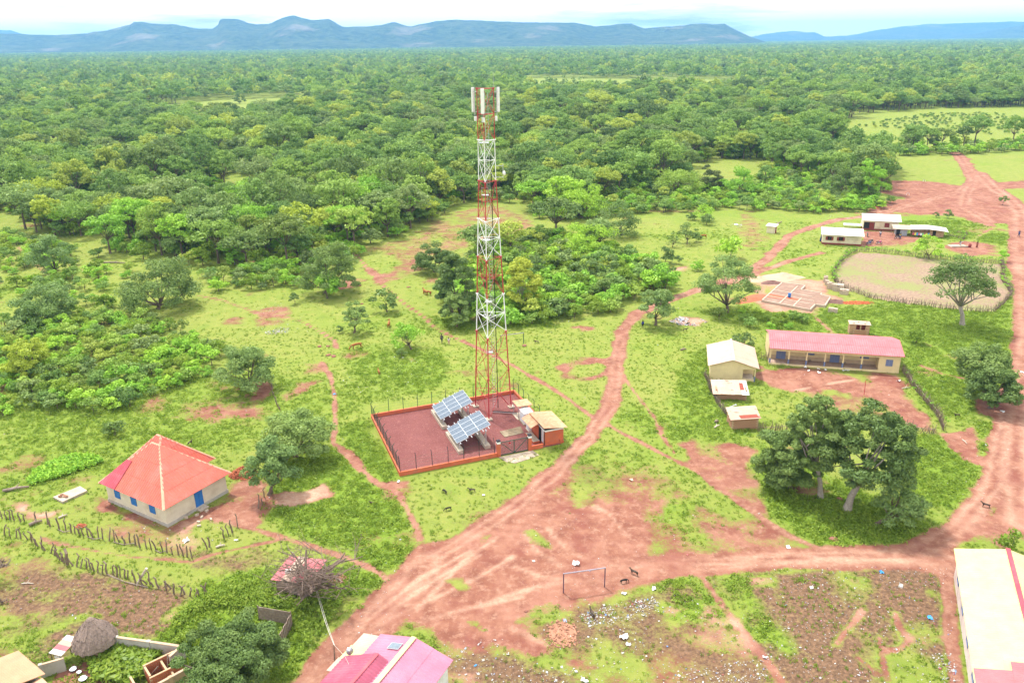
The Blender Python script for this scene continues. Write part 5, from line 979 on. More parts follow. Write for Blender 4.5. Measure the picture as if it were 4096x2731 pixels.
def quadroof(name, a, b, c, d, mat, parent, pitch=.34, amp=.05):
    """corrugated sheet over the quad a (eave start) b (eave end) c (ridge end) d (ridge start), ribs from eave to ridge; triangles and trapezia allowed"""
    a, b, c, d = map(Vector, (a, b, c, d)); n = max(6, int((b - a).length / pitch) * 2); nn = (b - a).cross(d - a if (d - a).length > .01 else c - a).normalized(); nn = nn if nn.z > 0 else -nn
    L_ = (b - a).length; ex = (b - a).normalized(); s0 = (d - a).dot(ex); s1 = (c - a).dot(ex); up = (d - a) - ex * s0; mb = MB(); nc = max(1, int(round(up.length / 1.9)))
    for cr in range(nc):                       # courses of sheets, each lapped over the one below
        t0, t1 = cr / nc, (cr + 1) / nc; vs = []; lift = nn * (.022 * cr)
        for i in range(n + 1):
            s = L_ * i / n; k = 1.0
            if s < s0: k = s / s0
            elif s > s1: k = (L_ - s) / (L_ - s1)
            o = nn * (amp if i % 2 else 0.0) + lift; p = a + ex * s + up * min(t0, k); q = a + ex * s + up * min(t1, k); vs += [p + o, q + o, p - nn * .04 + lift * .5, q - nn * .04 + lift * .5]
        fs = []
        for i in range(n):
            u = 4 * i
            if (vs[u] - vs[u + 1]).length + (vs[u + 4] - vs[u + 5]).length < 1e-4: continue
            fs += [(u, u + 4, u + 5, u + 1), (u + 2, u + 3, u + 7, u + 6), (u, u + 2, u + 6, u + 4), (u + 1, u + 5, u + 7, u + 3)]
        mb._add(vs, fs)
    return mb.build(name, mat, parent)
def hip(t, x0, x1, y0, y1, z0, r0, r1, zr, mat, cap=S_SAL, first=None):
    rx_ = r0[0]; A, B_, C, D_ = (x0, y0, z0), (x1, y0, z0), (x1, y1, z0), (x0, y1, z0); P0, P1 = (r0[0], r0[1], zr), (r1[0], r1[1], zr)
    roofs = [quadroof('roof', A, B_, P0, P0, mat, t), quadroof('roof', B_, C, P1, P0, mat, t), quadroof('roof', C, D_, P1, P1, mat, t), quadroof('roof', D_, A, P0, P1, first or mat, t)]
    for p, q in ((A, P0), (B_, P0), (C, P1), (D_, P1), (P0, P1)):
        p, q = Vector(p) + Vector((0, 0, .05)), Vector(q) + Vector((0, 0, .05)); d = (q - p).normalized(); s = d.cross(Vector((0, 0, 1))).normalized() * .15
        MB()._add([p - s - Vector((0, 0, .06)), p + s - Vector((0, 0, .06)), q + s - Vector((0, 0, .06)), q - s - Vector((0, 0, .06)), p + Vector((0, 0, .04)), q + Vector((0, 0, .04))], [(0, 4, 5, 3), (4, 1, 2, 5), (0, 1, 4), (3, 5, 2), (1, 0, 3, 2)]).build('ridge_cap', cap, t)
    return roofs
def box_walls(t, x0, x1, y0, y1, h, mat, th=.2):
    for a in ((x0, x1, y0, y0 + th), (x0, x1, y1 - th, y1), (x0, x0 + th, y0 + th + .002, y1 - th - .002), (x1 - th, x1, y0 + th + .002, y1 - th - .002)): MB().bb(*a, 0, h).build('wall', mat, t)
# ---- house with the red hipped roof
A, B_, C = N(408, 2019), N(673, 2107), N(911, 1968); o_, rz_, w_ = frame(B_, C)
hs = thing('hipped_house', 'plastered house with a red hipped sheet roof and blue shutters', 'house', o_, rz_); Dp = 10.66
box_walls(hs, 0, w_, 0, Dp, 2.55, PLAST); box_walls(hs, 2.2, 9.6, 4.4, 11.0, 2.5, PLAST)
MB().bb(-.08, w_ + .08, -.08, Dp + .08, 0, .38).build('plinth_course', PLGREY, hs)
hip(hs, -.5, w_ + .5, -.55, Dp + .5, 2.6, (4.4, 5.6), (4.4, 7.0), 6.7, S_RED); hip(hs, 1.6, 10.2, 3.85, 11.8, 2.62, (5.9, 7.4), (5.9, 8.1), 6.75, S_RED)
MB()._add([(-.42, 8.8, 2.78), (-.42, 11.1, 2.74), (2.1, 8.6, 4.95), (2.35, 7.9, 5.2)], [(0, 3, 2, 1)]); 
for y in (2.3, 5.6, 8.6): leaf_window(hs, y, -.002, 1.15, .85, .85, BLUE, -1, 'y')
leaf_window(hs, 4.35, -.002, .3, .95, 1.95, BLUE, -1, 'x'); MB().bb(3.75, 4.95, -.75, -.09, 0, .2).build('door_step', CONC, hs)
qd = quadroof('roof_panel', (-.53, 8.1, 2.66), (-.53, 11.0, 2.66), (2.2, 9.0, 4.98), (2.2, 8.1, 4.98), S_DRED, hs, .3, .03); qd['label'] = 'darker crimson roof sheets at the left corner'
# ---- school
o_, rz_, w_ = frame(N(3074.6, 1457), N(3593.6, 1493)); sc_ = thing('school_building', 'long yellow school block with veranda and pink sheet roof', 'school', o_, rz_); Lx = w_
MB().bb(0, Lx, 0, 7.9, 0, .3).build('floor_slab', M('veranda_floor', (.36, .25, .18), .9, .25, 1.5, (.5, .4, .32), .7), sc_)
for a in ((0, 16.7, 2.2, 2.4), (0, Lx, 7.7, 7.9), (0, .2, 2.403, 7.697), (Lx - .2, Lx, .203, 7.697), (16.7, Lx, 0, .2), (16.7, 16.9, .203, 2.6)): MB().bb(*a, .303, 3.0).build('wall', YELW, sc_)
MB().bb(0, 16.69, .0, .25, 2.45, 3.0).build('lintel_beam', YELW, sc_); MB().bb(-.02, Lx + .02, -.06, -.002, 0, .32).build('kerb', YELW, sc_)
for i, x in enumerate((.12, 3.0, 5.75, 8.55, 11.3, 14.1)):
    c = MB().bb(x - .11, x + .11, .02, .24, 1.1, 2.45).build('column', YELW, sc_); MB().bb(x - .115, x + .115, .015, .245, .303, 1.098).build('painted_base', GBLUE, c)
MB().bb(16.6, 16.71, .0, .25, .303, 2.45).build('corner_post', YELW, sc_)
MB().bb(.2, 16.69, 2.185, 2.198, .303, .95).build('dado', M('dado_dirt', (.50, .37, .24), .9, .2, 1.5), sc_)
for x in (2.0, 10.4): leaf_window(sc_, x, 2.183, .31, 1.35, 1.95, GBLUE)
for x in (6.55, 14.9): leaf_window(sc_, x, 2.198, 1.35, 1.25, .95, GBLUE)
leaf_window(sc_, 18.15, -.002, 1.2, .9, .95, GBLUE); MB().bb(12.2, 13.1, 2.17, 2.197, 2.0, 2.15).build('vent', DARK, sc_)
quadroof('roof', (-.15, -.5, 3.02), (Lx + .45, -.5, 3.02), (Lx + .45, 4.0, 4.15), (-.15, 4.0, 4.15), S_PINK, sc_); quadroof('roof', (Lx + .45, 8.5, 3.02), (-.15, 8.5, 3.02), (-.15, 4.0, 4.15), (Lx + .45, 4.0, 4.15), S_PINK, sc_)
for x in (.1, Lx - .1): MB()._add([(x - .1, .05, 3.003), (x + .1, .05, 3.003), (x + .1, 7.85, 3.003), (x - .1, 7.85, 3.003), (x - .1, 3.95, 4.05), (x + .1, 3.95, 4.05)], [(0, 3, 2, 1), (0, 1, 5, 4), (2, 3, 4, 5), (1, 2, 5), (0, 4, 3)]).build('gable', YELW, sc_)
for x in (6.2, 11.6): MB().tube([(x + .5, 2.1, .45), (x, 1.0, .45)], .09, 5).build('bench', WOOD_, sc_)
# ---- gabled classroom
o_, rz_, w_ = frame(N(2839, 1515.6), N(3019, 1527.7)); gb = thing('gabled_classroom', 'yellow gable ended building with a tan sheet roof beside the school', 'building', o_, rz_); d_ = 8.5
for a in ((0, 4.9, 0, .2, 0, 2.45), (4.9, w_ - .18, 0, .2, 2.0, 2.45), (4.9, w_ - .18, 0, .2, 0, .35), (w_ - .18, w_, 0, .2, 0, 2.45), (0, .2, .203, d_, 0, 2.45), (w_ - .2, w_, 2.6, d_, 0, 2.45), (.203, w_ - .203, d_ - .2, d_, 0, 2.45), (4.7, 4.9, .203, 2.6, 0, 2.45), (4.9, w_ - .203, 2.4, 2.6, 0, 2.45)): MB().bb(*a).build('wall', YELW, gb)
MB().bb(w_ - .185, w_ + .003, -.004, .204, .0, .9).build('painted_base', GBLUE, gb); MB().bb(4.91, w_ - .2, .21, 2.39, .02, .33).build('porch_floor', CONC, gb)
for y in (.1, d_ - .1): MB()._add([(0, y - .1, 2.453), (w_, y - .1, 2.453), (w_, y + .1, 2.453), (0, y + .1, 2.453), (w_ / 2, y - .1, 3.42), (w_ / 2, y + .1, 3.42)], [(0, 3, 2, 1), (0, 1, 4), (2, 3, 5), (1, 2, 5, 4), (3, 0, 4, 5)]).build('gable', YELW, gb)
zr = 3.55; quadroof('roof', (-.45, d_ + .35, 2.4), (-.45, -.45, 2.4), (w_ / 2, -.45, zr), (w_ / 2, d_ + .35, zr), S_TANP, gb); quadroof('roof', (w_ + .45, -.45, 2.4), (w_ + .45, d_ + .35, 2.4), (w_ / 2, d_ + .35, zr), (w_ / 2, -.45, zr), S_TANP, gb)
MB().tube([(w_ / 2, -.5, zr + .05), (w_ / 2, d_ + .4, zr + .05)], .14, 6).build('ridge_cap', S_ZINC, gb)
# ---- two small sheds along the fence
def brick_wall_parts(t, x0, x1, y, z0, z1, bw=.34, bh=.17, th=.2, mat=None, axis='x', holes=()):
    """single bricks with open joints over a mortar core"""
    mt = mat or BRK
    if axis == 'x': MB().bb(x0, x1, y + .02, y + th - .02, z0, z1).build('mortar_core', MUD, t)
    else: MB().bb(y + .02, y + th - .02, x0, x1, z0, z1).build('mortar_core', MUD, t)
    me = MB().bb(-bw / 2 + .02, bw / 2 - .02, -th / 2, th / 2, -bh / 2 + .018, bh / 2 - .018).mesh('brick'); r = 0; z = z0 + bh / 2
    while z + bh * .4 < z1:
        x = x0 + bw / 2 + (bw / 2 if r % 2 else 0)
        while x + bw * .45 < x1 + .02:
            b = obj('brick', me, mt, t); b.location = (x, y + th / 2 + rnd.uniform(-.008, .008), z) if axis == 'x' else (y + th / 2 + rnd.uniform(-.008, .008), x, z)
            b.rotation_euler = (0, 0, (0 if axis == 'x' else math.pi / 2) + rnd.uniform(-.02, .02)); x += bw
        z += bh; r += 1
BRKM = M('brick_mud', (.44, .235, .145), .95, .35, 2.5, (.33, .15, .09), 1.5)
o_, rz_, w_ = frame(N(2862, 1596), N(2986, 1600)); s1_ = thing('tin_roofed_shed', 'low brick shed under patched pinkish tin sheets below the gabled building', 'shed', o_, rz_)
brick_wall_parts(s1_, 0, w_, 0, 0, 1.05, mat=BRKM); MB().bb(0, .2, .203, 3.0, 0, 1.5).build('wall', BRICK, s1_); MB().bb(w_ - .2, w_, .203, 3.0, 0, 1.5).build('wall', BRICK, s1_); MB().bb(.203, w_ - .203, 2.8, 3.0, 0, 1.6).build('wall', BRICK, s1_)
for i in range(5): f0, f1 = i / 5, (i + 1) / 5; corrugated('roof_sheet', (-.55 + 5.2 * f0, -.75 + .05 * (i % 2), 1.15 + .02 * (i % 2)), (5.2 / 5 + .06, 0, 0), (.1, 4.0, .62), [S_TANP, S_TANP, S_RUST, S_TANP, S_ZINC][i], s1_, .2, .02)
quadroof('rust_patch', (3.55, .55, 1.42), (4.15, .55, 1.42), (4.2, 2.4, 1.71), (3.6, 2.4, 1.71), M('rust_sheet', (.30, .07, .045), .8), s1_, .2, .02)
o_, rz_, w_ = frame(N(2928.7, 1718.5), N(3031, 1715.1)); s2_ = thing('brick_shed', 'small square mud brick shed under rust streaked sheets at the fence corner', 'shed', o_, rz_)
brick_wall_parts(s2_, 0, w_, 0, 0, 1.62, mat=BRKM, bw=.36, bh=.19); brick_wall_parts(s2_, .203, 2.6, 0, 0, 1.7, mat=BRKM, axis='y', bw=.36, bh=.19); MB().bb(w_ - .2, w_, .203, 2.6, 0, 1.7).build('wall', BRICK, s2_); MB().bb(.203, w_ - .203, 2.4, 2.6, 0, 1.8).build('wall', BRICK, s2_)
for i in range(4): f0 = i / 4; corrugated('roof_sheet', (-.5 + .08 * i, -.45 + 3.2 * f0, 1.7 + .09 * i), (0, 3.2 / 4 + .08, 0.1), (4.3, .25, .02), [S_RUST, S_TANP, S_RUST, S_TANP][i], s2_, .2, .02)
quadroof('rust_patch', (1.0, -.15, 1.78), (3.6, .05, 1.79), (3.5, .75, 1.86), (.9, .6, 1.85), M('rust_sheet', (.30, .07, .045), .8), s2_, .2, .02)
bm = thing('white_beam', 'white squared beam leaning against the brick shed', 'beam', tuple(N(2920, 1655))); MB().tube([(.45, -.9, 1.9), (-.6, 1.0, .15)], .12, 4).build('timber', WHITEP, bm)
# ---- brick latrine behind the school
o_, rz_, w_ = frame(N(3409.6, 1338.5), N(3467.3, 1342.3)); lt = thing('brick_latrine', 'small roofless looking mud brick latrine with two openings behind the school', 'latrine', o_, rz_)
brick_wall_parts(lt, .0, w_, -.25, 0, 1.05, mat=BRKM, th=.18)
for a, b in ((-.62, .0), (w_ + .0, w_ + .28)): MB().bb(a, b, .0, 1.5, 0, 2.0).build('wall', BRICK, lt)
MB().bb(.003, w_ - .003, 1.3, 1.5, 0, 2.0).build('wall', BRICK, lt); MB().bb(w_ * .5 - .1, w_ * .5 + .1, .02, 1.29, 0, 2.0).build('partition', BRICK, lt)
for a, b in ((.003, .45), (w_ - .4, w_ - .003)): MB().bb(a, b, .0, .18, 0, 2.0).build('pier', BRICK, lt)
for x in (.85, 1.7): MB().bb(x - .35, x + .35, .5, .55, .1, 1.9).build('curtain', MAROON, lt)
corrugated('roof', (-.8, -.25, 2.05), (w_ + 1.25, 0, 0), (0, 1.9, .12), S_TANP, lt, .2, .02)
for x, y in ((.0, .2), (.9, .9), (1.9, .3), (2.3, 1.2)): box('roof_stone', (x, y, 2.2), (.25, .2, .14), BLK, lt, x)
# ---- far compound
def far_house(name, label, A, rz_, w_, d_, he, zr, wall, roofm, base=None):
    t = thing(name, label, 'house', (A.x, A.y, 0), rz_); box_walls(t, 0, w_, 0, d_, he, wall)
    for x in (.1, w_ - .1): MB()._add([(x - .1, .0, he + .003), (x + .1, .0, he + .003), (x + .1, d_, he + .003), (x - .1, d_, he + .003), (x - .1, d_ / 2, zr - .12), (x + .1, d_ / 2, zr - .12)], [(0, 3, 2, 1), (0, 1, 5, 4), (2, 3, 4, 5), (1, 2, 5), (0, 4, 3)]).build('gable', wall, t)
    quadroof('roof', (-.45, -.55, he), (w_ + .6, -.55, he), (w_ + .6, d_ / 2, zr), (-.45, d_ / 2, zr), roofm, t); quadroof('roof', (w_ + .6, d_ + .55, he), (-.45, d_ + .55, he), (-.45, d_ / 2, zr), (w_ + .6, d_ / 2, zr), roofm, t)
    if base: MB().bb(-.06, w_ + .06, -.06, d_ + .06, 0, .45).build('plinth_course', base, t)
    return t
f1_ = far_house('cream_house', 'cream house with white sheet roof and two maroon windows by the fenced field', N(3287, 976), math.radians(-17.7), 9.3, 6.3, 2.6, 3.75, CREAMW, S_ZINC, MAROON)
for x in (1.7, 4.4):
    o = leaf_window(f1_, x, -.003, 1.15, 1.0, .9, DARK, frame_m=MAROON)
    for s in (-1, 1): MB().box((x + s * .72, -.16, 1.6), (.5, .05, .9), s * .5).build('open_shutter', MAROON, o)
for i in range(9):
    for j in range(2): MB().bb(5.9 + i * .3, 6.05 + i * .3, -.03, -.004, 1.35 + j * .5, 1.7 + j * .5).build('vent_block', M('vent', (.42, .36, .26)), f1_)
leaf_window(f1_, 3.0, 9.303, .1, 1.0, 2.0, MAROON, 1, 'y')
f2_ = far_house('cream_house', 'cream house with white sheet roof, rooftop panel and recessed maroon porch', N(3450, 919), math.radians(-17.5), 8.9, 6.0, 2.7, 3.95, CREAMW, S_ZINC, MAROON)
MB().bb(.15, 2.9, -.02, -.004, .46, 2.2).build('porch_shade_panel', DARK, f2_); leaf_window(f2_, 2.2, -.025, .2, 1.1, 1.9, MAROON); leaf_window(f2_, 6.0, -.003, 1.1, 1.1, 1.0, MAROON)  # flat dark panel on the solid wall, its colour standing in for porch shade
quadroof('roof_panel', (5.0, .9, 3.13), (6.0, .9, 3.13), (6.0, 1.9, 3.56), (5.0, 1.9, 3.56), M('panel_blue', (.28, .36, .48), .3), f2_, .5, .01)
o_ = N(3572, 941); kk = thing('tin_kiosk', 'open tin kiosk with pinkish sheet roof between the cream house and the mud house', 'kiosk', (o_.x, o_.y, 0), math.radians(-17.5))
for a in ((.6, .66, 0, 2.6, 0, 1.9), (3.3, 3.36, 0, 2.6, 0, 1.9), (.663, 3.297, 2.54, 2.6, 0, 1.9), (1.6, 3.297, -.02, .04, 0, 1.8)): MB().bb(*a).build('wall', M('tin_wall', (.34, .37, .40), .5, .2, 2), kk)
corrugated('roof', (-.3, -.6, 1.85), (4.6, 0, .0), (.1, 3.8, .4), S_RUST if False else S_TANP, kk, .25, .03)
for x, y in ((-.1, -.4), (4.1, -.4), (-.1, 3.0), (4.1, 3.0)): MB().tube([(x, y, 0), (x, y, 1.95)], .06, 5).build('post', WOODD, kk)
o_ = N(3648, 946); md = thing('mud_house', 'brown mud brick house under a sagging pale sheet roof', 'house', (o_.x, o_.y, 0), math.radians(-18)); box_walls(md, 4.2, 7.6, .6, 3.8, 1.9, BRICK); 
for a in ((0, 4.197, 1.6, 1.8), (0, .2, 1.803, 3.8), (.203, 4.197, 3.6, 3.8)): MB().bb(*a, 0, 1.8).build('wall', BRICK, md)
for i in range(4): corrugated('roof_sheet', (-.4 + 2.2 * i, -.4 + .1 * (i % 2), 1.98 + [.0, .12, .22, .02][i]), (2.3, 0, [.12, .1, -.2, -.3][i]), (.15, 4.8, .15), S_ZINC, md, .25, .03)
for x in (.2, 1.8, 3.4): MB().tube([(x, -.1, 0), (x, -.1, 1.95)], .06, 5).build('post', WOODD, md)
MB().bb(4.9, 5.7, .57, .597, .1, 1.7).build('doorway', DARK, md)  # no opening here: near-black sheet on the wall painted as the unlit interior
CL = [(.6, .12, .14), (.75, .72, .1), (.1, .35, .6), (.7, .2, .4), (.8, .8, .8), (.2, .5, .25)]
ln = thing('washing_line', 'line of bright washing hung in front of the mud house', 'laundry', (o_.x, o_.y, 0), math.radians(-18)); MB().tube([(-.2, -.5, 1.25), (2, -.6, 1.15), (4.2, -.5, 1.25)], .012, 4).build('cord', WOOD_, ln)
for x in (-.2, 4.2): MB().tube([(x, -.5, 0), (x, -.5, 1.3)], .04, 5).build('post', WOODD, ln)
for i in range(9): MB().box((.15 + i * .45, -.57, .86), (.38, .03, .55 + .1 * (i % 3)), .05 * (i % 4)).build('garment', M('cloth_%d' % (i % 6), CL[i % 6], .9, .1, 3), ln)
sp_ = thing('solar_rack', 'low rack of small solar panels behind the first cream house', 'solar panels', tuple(N(3380, 908)), math.radians(-17.7))
for i in range(6): p = MB().box((i * 1.05, 0, .8), (1.0, 1.3, .04), 0, Matrix.Rotation(.3, 3, 'X')).build('solar_panel', ALU, sp_); MB().box((i * 1.05, 0, .83), (.92, 1.2, .02), 0, Matrix.Rotation(.3, 3, 'X')).build('cells', M('pale_cells', (.45, .52, .58), .2), p)
for i in range(4): MB().bb(-.4 + i * 1.9, -.32 + i * 1.9, -.04, .04, 0, .8).build('leg', ZINC, sp_)
# ---- small latrine on the far meadow
o_ = GT(3, 1, -15, 570); la = thing('meadow_latrine', 'tiny cream hut with brown door and white sheet roof on the far meadow', 'latrine', (o_.x, o_.y, 0), math.radians(-35)); box_walls(la, 0, 2.2, 0, 1.8, 1.9, CREAMW, .15); leaf_window(la, .9, 2.203, .05, .8, 1.75, MAROON, 1, 'y'); corrugated('roof', (-.35, -.4, 1.95), (2.9, 0, 0), (0, 2.6, .3), S_ZINC, la, .25, .03)
# ---- magenta roofed house at the bottom edge
e1 = Vector((.9, -.436, 0)); e2 = Vector((.436, .9, 0)); RT = Vector((-8.45, 52.4, 0)); rzm = math.atan2(e1.y, e1.x)
mg = thing('magenta_house', 'house with a bright magenta sheet roof and cream ridge at the bottom edge', 'house', (RT.x, RT.y, 0), rzm); hl = 9.0
box_walls(mg, -3.3, 3.3, -hl, -.3, 2.75, M('white_wall', (.74, .72, .72), .8, .08, 1.2, (.55, .48, .44), .5))
MB()._add([(-3.3, -.5, 2.753), (3.3, -.5, 2.753), (3.3, -.3, 2.753), (-3.3, -.3, 2.753), (0, -.5, 3.6), (0, -.3, 3.6)], [(0, 3, 2, 1), (0, 1, 4), (2, 3, 5), (1, 2, 5, 4), (3, 0, 4, 5)]).build('gable', PLAST, mg)
quadroof('roof', (3.65, -hl, 2.85), (3.65, .1, 2.85), (0, .1, 3.8), (0, -hl, 3.8), S_MAG, mg, .3); quadroof('roof', (-3.45, .1, 2.9), (-3.45, -hl, 2.9), (0, -hl, 3.8), (0, .1, 3.8), S_MAG, mg, .3)
MB().box((0, -hl / 2, 3.9), (.42, hl + .1, .04)).build('ridge_cap', S_CREAM, mg)
for i, mt in enumerate((S_TANP, S_CREAM, S_TANP)): corrugated('awning_sheet', (-3.4, -.05 - i * 1.6, 2.8 - .015 * i), (0, -1.62, 0), (-1.75 - .12 * i, 0, -.32), mt, mg, .2, .02)
for y in (-1.0, -4.6): MB().tube([(-4.9, y, 0), (-4.9, y, 2.45)], .07, 5).build('awning_post', WOODD, mg)
sp = MB().box((-1.05, -1.3, 3.66), (1.15, .75, .04), 0, Matrix.Rotation(-.26, 3, 'Y')).build('roof_panel', ALU, mg); MB().box((-1.05, -1.3, 3.69), (1.05, .66, .02), 0, Matrix.Rotation(-.26, 3, 'Y')).build('cells', M('panel_grey_cells', (.18, .22, .26), .3), sp)
mg2 = thing('lower_magenta_wing', 'darker wine red roof wing in front of the bright magenta roof', 'roof wing', (RT.x, RT.y, 0), rzm)
box_walls(mg2, -4.6, .5, -hl - 2, -3.4, 2.5, PLAST); quadroof('roof', (-4.9, -3.0, 2.6), (-4.9, -hl - 2, 2.6), (-1.5, -hl - 2, 4.15), (-1.5, -3.0, 4.15), S_DMAG, mg2, .3); quadroof('roof', (1.5, -hl - 2, 2.75), (1.5, -3.0, 2.75), (-1.5, -3.0, 4.15), (-1.5, -hl - 2, 4.15), S_DMAG, mg2, .3); MB().box((-1.5, -hl / 2 - 2.5, 4.19), (.3, hl - 1.2, .04)).build('ridge_cap', S_DRED, mg2)
MB()._add([(-4.6, -3.6, 2.503), (.5, -3.6, 2.503), (.5, -3.4, 2.503), (-4.6, -3.4, 2.503), (-1.5, -3.6, 3.95), (-1.5, -3.4, 3.95)], [(0, 3, 2, 1), (0, 1, 4), (2, 3, 5), (1, 2, 5, 4), (3, 0, 4, 5)]).build('gable', PLAST, mg2)
pd = thing('satellite_dish', 'small grey satellite dish on the awning of the magenta roofed house', 'satellite dish', tuple(RT + e1 * -4.5 + e2 * -2.9 + Vector((0, 0, 2.55)))); MB().tube([(0, 0, 0), (0, 0, .55)], .03, 5).build('mast', ZINC, pd); dq = MB().lathe([(.02, 0), (.2, .04), (.32, .11)], 14).build('reflector', ZINC, pd, True); dq.location = (0, 0, .6); dq.rotation_euler = (1.0, 0, .6)
# ---- long yellow roof at the right edge
eT = Vector((43.1, 64.8, 0)); e2 = Vector((-7.2, -16.5, 0)).normalized(); rzb = math.atan2(e2.y, e2.x) + math.pi / 2; bn = thing('long_hall', 'long hall with a pale yellow sheet roof and red ridge at the right edge', 'building', (eT.x, eT.y, 0), rzb); bl = 21.0
box_walls(bn, .45, 8.3, -bl, -.35, 2.95, M('hall_wall', (.60, .52, .48), .9, .1, 1.2, (.4, .3, .26), .5))
for y in (-.35, -.55): pass
MB()._add([(.45, -.56, 2.953), (8.3, -.56, 2.953), (8.3, -.36, 2.953), (.45, -.36, 2.953), (4.4, -.56, 3.9), (4.4, -.36, 3.9)], [(0, 3, 2, 1), (0, 1, 4), (2, 3, 5), (1, 2, 5, 4), (3, 0, 4, 5)]).build('gable', PLAST, bn)
quadroof('roof', (0, 0, 3.0), (0, -bl, 3.0), (4.4, -bl, 4.1), (4.4, 0, 4.1), S_CREAM, bn, .3); quadroof('roof', (8.8, -bl, 3.0), (8.8, 0, 3.0), (4.4, 0, 4.1), (4.4, -bl, 4.1), S_CREAM, bn, .3); MB().box((4.4, -bl / 2, 4.17), (.42, bl + .1, .05)).build('ridge_cap', S_DRED, bn)
quadroof('red_sheets', (.05, -17.2, 3.14), (.05, -bl, 3.14), (2.6, -bl, 3.82), (2.6, -17.2, 3.82), S_PINK, bn, .22); quadroof('red_sheets', (2.6, -16.2, 3.83), (2.6, -bl, 3.83), (4.2, -bl, 4.2), (4.2, -16.2, 4.2), S_PINK, bn, .22)
for i in range(4): leaf_window(bn, -3.0 - i * 4.4, .447, 1.2, 1.0, .9, GBLUE, -1, 'y')
# ================================================================== YARDS, FENCES, RUINS
# ---- thatched hut
THATCH = M('thatch', (.27, .20, .165), .98, .45, 9, (.17, .125, .11), 1.4, .9)
hc_ = Vector((-36.85, 55.3, 0)); ht = thing('thatched_hut', 'round mud hut with a ragged grey thatch cone and dark doorway', 'hut', tuple(hc_))
n_ = 28; wv_ = MB(); arc = [a for a in np.linspace(0, 2 * math.pi, n_, endpoint=False) if not (abs(a - (-1.95 % (2 * math.pi))) < .30)]
for a in arc:
    c, s = math.cos(a), math.sin(a); wv_.box((1.12 * c, 1.12 * s, .85), (.18, 2 * 1.12 * math.tan(math.pi / n_) + .02, 1.7), a)
wv_.build('wall', MUD, ht); MB().lathe([(1.0, .0), (1.0, .02)], 20).build('floor', EARTH, ht)
a0 = -1.95; MB().box((1.16 * math.cos(a0), 1.16 * math.sin(a0), 1.5), (.2, .7, .35), a0).build('lintel', MUD, ht); MB().box((.72 * math.cos(a0), .72 * math.sin(a0), .75), (.05, .7, 1.45), a0).build('doorway', DARK, ht)  # dark sheet behind the door gap, coloured as the shade inside the hut
for k in range(7):                                   # overlapping courses of thatch
    fz = lambda q: 1.45 + 2.3 * (1 - (1 - min(1, q / 7.0)) ** 1.0) ** .92; r0, r1 = 1.85 * (1 - (k / 7.6) ** 1.35), 1.85 * (1 - min(1, ((k + 1.5) / 7.6)) ** 1.35); z0, z1 = fz(k), fz(k + 1.5) + .05; q = MB(); m_ = 60; vs = []
    for j in range(m_):
        a = 2 * math.pi * j / m_; rr_ = r0 + rnd.uniform(-.07, .09) ; vs += [(rr_ * math.cos(a), rr_ * math.sin(a), z0 + rnd.uniform(-.1, .05)), (max(.05, r1) * math.cos(a), max(.05, r1) * math.sin(a), z1), ((r0 - .15) * math.cos(a), (r0 - .15) * math.sin(a), z0 + .06)]
    fs = [((3 * j), (3 * ((j + 1) % m_)), (3 * ((j + 1) % m_)) + 1, 3 * j + 1) for j in range(m_)] + [(3 * j + 2, 3 * ((j + 1) % m_) + 2, 3 * ((j + 1) % m_), 3 * j) for j in range(m_)]
    q._add(vs, fs).build('thatch_course', THATCH, ht)
MB().lathe([(.42, 3.42), (.3, 3.72), (.16, 3.86), (.02, 3.9)], 14).build('thatch_cap', THATCH, ht)
tr = MB().tube([(.47 * math.cos(a), .47 * math.sin(a), 3.46) for a in np.linspace(0, 2 * math.pi, 16)], .03, 5).build('binding_ring', M('straw', (.5, .42, .3)), ht)
vl = [(.2, .9, 2.6), (.5, .8, 2.4), (.85, .7, 2.2), (1.15, .4, 1.95), (1.4, .2, 1.75), (1.6, 0, 1.6)]; v, f, lv = leaves(np.array(vl), np.full(len(vl), .18), 14, .16, np.random.RandomState(3)); vm_ = mesh_np('vine', v, f, 4, {'lv': ('FLOAT', lv.astype(np.float32))}); obj('vine', vm_, LEAF['weed'], ht)
ln_ = thing('tin_lean_to', 'lean-to of pink and pale tin sheets propped against the thatched hut', 'shelter', (-39.1, 54.6, 0), -.35)
for i, mt in enumerate((S_ZINC, S_TANP, S_PINK, S_ZINC)): corrugated('roof_sheet', (-.75 + .03 * i, .95 - i * .5, 1.72 - i * .06), (0, -.54, -.05), (1.35, .05, .02), mt, ln_, .16, .02)
for x, y in ((-.7, .85), (.55, .85), (-.65, -.95), (.5, -1.0)): MB().tube([(x, y, 0), (x, y, 1.5 + .08 * y)], .05, 5).build('post', WOODD, ln_)
MB().box((.25, -.95, .95), (.85, .06, .6), .1).build('cloth', M('cloth_white', (.75, .73, .72)), ln_)
# ---- plaster yard wall and ruin
def wall_run(name, label, pts, h, th, mat, cap):
    t = thing(name, label, 'wall', (pts[0][0], pts[0][1], 0)); o = Vector((pts[0][0], pts[0][1], 0))
    for a, b in zip(pts[:-1], pts[1:]):
        a, b = Vector((*a, 0)) - o, Vector((*b, 0)) - o; d = b - a; c = (a + b) / 2; rz_ = math.atan2(d.y, d.x)
        box('wall_panel', (c.x, c.y, h / 2), (d.length - .01, th, h), mat, t, rz_); box('coping', (c.x, c.y, h + .032), (d.length - .01, th + .06, .06), cap, t, rz_); box('pier', (a.x, a.y, h / 2 + .05), (th + .12, th + .12, h + .1), mat, t, rz_)
    return t
wall_run('yard_wall', 'grey plaster wall running from the thatched hut behind the leafy garden', [(-35.1, 55.55), (-32.0, 54.95), (-28.9, 54.3), (-29.45, 53.1)], 1.55, .18, PLGREY, M('coping_tan', (.5, .36, .25)))
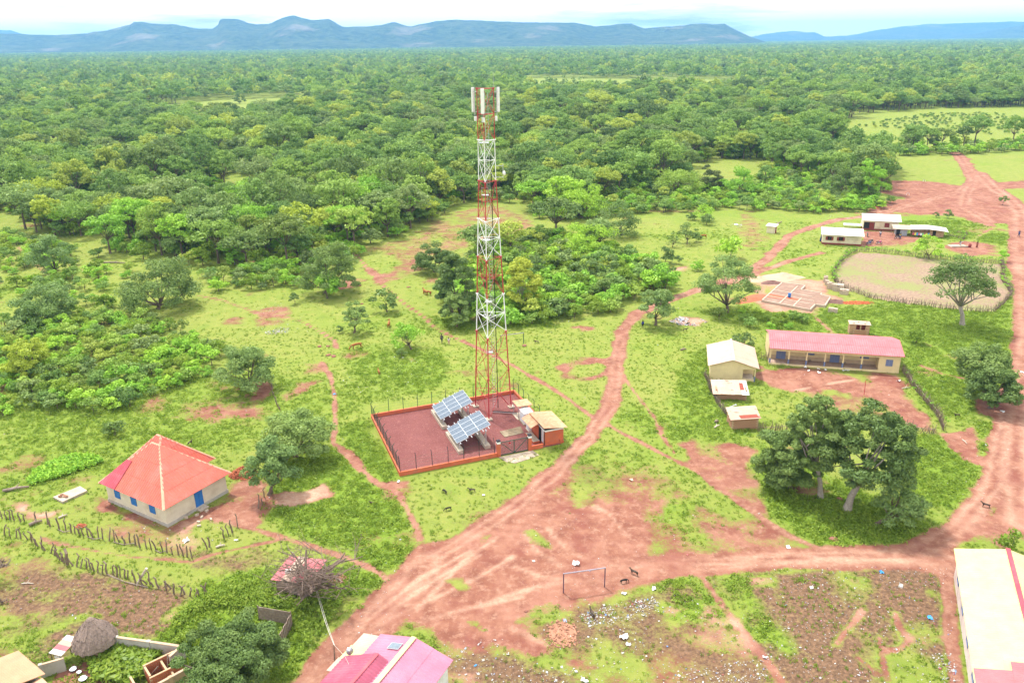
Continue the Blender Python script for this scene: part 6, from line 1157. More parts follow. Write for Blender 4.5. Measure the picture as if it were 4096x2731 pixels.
wall_run('yard_wall', 'short grey wall in front of the tin lean-to', [(-40.2, 52.6), (-38.6, 53.35)], 1.3, .16, PLGREY, M('coping_tan', (.5, .36, .25)))
wall_run('yard_wall', 'tan plaster wall below the big fine leaved tree', [(-29.9, 49.2), (-28.4, 50.7), (-26.9, 52.2)], 1.6, .18, M('plaster_tan', (.46, .31, .2), .95, .2, 1.5, (.3, .2, .14), .6), M('coping_tan', (.5, .36, .25)))
rn = thing('brick_ruin', 'roofless brick rooms open to the sky beside the big tree', 'ruin', (-30.6, 51.4, 0), .72)
brick_wall_parts(rn, 0, 2.6, 1.1, 0, 1.35, axis='x'); brick_wall_parts(rn, 0, 2.6, -.5, 0, 1.2, axis='x'); brick_wall_parts(rn, -.28, 1.08, 0, 0, 1.3, axis='y'); brick_wall_parts(rn, -.28, 1.08, 1.3, 0, 1.15, axis='y'); brick_wall_parts(rn, -1.6, 1.1, -1.2, 0, 1.0, axis='y'); brick_wall_parts(rn, -1.6, -.5, 1.6, 0, .9, axis='y')
for p, q in (((.2, .9, .2), (.9, 0.1, 1.5)), ((1.5, .2, .1), (2.0, 1.0, 1.5))): MB().tube([p, q], .05, 5).build('fallen_pole', WOODD, rn)
tnr = thing('tan_roof_house', 'house with a plain tan sheet roof cut off by the lower left corner', 'house', (-40.0, 51.4, 0), -.62)
box_walls(tnr, -2.0, 4.6, -4.8, -.3, 2.3, PLAST); quadroof('roof', (-2.4, .1, 2.62), (5.4, .1, 2.62) if False else (2.2, .1, 2.62), (2.2, -2.6, 3.2), (-2.4, -2.6, 3.2), S_TAN, tnr, .2); quadroof('roof', (2.2, -5.4, 2.55), (-2.4, -5.4, 2.55), (-2.4, -2.6, 3.2), (2.2, -2.6, 3.2), S_TAN, tnr, .2); corrugated('roof', (2.2, -.2, 2.5), (0, -5, 0), (2.6, 0, -.25), S_TAN, tnr, .2, .02)
yd = MB().prism([(-39.6, 53.6), (-37.6, 54.3), (-35.6, 54.0), (-34.3, 52.2), (-34.0, 50.2), (-38.6, 50.2)], 0, .012).build('hut_yard', EARTH); tag(yd, kind='structure')
for lab, p, r in (('dark metal basin standing on the red earth by the hut', (-36.6, 52.2), .32), ('pale bowl left on the red earth by the lean-to', (-37.3, 52.9), .2), ('blackened cooking pot below the lean-to', (-38.0, 53.3), .28)):
    t = thing('basin', lab, 'basin', (*p, .012)); MB().lathe([(r * .6, 0), (r, .2), (r * 1.06, .21), (r * .95, .19), (r * .55, .03)], 16).build('bowl', ZINC if 'pale' in lab else BLACKM, t, True); MB().lathe([(r * 1.05, .195), (r * 1.1, .21), (r * 1.05, .225)], 16).build('rim', ZINC, t)
# ---- shack under the dead tree
ps = thing('pink_roofed_shack', 'leaning plank shack with faded pink roof sheets under the dead tree', 'shack', (-21.2, 64.2, 0), -.25)
for i in range(12): box('plank', (-1.45 + .265 * i, -1.45, .72), (.25, .05, 1.35 + .12 * (i % 3)), WOOD_, ps, .02 * (i % 3)); 
for i in range(9): box('plank', (1.72, -1.3 + .3 * i, .72), (.05, .28, 1.4 + .1 * (i % 2)), WOOD_, ps)
for i in range(6): box('plank', (-1.72, -1.2 + .45 * i, .7), (.05, .42, 1.4), WOOD_, ps)
for x, y in ((-1.6, -1.4), (1.65, -1.4), (-1.6, 1.4), (1.65, 1.4)): MB().tube([(x, y, 0), (x, y, 1.65)], .06, 5).build('post', WOODD, ps)
for i in range(4): corrugated('roof_sheet', (-2.1 + i * 1.02, -1.7 + .08 * (i % 2), 1.66 + .03 * i), (1.05, .03, .02), (.1, 3.6, .25), [S_PINK, S_TANP, S_PINK, S_PINK][i], ps, .2, .02)
box('debris', (-.9, -.4, 1.9), (.6, .4, .18), WHITEP, ps, .4); box('debris', (.1, -.2, 1.92), (.5, .5, .2), BLACKM, ps, .2)
pn = thing('plank_pen', 'weathered plank screen round a corner of weeds near the big tree', 'fence', (-20.5, 58.5, 0))
for i in range(4): box('plank', (-1.65, .42, .3 + .36 * i), (3.4, .06, .33), WOOD_, pn, -.25)
for i in range(9): box('plank', (-.05 - .035 * i, -.15 - .33 * i, .72), (.06, .31, 1.3 + .1 * (i % 3)), WOOD_, pn, .08)
for p in ((-3.3, .85), (-.05, 0), (-.3, -3.0)): MB().tube([(*p, 0), (*p, 1.65)], .06, 5).build('post', WOODD, pn)
def dead_tree(label, base, seed, h, spread, depth=4, tr_=.3, name='dead_tree', k0=.7):
    rs = random.Random(seed); t = thing(name, label, 'tree', (base.x, base.y, 0)); trunk = MB(); br = MB()
    def grow(p, d, l, r, k):
        pts_ = [p]; q = p.copy(); dd_ = d.copy()
        for i in range(3):
            dd_ = (dd_ + Vector((rs.uniform(-.3, .3), rs.uniform(-.3, .3), rs.uniform(-.15, .22)))).normalized(); q = q + dd_ * l / 3; pts_.append(q.copy())
        (trunk if k == depth else br).tube(pts_, [r, r * .8, r * .65, r * .5], 6 if k > 2 else 4)
        if k == 0: return
        for i in range(rs.choice((2, 3, 3)) if k < depth else 6):
            s = rs.uniform(.35, 1.0); j = min(3, int(s * 3)); b = pts_[j]; az = rs.uniform(0, 6.28); nd = (dd_ * .45 + Vector((math.cos(az), math.sin(az), rs.uniform(-.15, .5))) * spread).normalized()
            grow(b.copy(), nd, l * rs.uniform(k0 - .15, k0 + .15) * (1.0 if k == depth else .82), r * rs.uniform(.45, .65), k - 1)
    grow(Vector((0, 0, -.1)), Vector((0.05, 0.05, 1)), h, tr_, depth); trunk.build('trunk', BARKD, t, True); br.build('branches', BARKD, t)
    return t
dead_tree('bare fallen looking dead tree with spreading grey branches over the pink shack', Vector((-20.4, 61.9, 0)), 5, 3.3, 1.6, 5, .42, k0=1.02)
dead_tree('bare brown tree half cut off by the left edge', G(-8, 1330), 9, 2.2, .8, 4, .22); dead_tree('small bare tree stump at the left edge below the fence', T and GT(0, 3, 20, 840), 12, .8, .7, 2, .12, 'dead_bush')
# ---- heaps
def heap(name, label, cat, c, rx, ry, h, mat, seed=0, rz=0.0):
    n, m_ = 24, 9; rs = random.Random(seed); vs = [(0, 0, h)]; fs = []
    for i in range(1, m_):
        s = i / (m_ - 1)
        for j in range(n): a = 2 * math.pi * j / n; k = 1 + .18 * math.sin(3 * a + seed) + rs.uniform(-.06, .06); vs.append((rx * s * k * math.cos(a), ry * s * k * math.sin(a), max(-.02, h * (1 - s) ** 1.1 * rs.uniform(.85, 1.12)) if i < m_ - 1 else -.02))
    fs = [(0, 1 + j, 1 + (j + 1) % n) for j in range(n)] + [(1 + (i - 1) * n + j, 1 + i * n + j, 1 + i * n + (j + 1) % n, 1 + (i - 1) * n + (j + 1) % n) for i in range(1, m_ - 1) for j in range(n)]
    o = MB()._add(vs, fs).build(name, mat, None, True); o.location = (c.x, c.y, 0); o.rotation_euler = (0, 0, rz); return tag(o, label, cat)
SAND = M('sand', (.50, .36, .25), .95, .12, 2.5); REDS = M('red_fill', (.52, .13, .07), .95, .25, 2.5); DUNG = M('dark_soil', (.17, .09, .075), .95, .35, 3)
def brick_heap(name, label, c, rx, ry, h, n, seed, mat=BRK, bs=(.24, .11, .09)):
    rs = random.Random(seed); mb = MB()
    for i in range(n):
        a = rs.uniform(0, 6.28); q = math.sqrt(rs.random()); z = max(.03, h * (1 - q) + rs.uniform(-.06, .06)); R = Matrix.Rotation(rs.uniform(0, 3.14), 3, 'Z') @ Matrix.Rotation(rs.uniform(-.6, .6), 3, 'X') @ Matrix.Rotation(rs.uniform(-.5, .5), 3, 'Y')
        mb.box((rx * q * math.cos(a), ry * q * math.sin(a), z), bs, 0, R)
    t = thing(name, label, 'brick pile', (c.x, c.y, 0)); o = mb.build('bricks', mat, t); o['kind'] = 'stuff'
    k = MB().lathe([(max(rx, ry) * .8, 0.0), (max(rx, ry) * .45, h * .45), (.05, h * .85)], 14).build('rubble_core', mat, t); k.scale = (rx / max(rx, ry), ry / max(rx, ry), 1); return t
brick_heap('brick_pile', 'heap of broken red bricks right of the red roofed house', GT(0, 2, 2235, 1220), 1.7, 1.4, 1.15, 420, 1)
brick_heap('brick_pile', 'loose scatter of bricks beside the pink shack', GT(1, 3, 720, 620), 1.5, .9, .22, 160, 2, M('brick_orange', (.38, .19, .12), .9, .35, 4)); brick_heap('brick_pile', 'scattered bricks sunk in weeds on the football ground', GT(2, 3, 465, 1110), 1.6, 1.9, .12, 120, 3, M('brick_orange', (.38, .19, .12), .9, .35, 4))
brick_heap('brick_pile', 'small pile of bricks behind the wooden yard fence', GT(0, 3, 745, 130), .55, .4, .3, 60, 4); brick_heap('brick_pile', 'long low spread of red bricks beside the concrete foundation', GT(3, 1, 810, 1215), 3.6, 1.1, .2, 260, 5, M('brick_bright', (.55, .14, .06), .9, .3, 4))
cs = thing('concrete_slab', 'flat concrete slab with loose bricks left of the red roofed house', 'slab', tuple(GT(0, 2, 640, 1425))); pl_ = [GT(0, 2, *p) - GT(0, 2, 640, 1425) for p in ((490, 1445), (580, 1490), (805, 1385), (740, 1345))]; MB().prism(pl_, 0, .28).build('slab', CONC, cs)
for i in range(14): box('brick', (-.5 + rnd.uniform(-.5, .6), -.35 + rnd.uniform(-.35, .35), .34 + .1 * (i % 2)), (.3, .13, .11), M('brick_orange', (.38, .19, .12)), cs, rnd.uniform(-.4, .6))
for i, p in enumerate(((1710, 55), (1810, 30), (1855, 50), (1940, 70), (1825, 95), (1830, 130), (1900, 1560), (1740, 20))):
    c = GT(0, 3, *p) if p[1] < 1000 else GT(0, 2, *p); o = MB().box((0, 0, .1), (.4, .2, .2), i * .7).build('cement_block', BLK); o.location = (c.x, c.y, 0); tag(o, 'loose grey building block on the bare earth in front of the red roofed house', 'block', 'loose building blocks by the house')
# ---- building site
zs = .5; SL = [(50.7, 151.7), (58.2, 145.5), (60.4, 148.7), (61.9, 147.7), (65.2, 153.3), (63.6, 154.6), (64.4, 156.0), (60.9, 158.4), (62.9, 161.5), (58.7, 163.8)]
fd = thing('house_foundation', 'unfinished concrete house foundation divided into rooms', 'foundation', (SL[0][0], SL[0][1], 0)); S0 = Vector((*SL[0], 0)); P_ = [Vector((*p, 0)) - S0 for p in SL]
MB().prism(P_, -.05, .42).build('fill', M('fill_soil', (.27, .17, .125), .95, .25, 1.5, (.34, .24, .18), .6), fd)
def beam(a, b, n='strip'): d = b - a; c = (a + b) / 2; box(n, (c.x, c.y, .24), (d.length + .2, .22, .52), BLK, fd, math.atan2(d.y, d.x))
for a, b in zip(P_, P_[1:] + P_[:1]): beam(a, b)
u = (P_[1] - P_[0]).normalized(); v_ = (P_[9] - P_[0]).normalized()
for s in (3.6, 6.4): beam(u * s + v_ * .3, u * s + v_ * (13.6 if s < 5 else 6.0), 'room_strip')
for s in (3.4, 5.6, 8.2): beam(v_ * s + u * .2, v_ * s + u * (9.0 if s < 8 else 8.0), 'room_strip')
c = MB().prism([u * .3 + v_ * 2.7, u * 3.2 + v_ * 2.9, u * 6.0 + v_ * 4.2, u * 6.2 + v_ * 5.3, u * 3.3 + v_ * 5.2, u * .3 + v_ * 5.0], .421, .45).build('red_earth', REDS, fd)
bp = G(*T(3, 1, 195, 1165), .45); br_ = thing('oil_drum', 'blue oil drum standing on the concrete foundation', 'drum', tuple(bp)); MB().lathe([(.29, 0), (.29, .28), (.305, .3), (.29, .32), (.29, .58), (.305, .6), (.29, .62), (.29, .88), (.27, .9), (.25, .82)], 18).build('body', BLUE, br_, True); MB().lathe([(.255, .8), (.02, .805)], 18).build('inside', DARK, br_)
heap('sand_heap', 'large pale sand heap behind the concrete foundation', 'sand heap', GT(3, 1, 135, 985), 4.4, 2.6, 1.3, SAND, 1); heap('sand_heap', 'smaller sand heap at the left of the building site', 'sand heap', GT(2, 1, 2270, 1005), 2.8, 2.0, .9, SAND, 2); heap('soil_heap', 'dark soil heap between the sand and the foundation', 'soil heap', GT(3, 1, 40, 1030), 2.6, 1.6, .6, DUNG, 3)
heap('soil_heap', 'spread of bright red earth left of the foundation', 'soil heap', GT(2, 1, 2230, 1175), 5.2, 2.0, .35, REDS, 4, .5); heap('soil_heap', 'brown soil heap right of the foundation', 'soil heap', GT(3, 1, 610, 1205), 2.4, 1.4, .6, DUNG, 5); heap('soil_heap', 'rust coloured heap by the thicket near the far house', 'soil heap', GT(3, 1, 962, 342), 2.4, 1.4, .7, M('rust_soil', (.30, .09, .05)), 6)
def block_stack(label, c, nx, ny, nz, rz_, seed):
    rs = random.Random(seed); t = thing('block_stack', label, 'block stack', (c.x, c.y, 0), rz_); mb = MB()
    for k in range(nz):
        for i in range(nx):
            for j in range(ny):
                if k > nz - 3 and rs.random() < .25: continue
                mb.box((i * .42 + rs.uniform(-.02, .02), j * .22 + rs.uniform(-.01, .01), .1 + k * .205), (.40, .2, .2))
    mb.build('blocks', BLK, t)['kind'] = 'stuff'; return t
for i, (p, a, b_, c_) in enumerate((((515, 1025), 2, 4, 7), ((530, 1050), 2, 3, 5), ((545, 1085), 3, 4, 7), ((600, 1105), 5, 6, 7), ((665, 1135), 4, 5, 5), ((560, 1300), 4, 4, 4), ((640, 1090), 3, 3, 6))):
    block_stack(['tall block stack farthest back beside the field fence', 'short block stack between the tall ones', 'tall narrow block stack by the field fence', 'widest block stack beside the foundation', 'untidy block stack nearest the foundation wing', 'separate low block stack in front of the foundation', 'block stack tucked against the field fence'][i], GT(3, 1, *p), a, b_, c_, -.5, i)
# ---- wooden fences
STK = []
for i in range(6):
    rs = random.Random(60 + i); h = 1.0; STK.append(MB().tube([(0, 0, -.15), (rs.uniform(-.05, .05), rs.uniform(-.05, .05), .45), (rs.uniform(-.12, .12), rs.uniform(-.1, .1), .8), (rs.uniform(-.16, .16), rs.uniform(-.12, .12), 1.0)], [.075, .065, .06, .05], 6).mesh('post'))
def post_fence(label, pts_, h=1.1, mat=WOODD, tilt=.1, group=None):
    P = [G(*p) for p in pts_]; t = thing('wooden_fence', label, 'fence', (P[0].x, P[0].y, 0))
    for i, p in enumerate(P):
        o = obj('post', STK[rnd.randrange(6)], mat, t); o.location = (p.x - P[0].x, p.y - P[0].y, 0); s = h * rnd.uniform(.75, 1.2); o.scale = (rnd.uniform(.9, 1.4), rnd.uniform(.9, 1.4), s); o.rotation_euler = (rnd.gauss(0, tilt), rnd.gauss(0, tilt), rnd.uniform(0, 6.28))
    return t, P
R1 = tp(0,3,(20,58),(60,65),(92,70),(130,75),(190,85),(225,80),(330,90),(440,110),(460,130),(545,155),(605,165),(655,185),(690,195),(735,210),(770,215),(810,220),(855,235),(905,240),(945,250),(1005,265),(1055,270),(1095,275),(1150,290),(1195,280),(1245,300),(1285,320),(1345,330),(1390,340),(1435,345),(1495,355),(1535,370),(1585,385),(1640,390),(1685,405),(1720,410),(1765,420))
t1, P1 = post_fence('long row of crooked grey posts round the front of the red roofed house', R1, 1.35)
q = MB()
for a, b in ((9, 11), (15, 18), (20, 24), (28, 30)): q.tube([P1[a] - P1[0] + Vector((0, -.2, .12)), (P1[a] + P1[b]) / 2 - P1[0] + Vector((0, -.35, .08)), P1[b] - P1[0] + Vector((0, -.1, .3))], .05, 5)
q.build('fallen_rail', WOOD_, t1)
post_fence('four stout posts at the right end of the house yard', tp(0,3,(1925,320),(1905,335),(2060,240),(2100,210),(2135,185),(2185,145)), 1.5)
R2 = tp(0,3,(40,210),(95,230),(150,235),(190,240),(255,250),(290,265),(330,300),(350,320),(385,335),(415,350),(470,375),(500,395),(530,410),(555,440),(570,450),(590,465),(670,490),(705,500),(740,515),(795,520),(830,525),(865,540),(900,555),(940,560),(985,570),(1040,570),(1075,590),(1105,595),(1145,605),(1175,610),(1245,640),(1310,670),(1350,660),(1380,665),(1410,680),(1465,700),(1530,720),(1570,700),(1600,750),(1655,770),(1700,755),(1745,770),(1800,790),(1835,790),(1880,770),(1915,765))
t2, P2 = post_fence('lower long row of weathered leaning posts across the grass', R2, 1.35, WOOD_, .2)
q = MB(); q.tube([P2[24] - P2[0], P2[29] - P2[0] + Vector((0, -.6, .08)), P2[33] - P2[0] + Vector((0, -.5, .08))], .06, 5); q.build('fallen_rail', WOOD_, t2)
MB().tube([P2[30] - P2[0] + Vector((.3, -.2, 0)), P2[32] - P2[0] + Vector((.3, 0, 1.9))], .13, 6).build('leaning_log', M('bleached_wood', (.55, .47, .38)), t2)
o = obj('post', STK[2], M('charred', (.02, .018, .016)), t2); p = GT(0, 3, 620, 485) - P2[0]; o.location = (p.x, p.y, 0); o.scale = (2.4, 2.2, 1.9); o['label'] = 'black charred stump post'
post_fence('short line of grey posts under the leaning tree beside the house', tp(1,2,(60,1500),(30,1470),(75,1430),(150,1390),(175,1330),(200,1300),(235,1270),(20,1530)), 1.2, WOOD_, .15); post_fence('curving line of old logs set upright below the tree left of the tower', tp(1,2,(95,330),(115,360),(125,390),(140,420),(150,450),(160,490),(172,520),(180,550),(190,580),(200,600),(212,620),(222,635)), .9, WOOD_, .12)
post_fence('few grey posts by the far left bushes', tp(0,1,(10,1410),(40,1415),(65,1415),(95,1420),(120,1415)), 1.2, WOOD_)
THIN = []
for i in range(6):
    rs = random.Random(90 + i); THIN.append(MB().tube([(0, 0, -.1), (rs.uniform(-.08, .08), rs.uniform(-.08, .08), .5), (rs.uniform(-.18, .18), rs.uniform(-.18, .18), 1.0)], [.04, .035, .018], 4).mesh('stake'))
def stick_fence(label, pts_, sp, h, brush=2.0, leafy=0.0, seed=0, close=False, mat=WOODD):
    rs = random.Random(seed); P = [G(*p) for p in pts_]; P = P + [P[0]] if close else P; t = thing('stick_fence', label, 'fence', (P[0].x, P[0].y, 0)); o0 = Vector((P[0].x, P[0].y, 0)); br = MB(); lc = []; rail = []
    for a, b in zip(P[:-1], P[1:]):
        d = b - a; n = max(1, int(d.length / sp))
        for i in range(n):
            c = a.lerp(b, (i + rs.random() * .5) / n) - o0; o = obj('stake', THIN[rs.randrange(6)], mat, t); o.location = c; s = h * rs.uniform(.7, 1.25); o.scale = (1.3, 1.3, s); o.rotation_euler = (rs.gauss(0, .16), rs.gauss(0, .16), rs.uniform(0, 6))
        for i in range(int(d.length * brush * 2)):
            c = a.lerp(b, rs.random()) - o0 + Vector((rs.gauss(0, .12), rs.gauss(0, .12), 0)); e = c + Vector((rs.gauss(0, .35), rs.gauss(0, .2), h * rs.uniform(.5, 1.1))); br.tube([c + Vector((0, 0, rs.uniform(-.05, .3))), e], [.022, .012], 3, False)
            if rs.random() < leafy: lc.append((e.x, e.y, e.z * .9))
        rail += [a - o0 + Vector((0, -.08, h * .55 + rs.uniform(-.1, .1)))]
    rail.append(P[-1] - o0 + Vector((0, 0, h * .55))); MB().tube(rail, .035, 4).build('rail', WOOD_, t); br.build('brushwood', mat, t)['kind'] = 'stuff'
    if lc: v, f, lv = leaves(np.array(lc), np.full(len(lc), .3), 22, .26, np.random.RandomState(seed)); obj('foliage', mesh_np('foliage', v, f, 4, {'lv': ('FLOAT', lv.astype(np.float32))}), LEAF['fresh'], t)['kind'] = 'stuff'
    return t
F_ = FIELD
stick_fence('near side stick fence of the ploughed field', tp(3,1,(620,1030),(640,1040),(720,1095),(830,1130),(960,1180),(1080,1195),(1200,1215),(1400,1240),(1600,1270),(1800,1290),(1990,1305),(2080,1295),(2160,1230),(2235,1140)), .42, 1.35, 5.0, .0, 1)
stick_fence('leafy far side hedge fence of the ploughed field', tp(3,1,(620,1030),(590,950),(640,880),(700,810),(760,765),(830,745),(940,745),(1060,755),(1200,770),(1400,795),(1550,810),(1700,825),(1900,845),(2140,855)), .55, 1.4, 6.0, .22, 2)
stick_fence('brushwood fence at the right end of the ploughed field', tp(3,1,(2140,855),(2160,930),(2140,1000),(2200,1080),(2235,1140)), .45, 1.5, 8.0, .08, 3); stick_fence('small round garden fence beside the mud house', tp(3,1,(1640,600),(1800,635),(1820,590),(1700,570)), .5, 1.0, 6.0, .1, 4)
cc_ = lambda x, y: ((2780 + x * .6696) / DS, (1300 + y * .6696) / DS)
stick_fence('stick fence running down past the two sheds left of the school', [cc_(58, 305), cc_(80, 345), cc_(95, 400), cc_(125, 455), cc_(160, 505), cc_(196, 555)], .3, 1.3, 7.0, .0, 5); stick_fence('dark stick fence between the brick shed and the tall trees', [cc_(372, 632), cc_(430, 635), cc_(500, 632), cc_(555, 628)], .22, 1.3, 6.0, 0, 6); stick_fence('short dark stick fence between the two school buildings', [cc_(392, 205), cc_(420, 208), cc_(436, 205)], .25, 1.4, 6.0, .05, 10)
stick_fence('stick fence on the right side of the school yard', tp(3,2,(1225,270),(1280,330),(1310,400),(1400,500),(1470,590),(1530,650),(1570,720),(1615,830)), .3, 1.4, 6.0, .03, 7); stick_fence('stick fence closing the bottom of the school yard', tp(3,2,(1020,775),(1150,785),(1290,805),(1360,830),(1420,845),(1540,850)), .28, 1.35, 6.0, .0, 8)
# ================================================================== GOALS, POLES, PUMP
def goal(label, a, b, ta, tb_, r=.05, mat=None):
    A, B_ = G(*a), G(*b); h = (V(*ta, A.y).z + V(*tb_, B_.y).z) / 2; t = thing('football_goal', label, 'goal', tuple(A)); d = B_ - A; m_ = mat or M('goal_paint', (.16, .09, .12), .5)
    MB().tube([(0, 0, 0), (0, 0, h)], r, 8).build('post', m_, t); MB().tube([(d.x, d.y, 0), (d.x, d.y, h)], r, 8).build('post', m_, t); MB().tube([(-d.x * .01, -d.y * .01, h), (d.x * 1.01, d.y * 1.01, h)], r, 8).build('crossbar', M('goal_bar', (.34, .30, .36), .5), t)
goal('thin steel football goal on the red ground near the camera', T(2,3,472,740), T(2,3,850,685), T(2,3,475,567), T(2,3,853,507), .06); s_ = 1 / DS
goal('dark green football goal on the lawn behind the tower', (2004.4 * s_, 1386 * s_), (2094.6 * s_, 1374.5 * s_), (2003 * s_, 1341 * s_), (2093 * s_, 1332 * s_), .06, GREENM)
goal('small white goal on the far red ground', T(3,1,1272,225), T(3,1,1295,228), T(3,1,1272,206), T(3,1,1295,209), .06, WHT); goal('farther small white goal by the pasture', T(3,1,1425,102), T(3,1,1445,103), T(3,1,1425,86), T(3,1,1445,87), .06, WHT)
A = G(1980, 940); fp = thing('flagpole', 'thin red and pale flagpole leaning in the school yard', 'flagpole', tuple(A)); tz = V(1989, 873, A.y); MB().tube([(0, 0, 0), ((tz.x - A.x) * .5, 0, tz.z * .5)], .05, 6).build('lower_pole', M('pole_yellow', (.55, .42, .12)), fp); MB().tube([((tz.x - A.x) * .5, 0, tz.z * .5), (tz.x - A.x, 0, tz.z)], .04, 6).build('upper_pole', RED, fp)
A = GT(1, 3, 742, 1490); tz = V(*T(1, 3, 716, 1215), A.y); up = thing('wire_pole', 'crooked wooden pole carrying wires beside the magenta roof', 'pole', tuple(A)); MB().tube([(0, 0, 0), (-.05, 0, tz.z * .4), ((tz.x - A.x), 0, tz.z)], [.07, .06, .04], 6).build('pole', WOODD, up)
w1 = Vector((tz.x - A.x, 0, tz.z)); e = V(*T(1, 3, 548, 700), 62.5) - A; mid_ = (w1 + e) / 2 - Vector((0, 0, .7))
MB().tube([w1, w1.lerp(mid_, .55) - Vector((0, 0, .15)), mid_, mid_.lerp(e, .5) - Vector((0, 0, .12)), e], .022, 4).build('wire', M('wire_pale', (.55, .52, .45)), up); MB().tube([w1 + Vector((.05, 0, -.05)), mid_ + Vector((.15, 0, -.15)), e + Vector((.1, 0, 0))], .018, 4).build('wire', M('wire_pale', (.55, .52, .45)), up); MB().tube([w1, (1.3, -1.6, 3.4), (2.2, -3.0, 3.0)], .015, 4).build('wire', M('wire_pale', (.55, .52, .45)), up)
A = GT(3, 1, 1745, 695); hp = thing('hand_pump', 'hand pump on a small concrete apron by the far road', 'pump', tuple(A)); MB().bb(-2.2, 2.0, -1.2, 1.2, 0, .15).build('apron', CONC, hp); MB().tube([(.6, 0, .15), (.6, 0, 1.1)], .12, 8).build('body', ZINC, hp); MB().tube([(.6, 0, 1.05), (1.3, 0, 1.3)], .04, 5).build('handle', ZINC, hp); MB().tube([(.6, 0, .8), (.25, 0, .7)], .05, 5).build('spout', ZINC, hp); MB().bb(-2.2, 2.0, -1.22, -1.05, .152, .35).build('kerb', CONC, hp)
A = GT(3, 1, 1852, 705); t = thing('water_drum', 'rust brown water drum near the hand pump', 'drum', tuple(A)); MB().lathe([(.35, 0), (.37, .45), (.35, .9), (.3, .88), (.3, .75)], 14).build('body', MAROON, t, True); MB().lathe([(.3, .76), (.01, .77)], 14).build('water', DARK, t)
def log(label, a, b, r=.12, mat=WOOD_, name='log'):
    A, B_ = G(*a), G(*b); t = thing(name, label, 'log', tuple(A)); d = B_ - A; MB().tube([(0, 0, r), d * .5 + Vector((.05, .06, r * 1.5)), d + Vector((0, 0, r))], [r, r * .9, r * .55], 7).build('trunk', mat, t, True); MB().tube([d * .4 + Vector((0, 0, r)), d * .62 + Vector((-d.y * .18, d.x * .18, r + .35))], [r * .55, r * .25], 5).build('branch', mat, t)
PALEW = M('bleached_wood', (.55, .47, .38), .9, .2, 4)
for a in (('forked grey dead trunk lying at the left edge by the leafy crop', T(0,2,30,1385), T(0,2,270,1345), .2), ('twisted pale log beside the end of the house fence', T(0,3,1985,330), T(0,3,2070,310), .13), ('bleached stick lying on the red soil near the mango tree', T(3,2,1785,905), T(3,2,1828,945), .07), ('pale log lying on the grass near the brick shed', T(2,2,1860,800), T(2,2,1905,775), .14), ('dark stump with branches on the grass by the bend', T(2,2,1550,85), T(2,2,1600,75), .15), ('dark stump on the grass left of the brick shed', T(2,2,1865,750), T(2,2,1895,745), .2), ('bare dead branch beside the meadow latrine', T(3,1,70,505), T(3,1,125,470), .16), ('fallen dead trunk in front of the forest at the left', T(0,1,950,850), T(0,1,1150,855), .2), ('gnarled fallen trunk behind the crooked fence posts', T(0,3,270,130), T(0,3,390,90), .2), ('heap of pale dead branches by the yard fence', T(0,3,540,60), T(0,3,620,30), .12), ('pale branch across the brown grass below the lower fence', T(0,3,200,660), T(0,3,310,660), .07), ('white rafter lying in the school yard corner', T(3,2,1230,435), T(3,2,1310,428), .08), ('thin bleached branch at the foot of the leaning acacia', T(3,2,1360,1528), T(3,2,1480,1495), .1)): log(*a, mat=PALEW if 'pale' in a[0] or 'bleach' in a[0] or 'white' in a[0] else WOOD_)
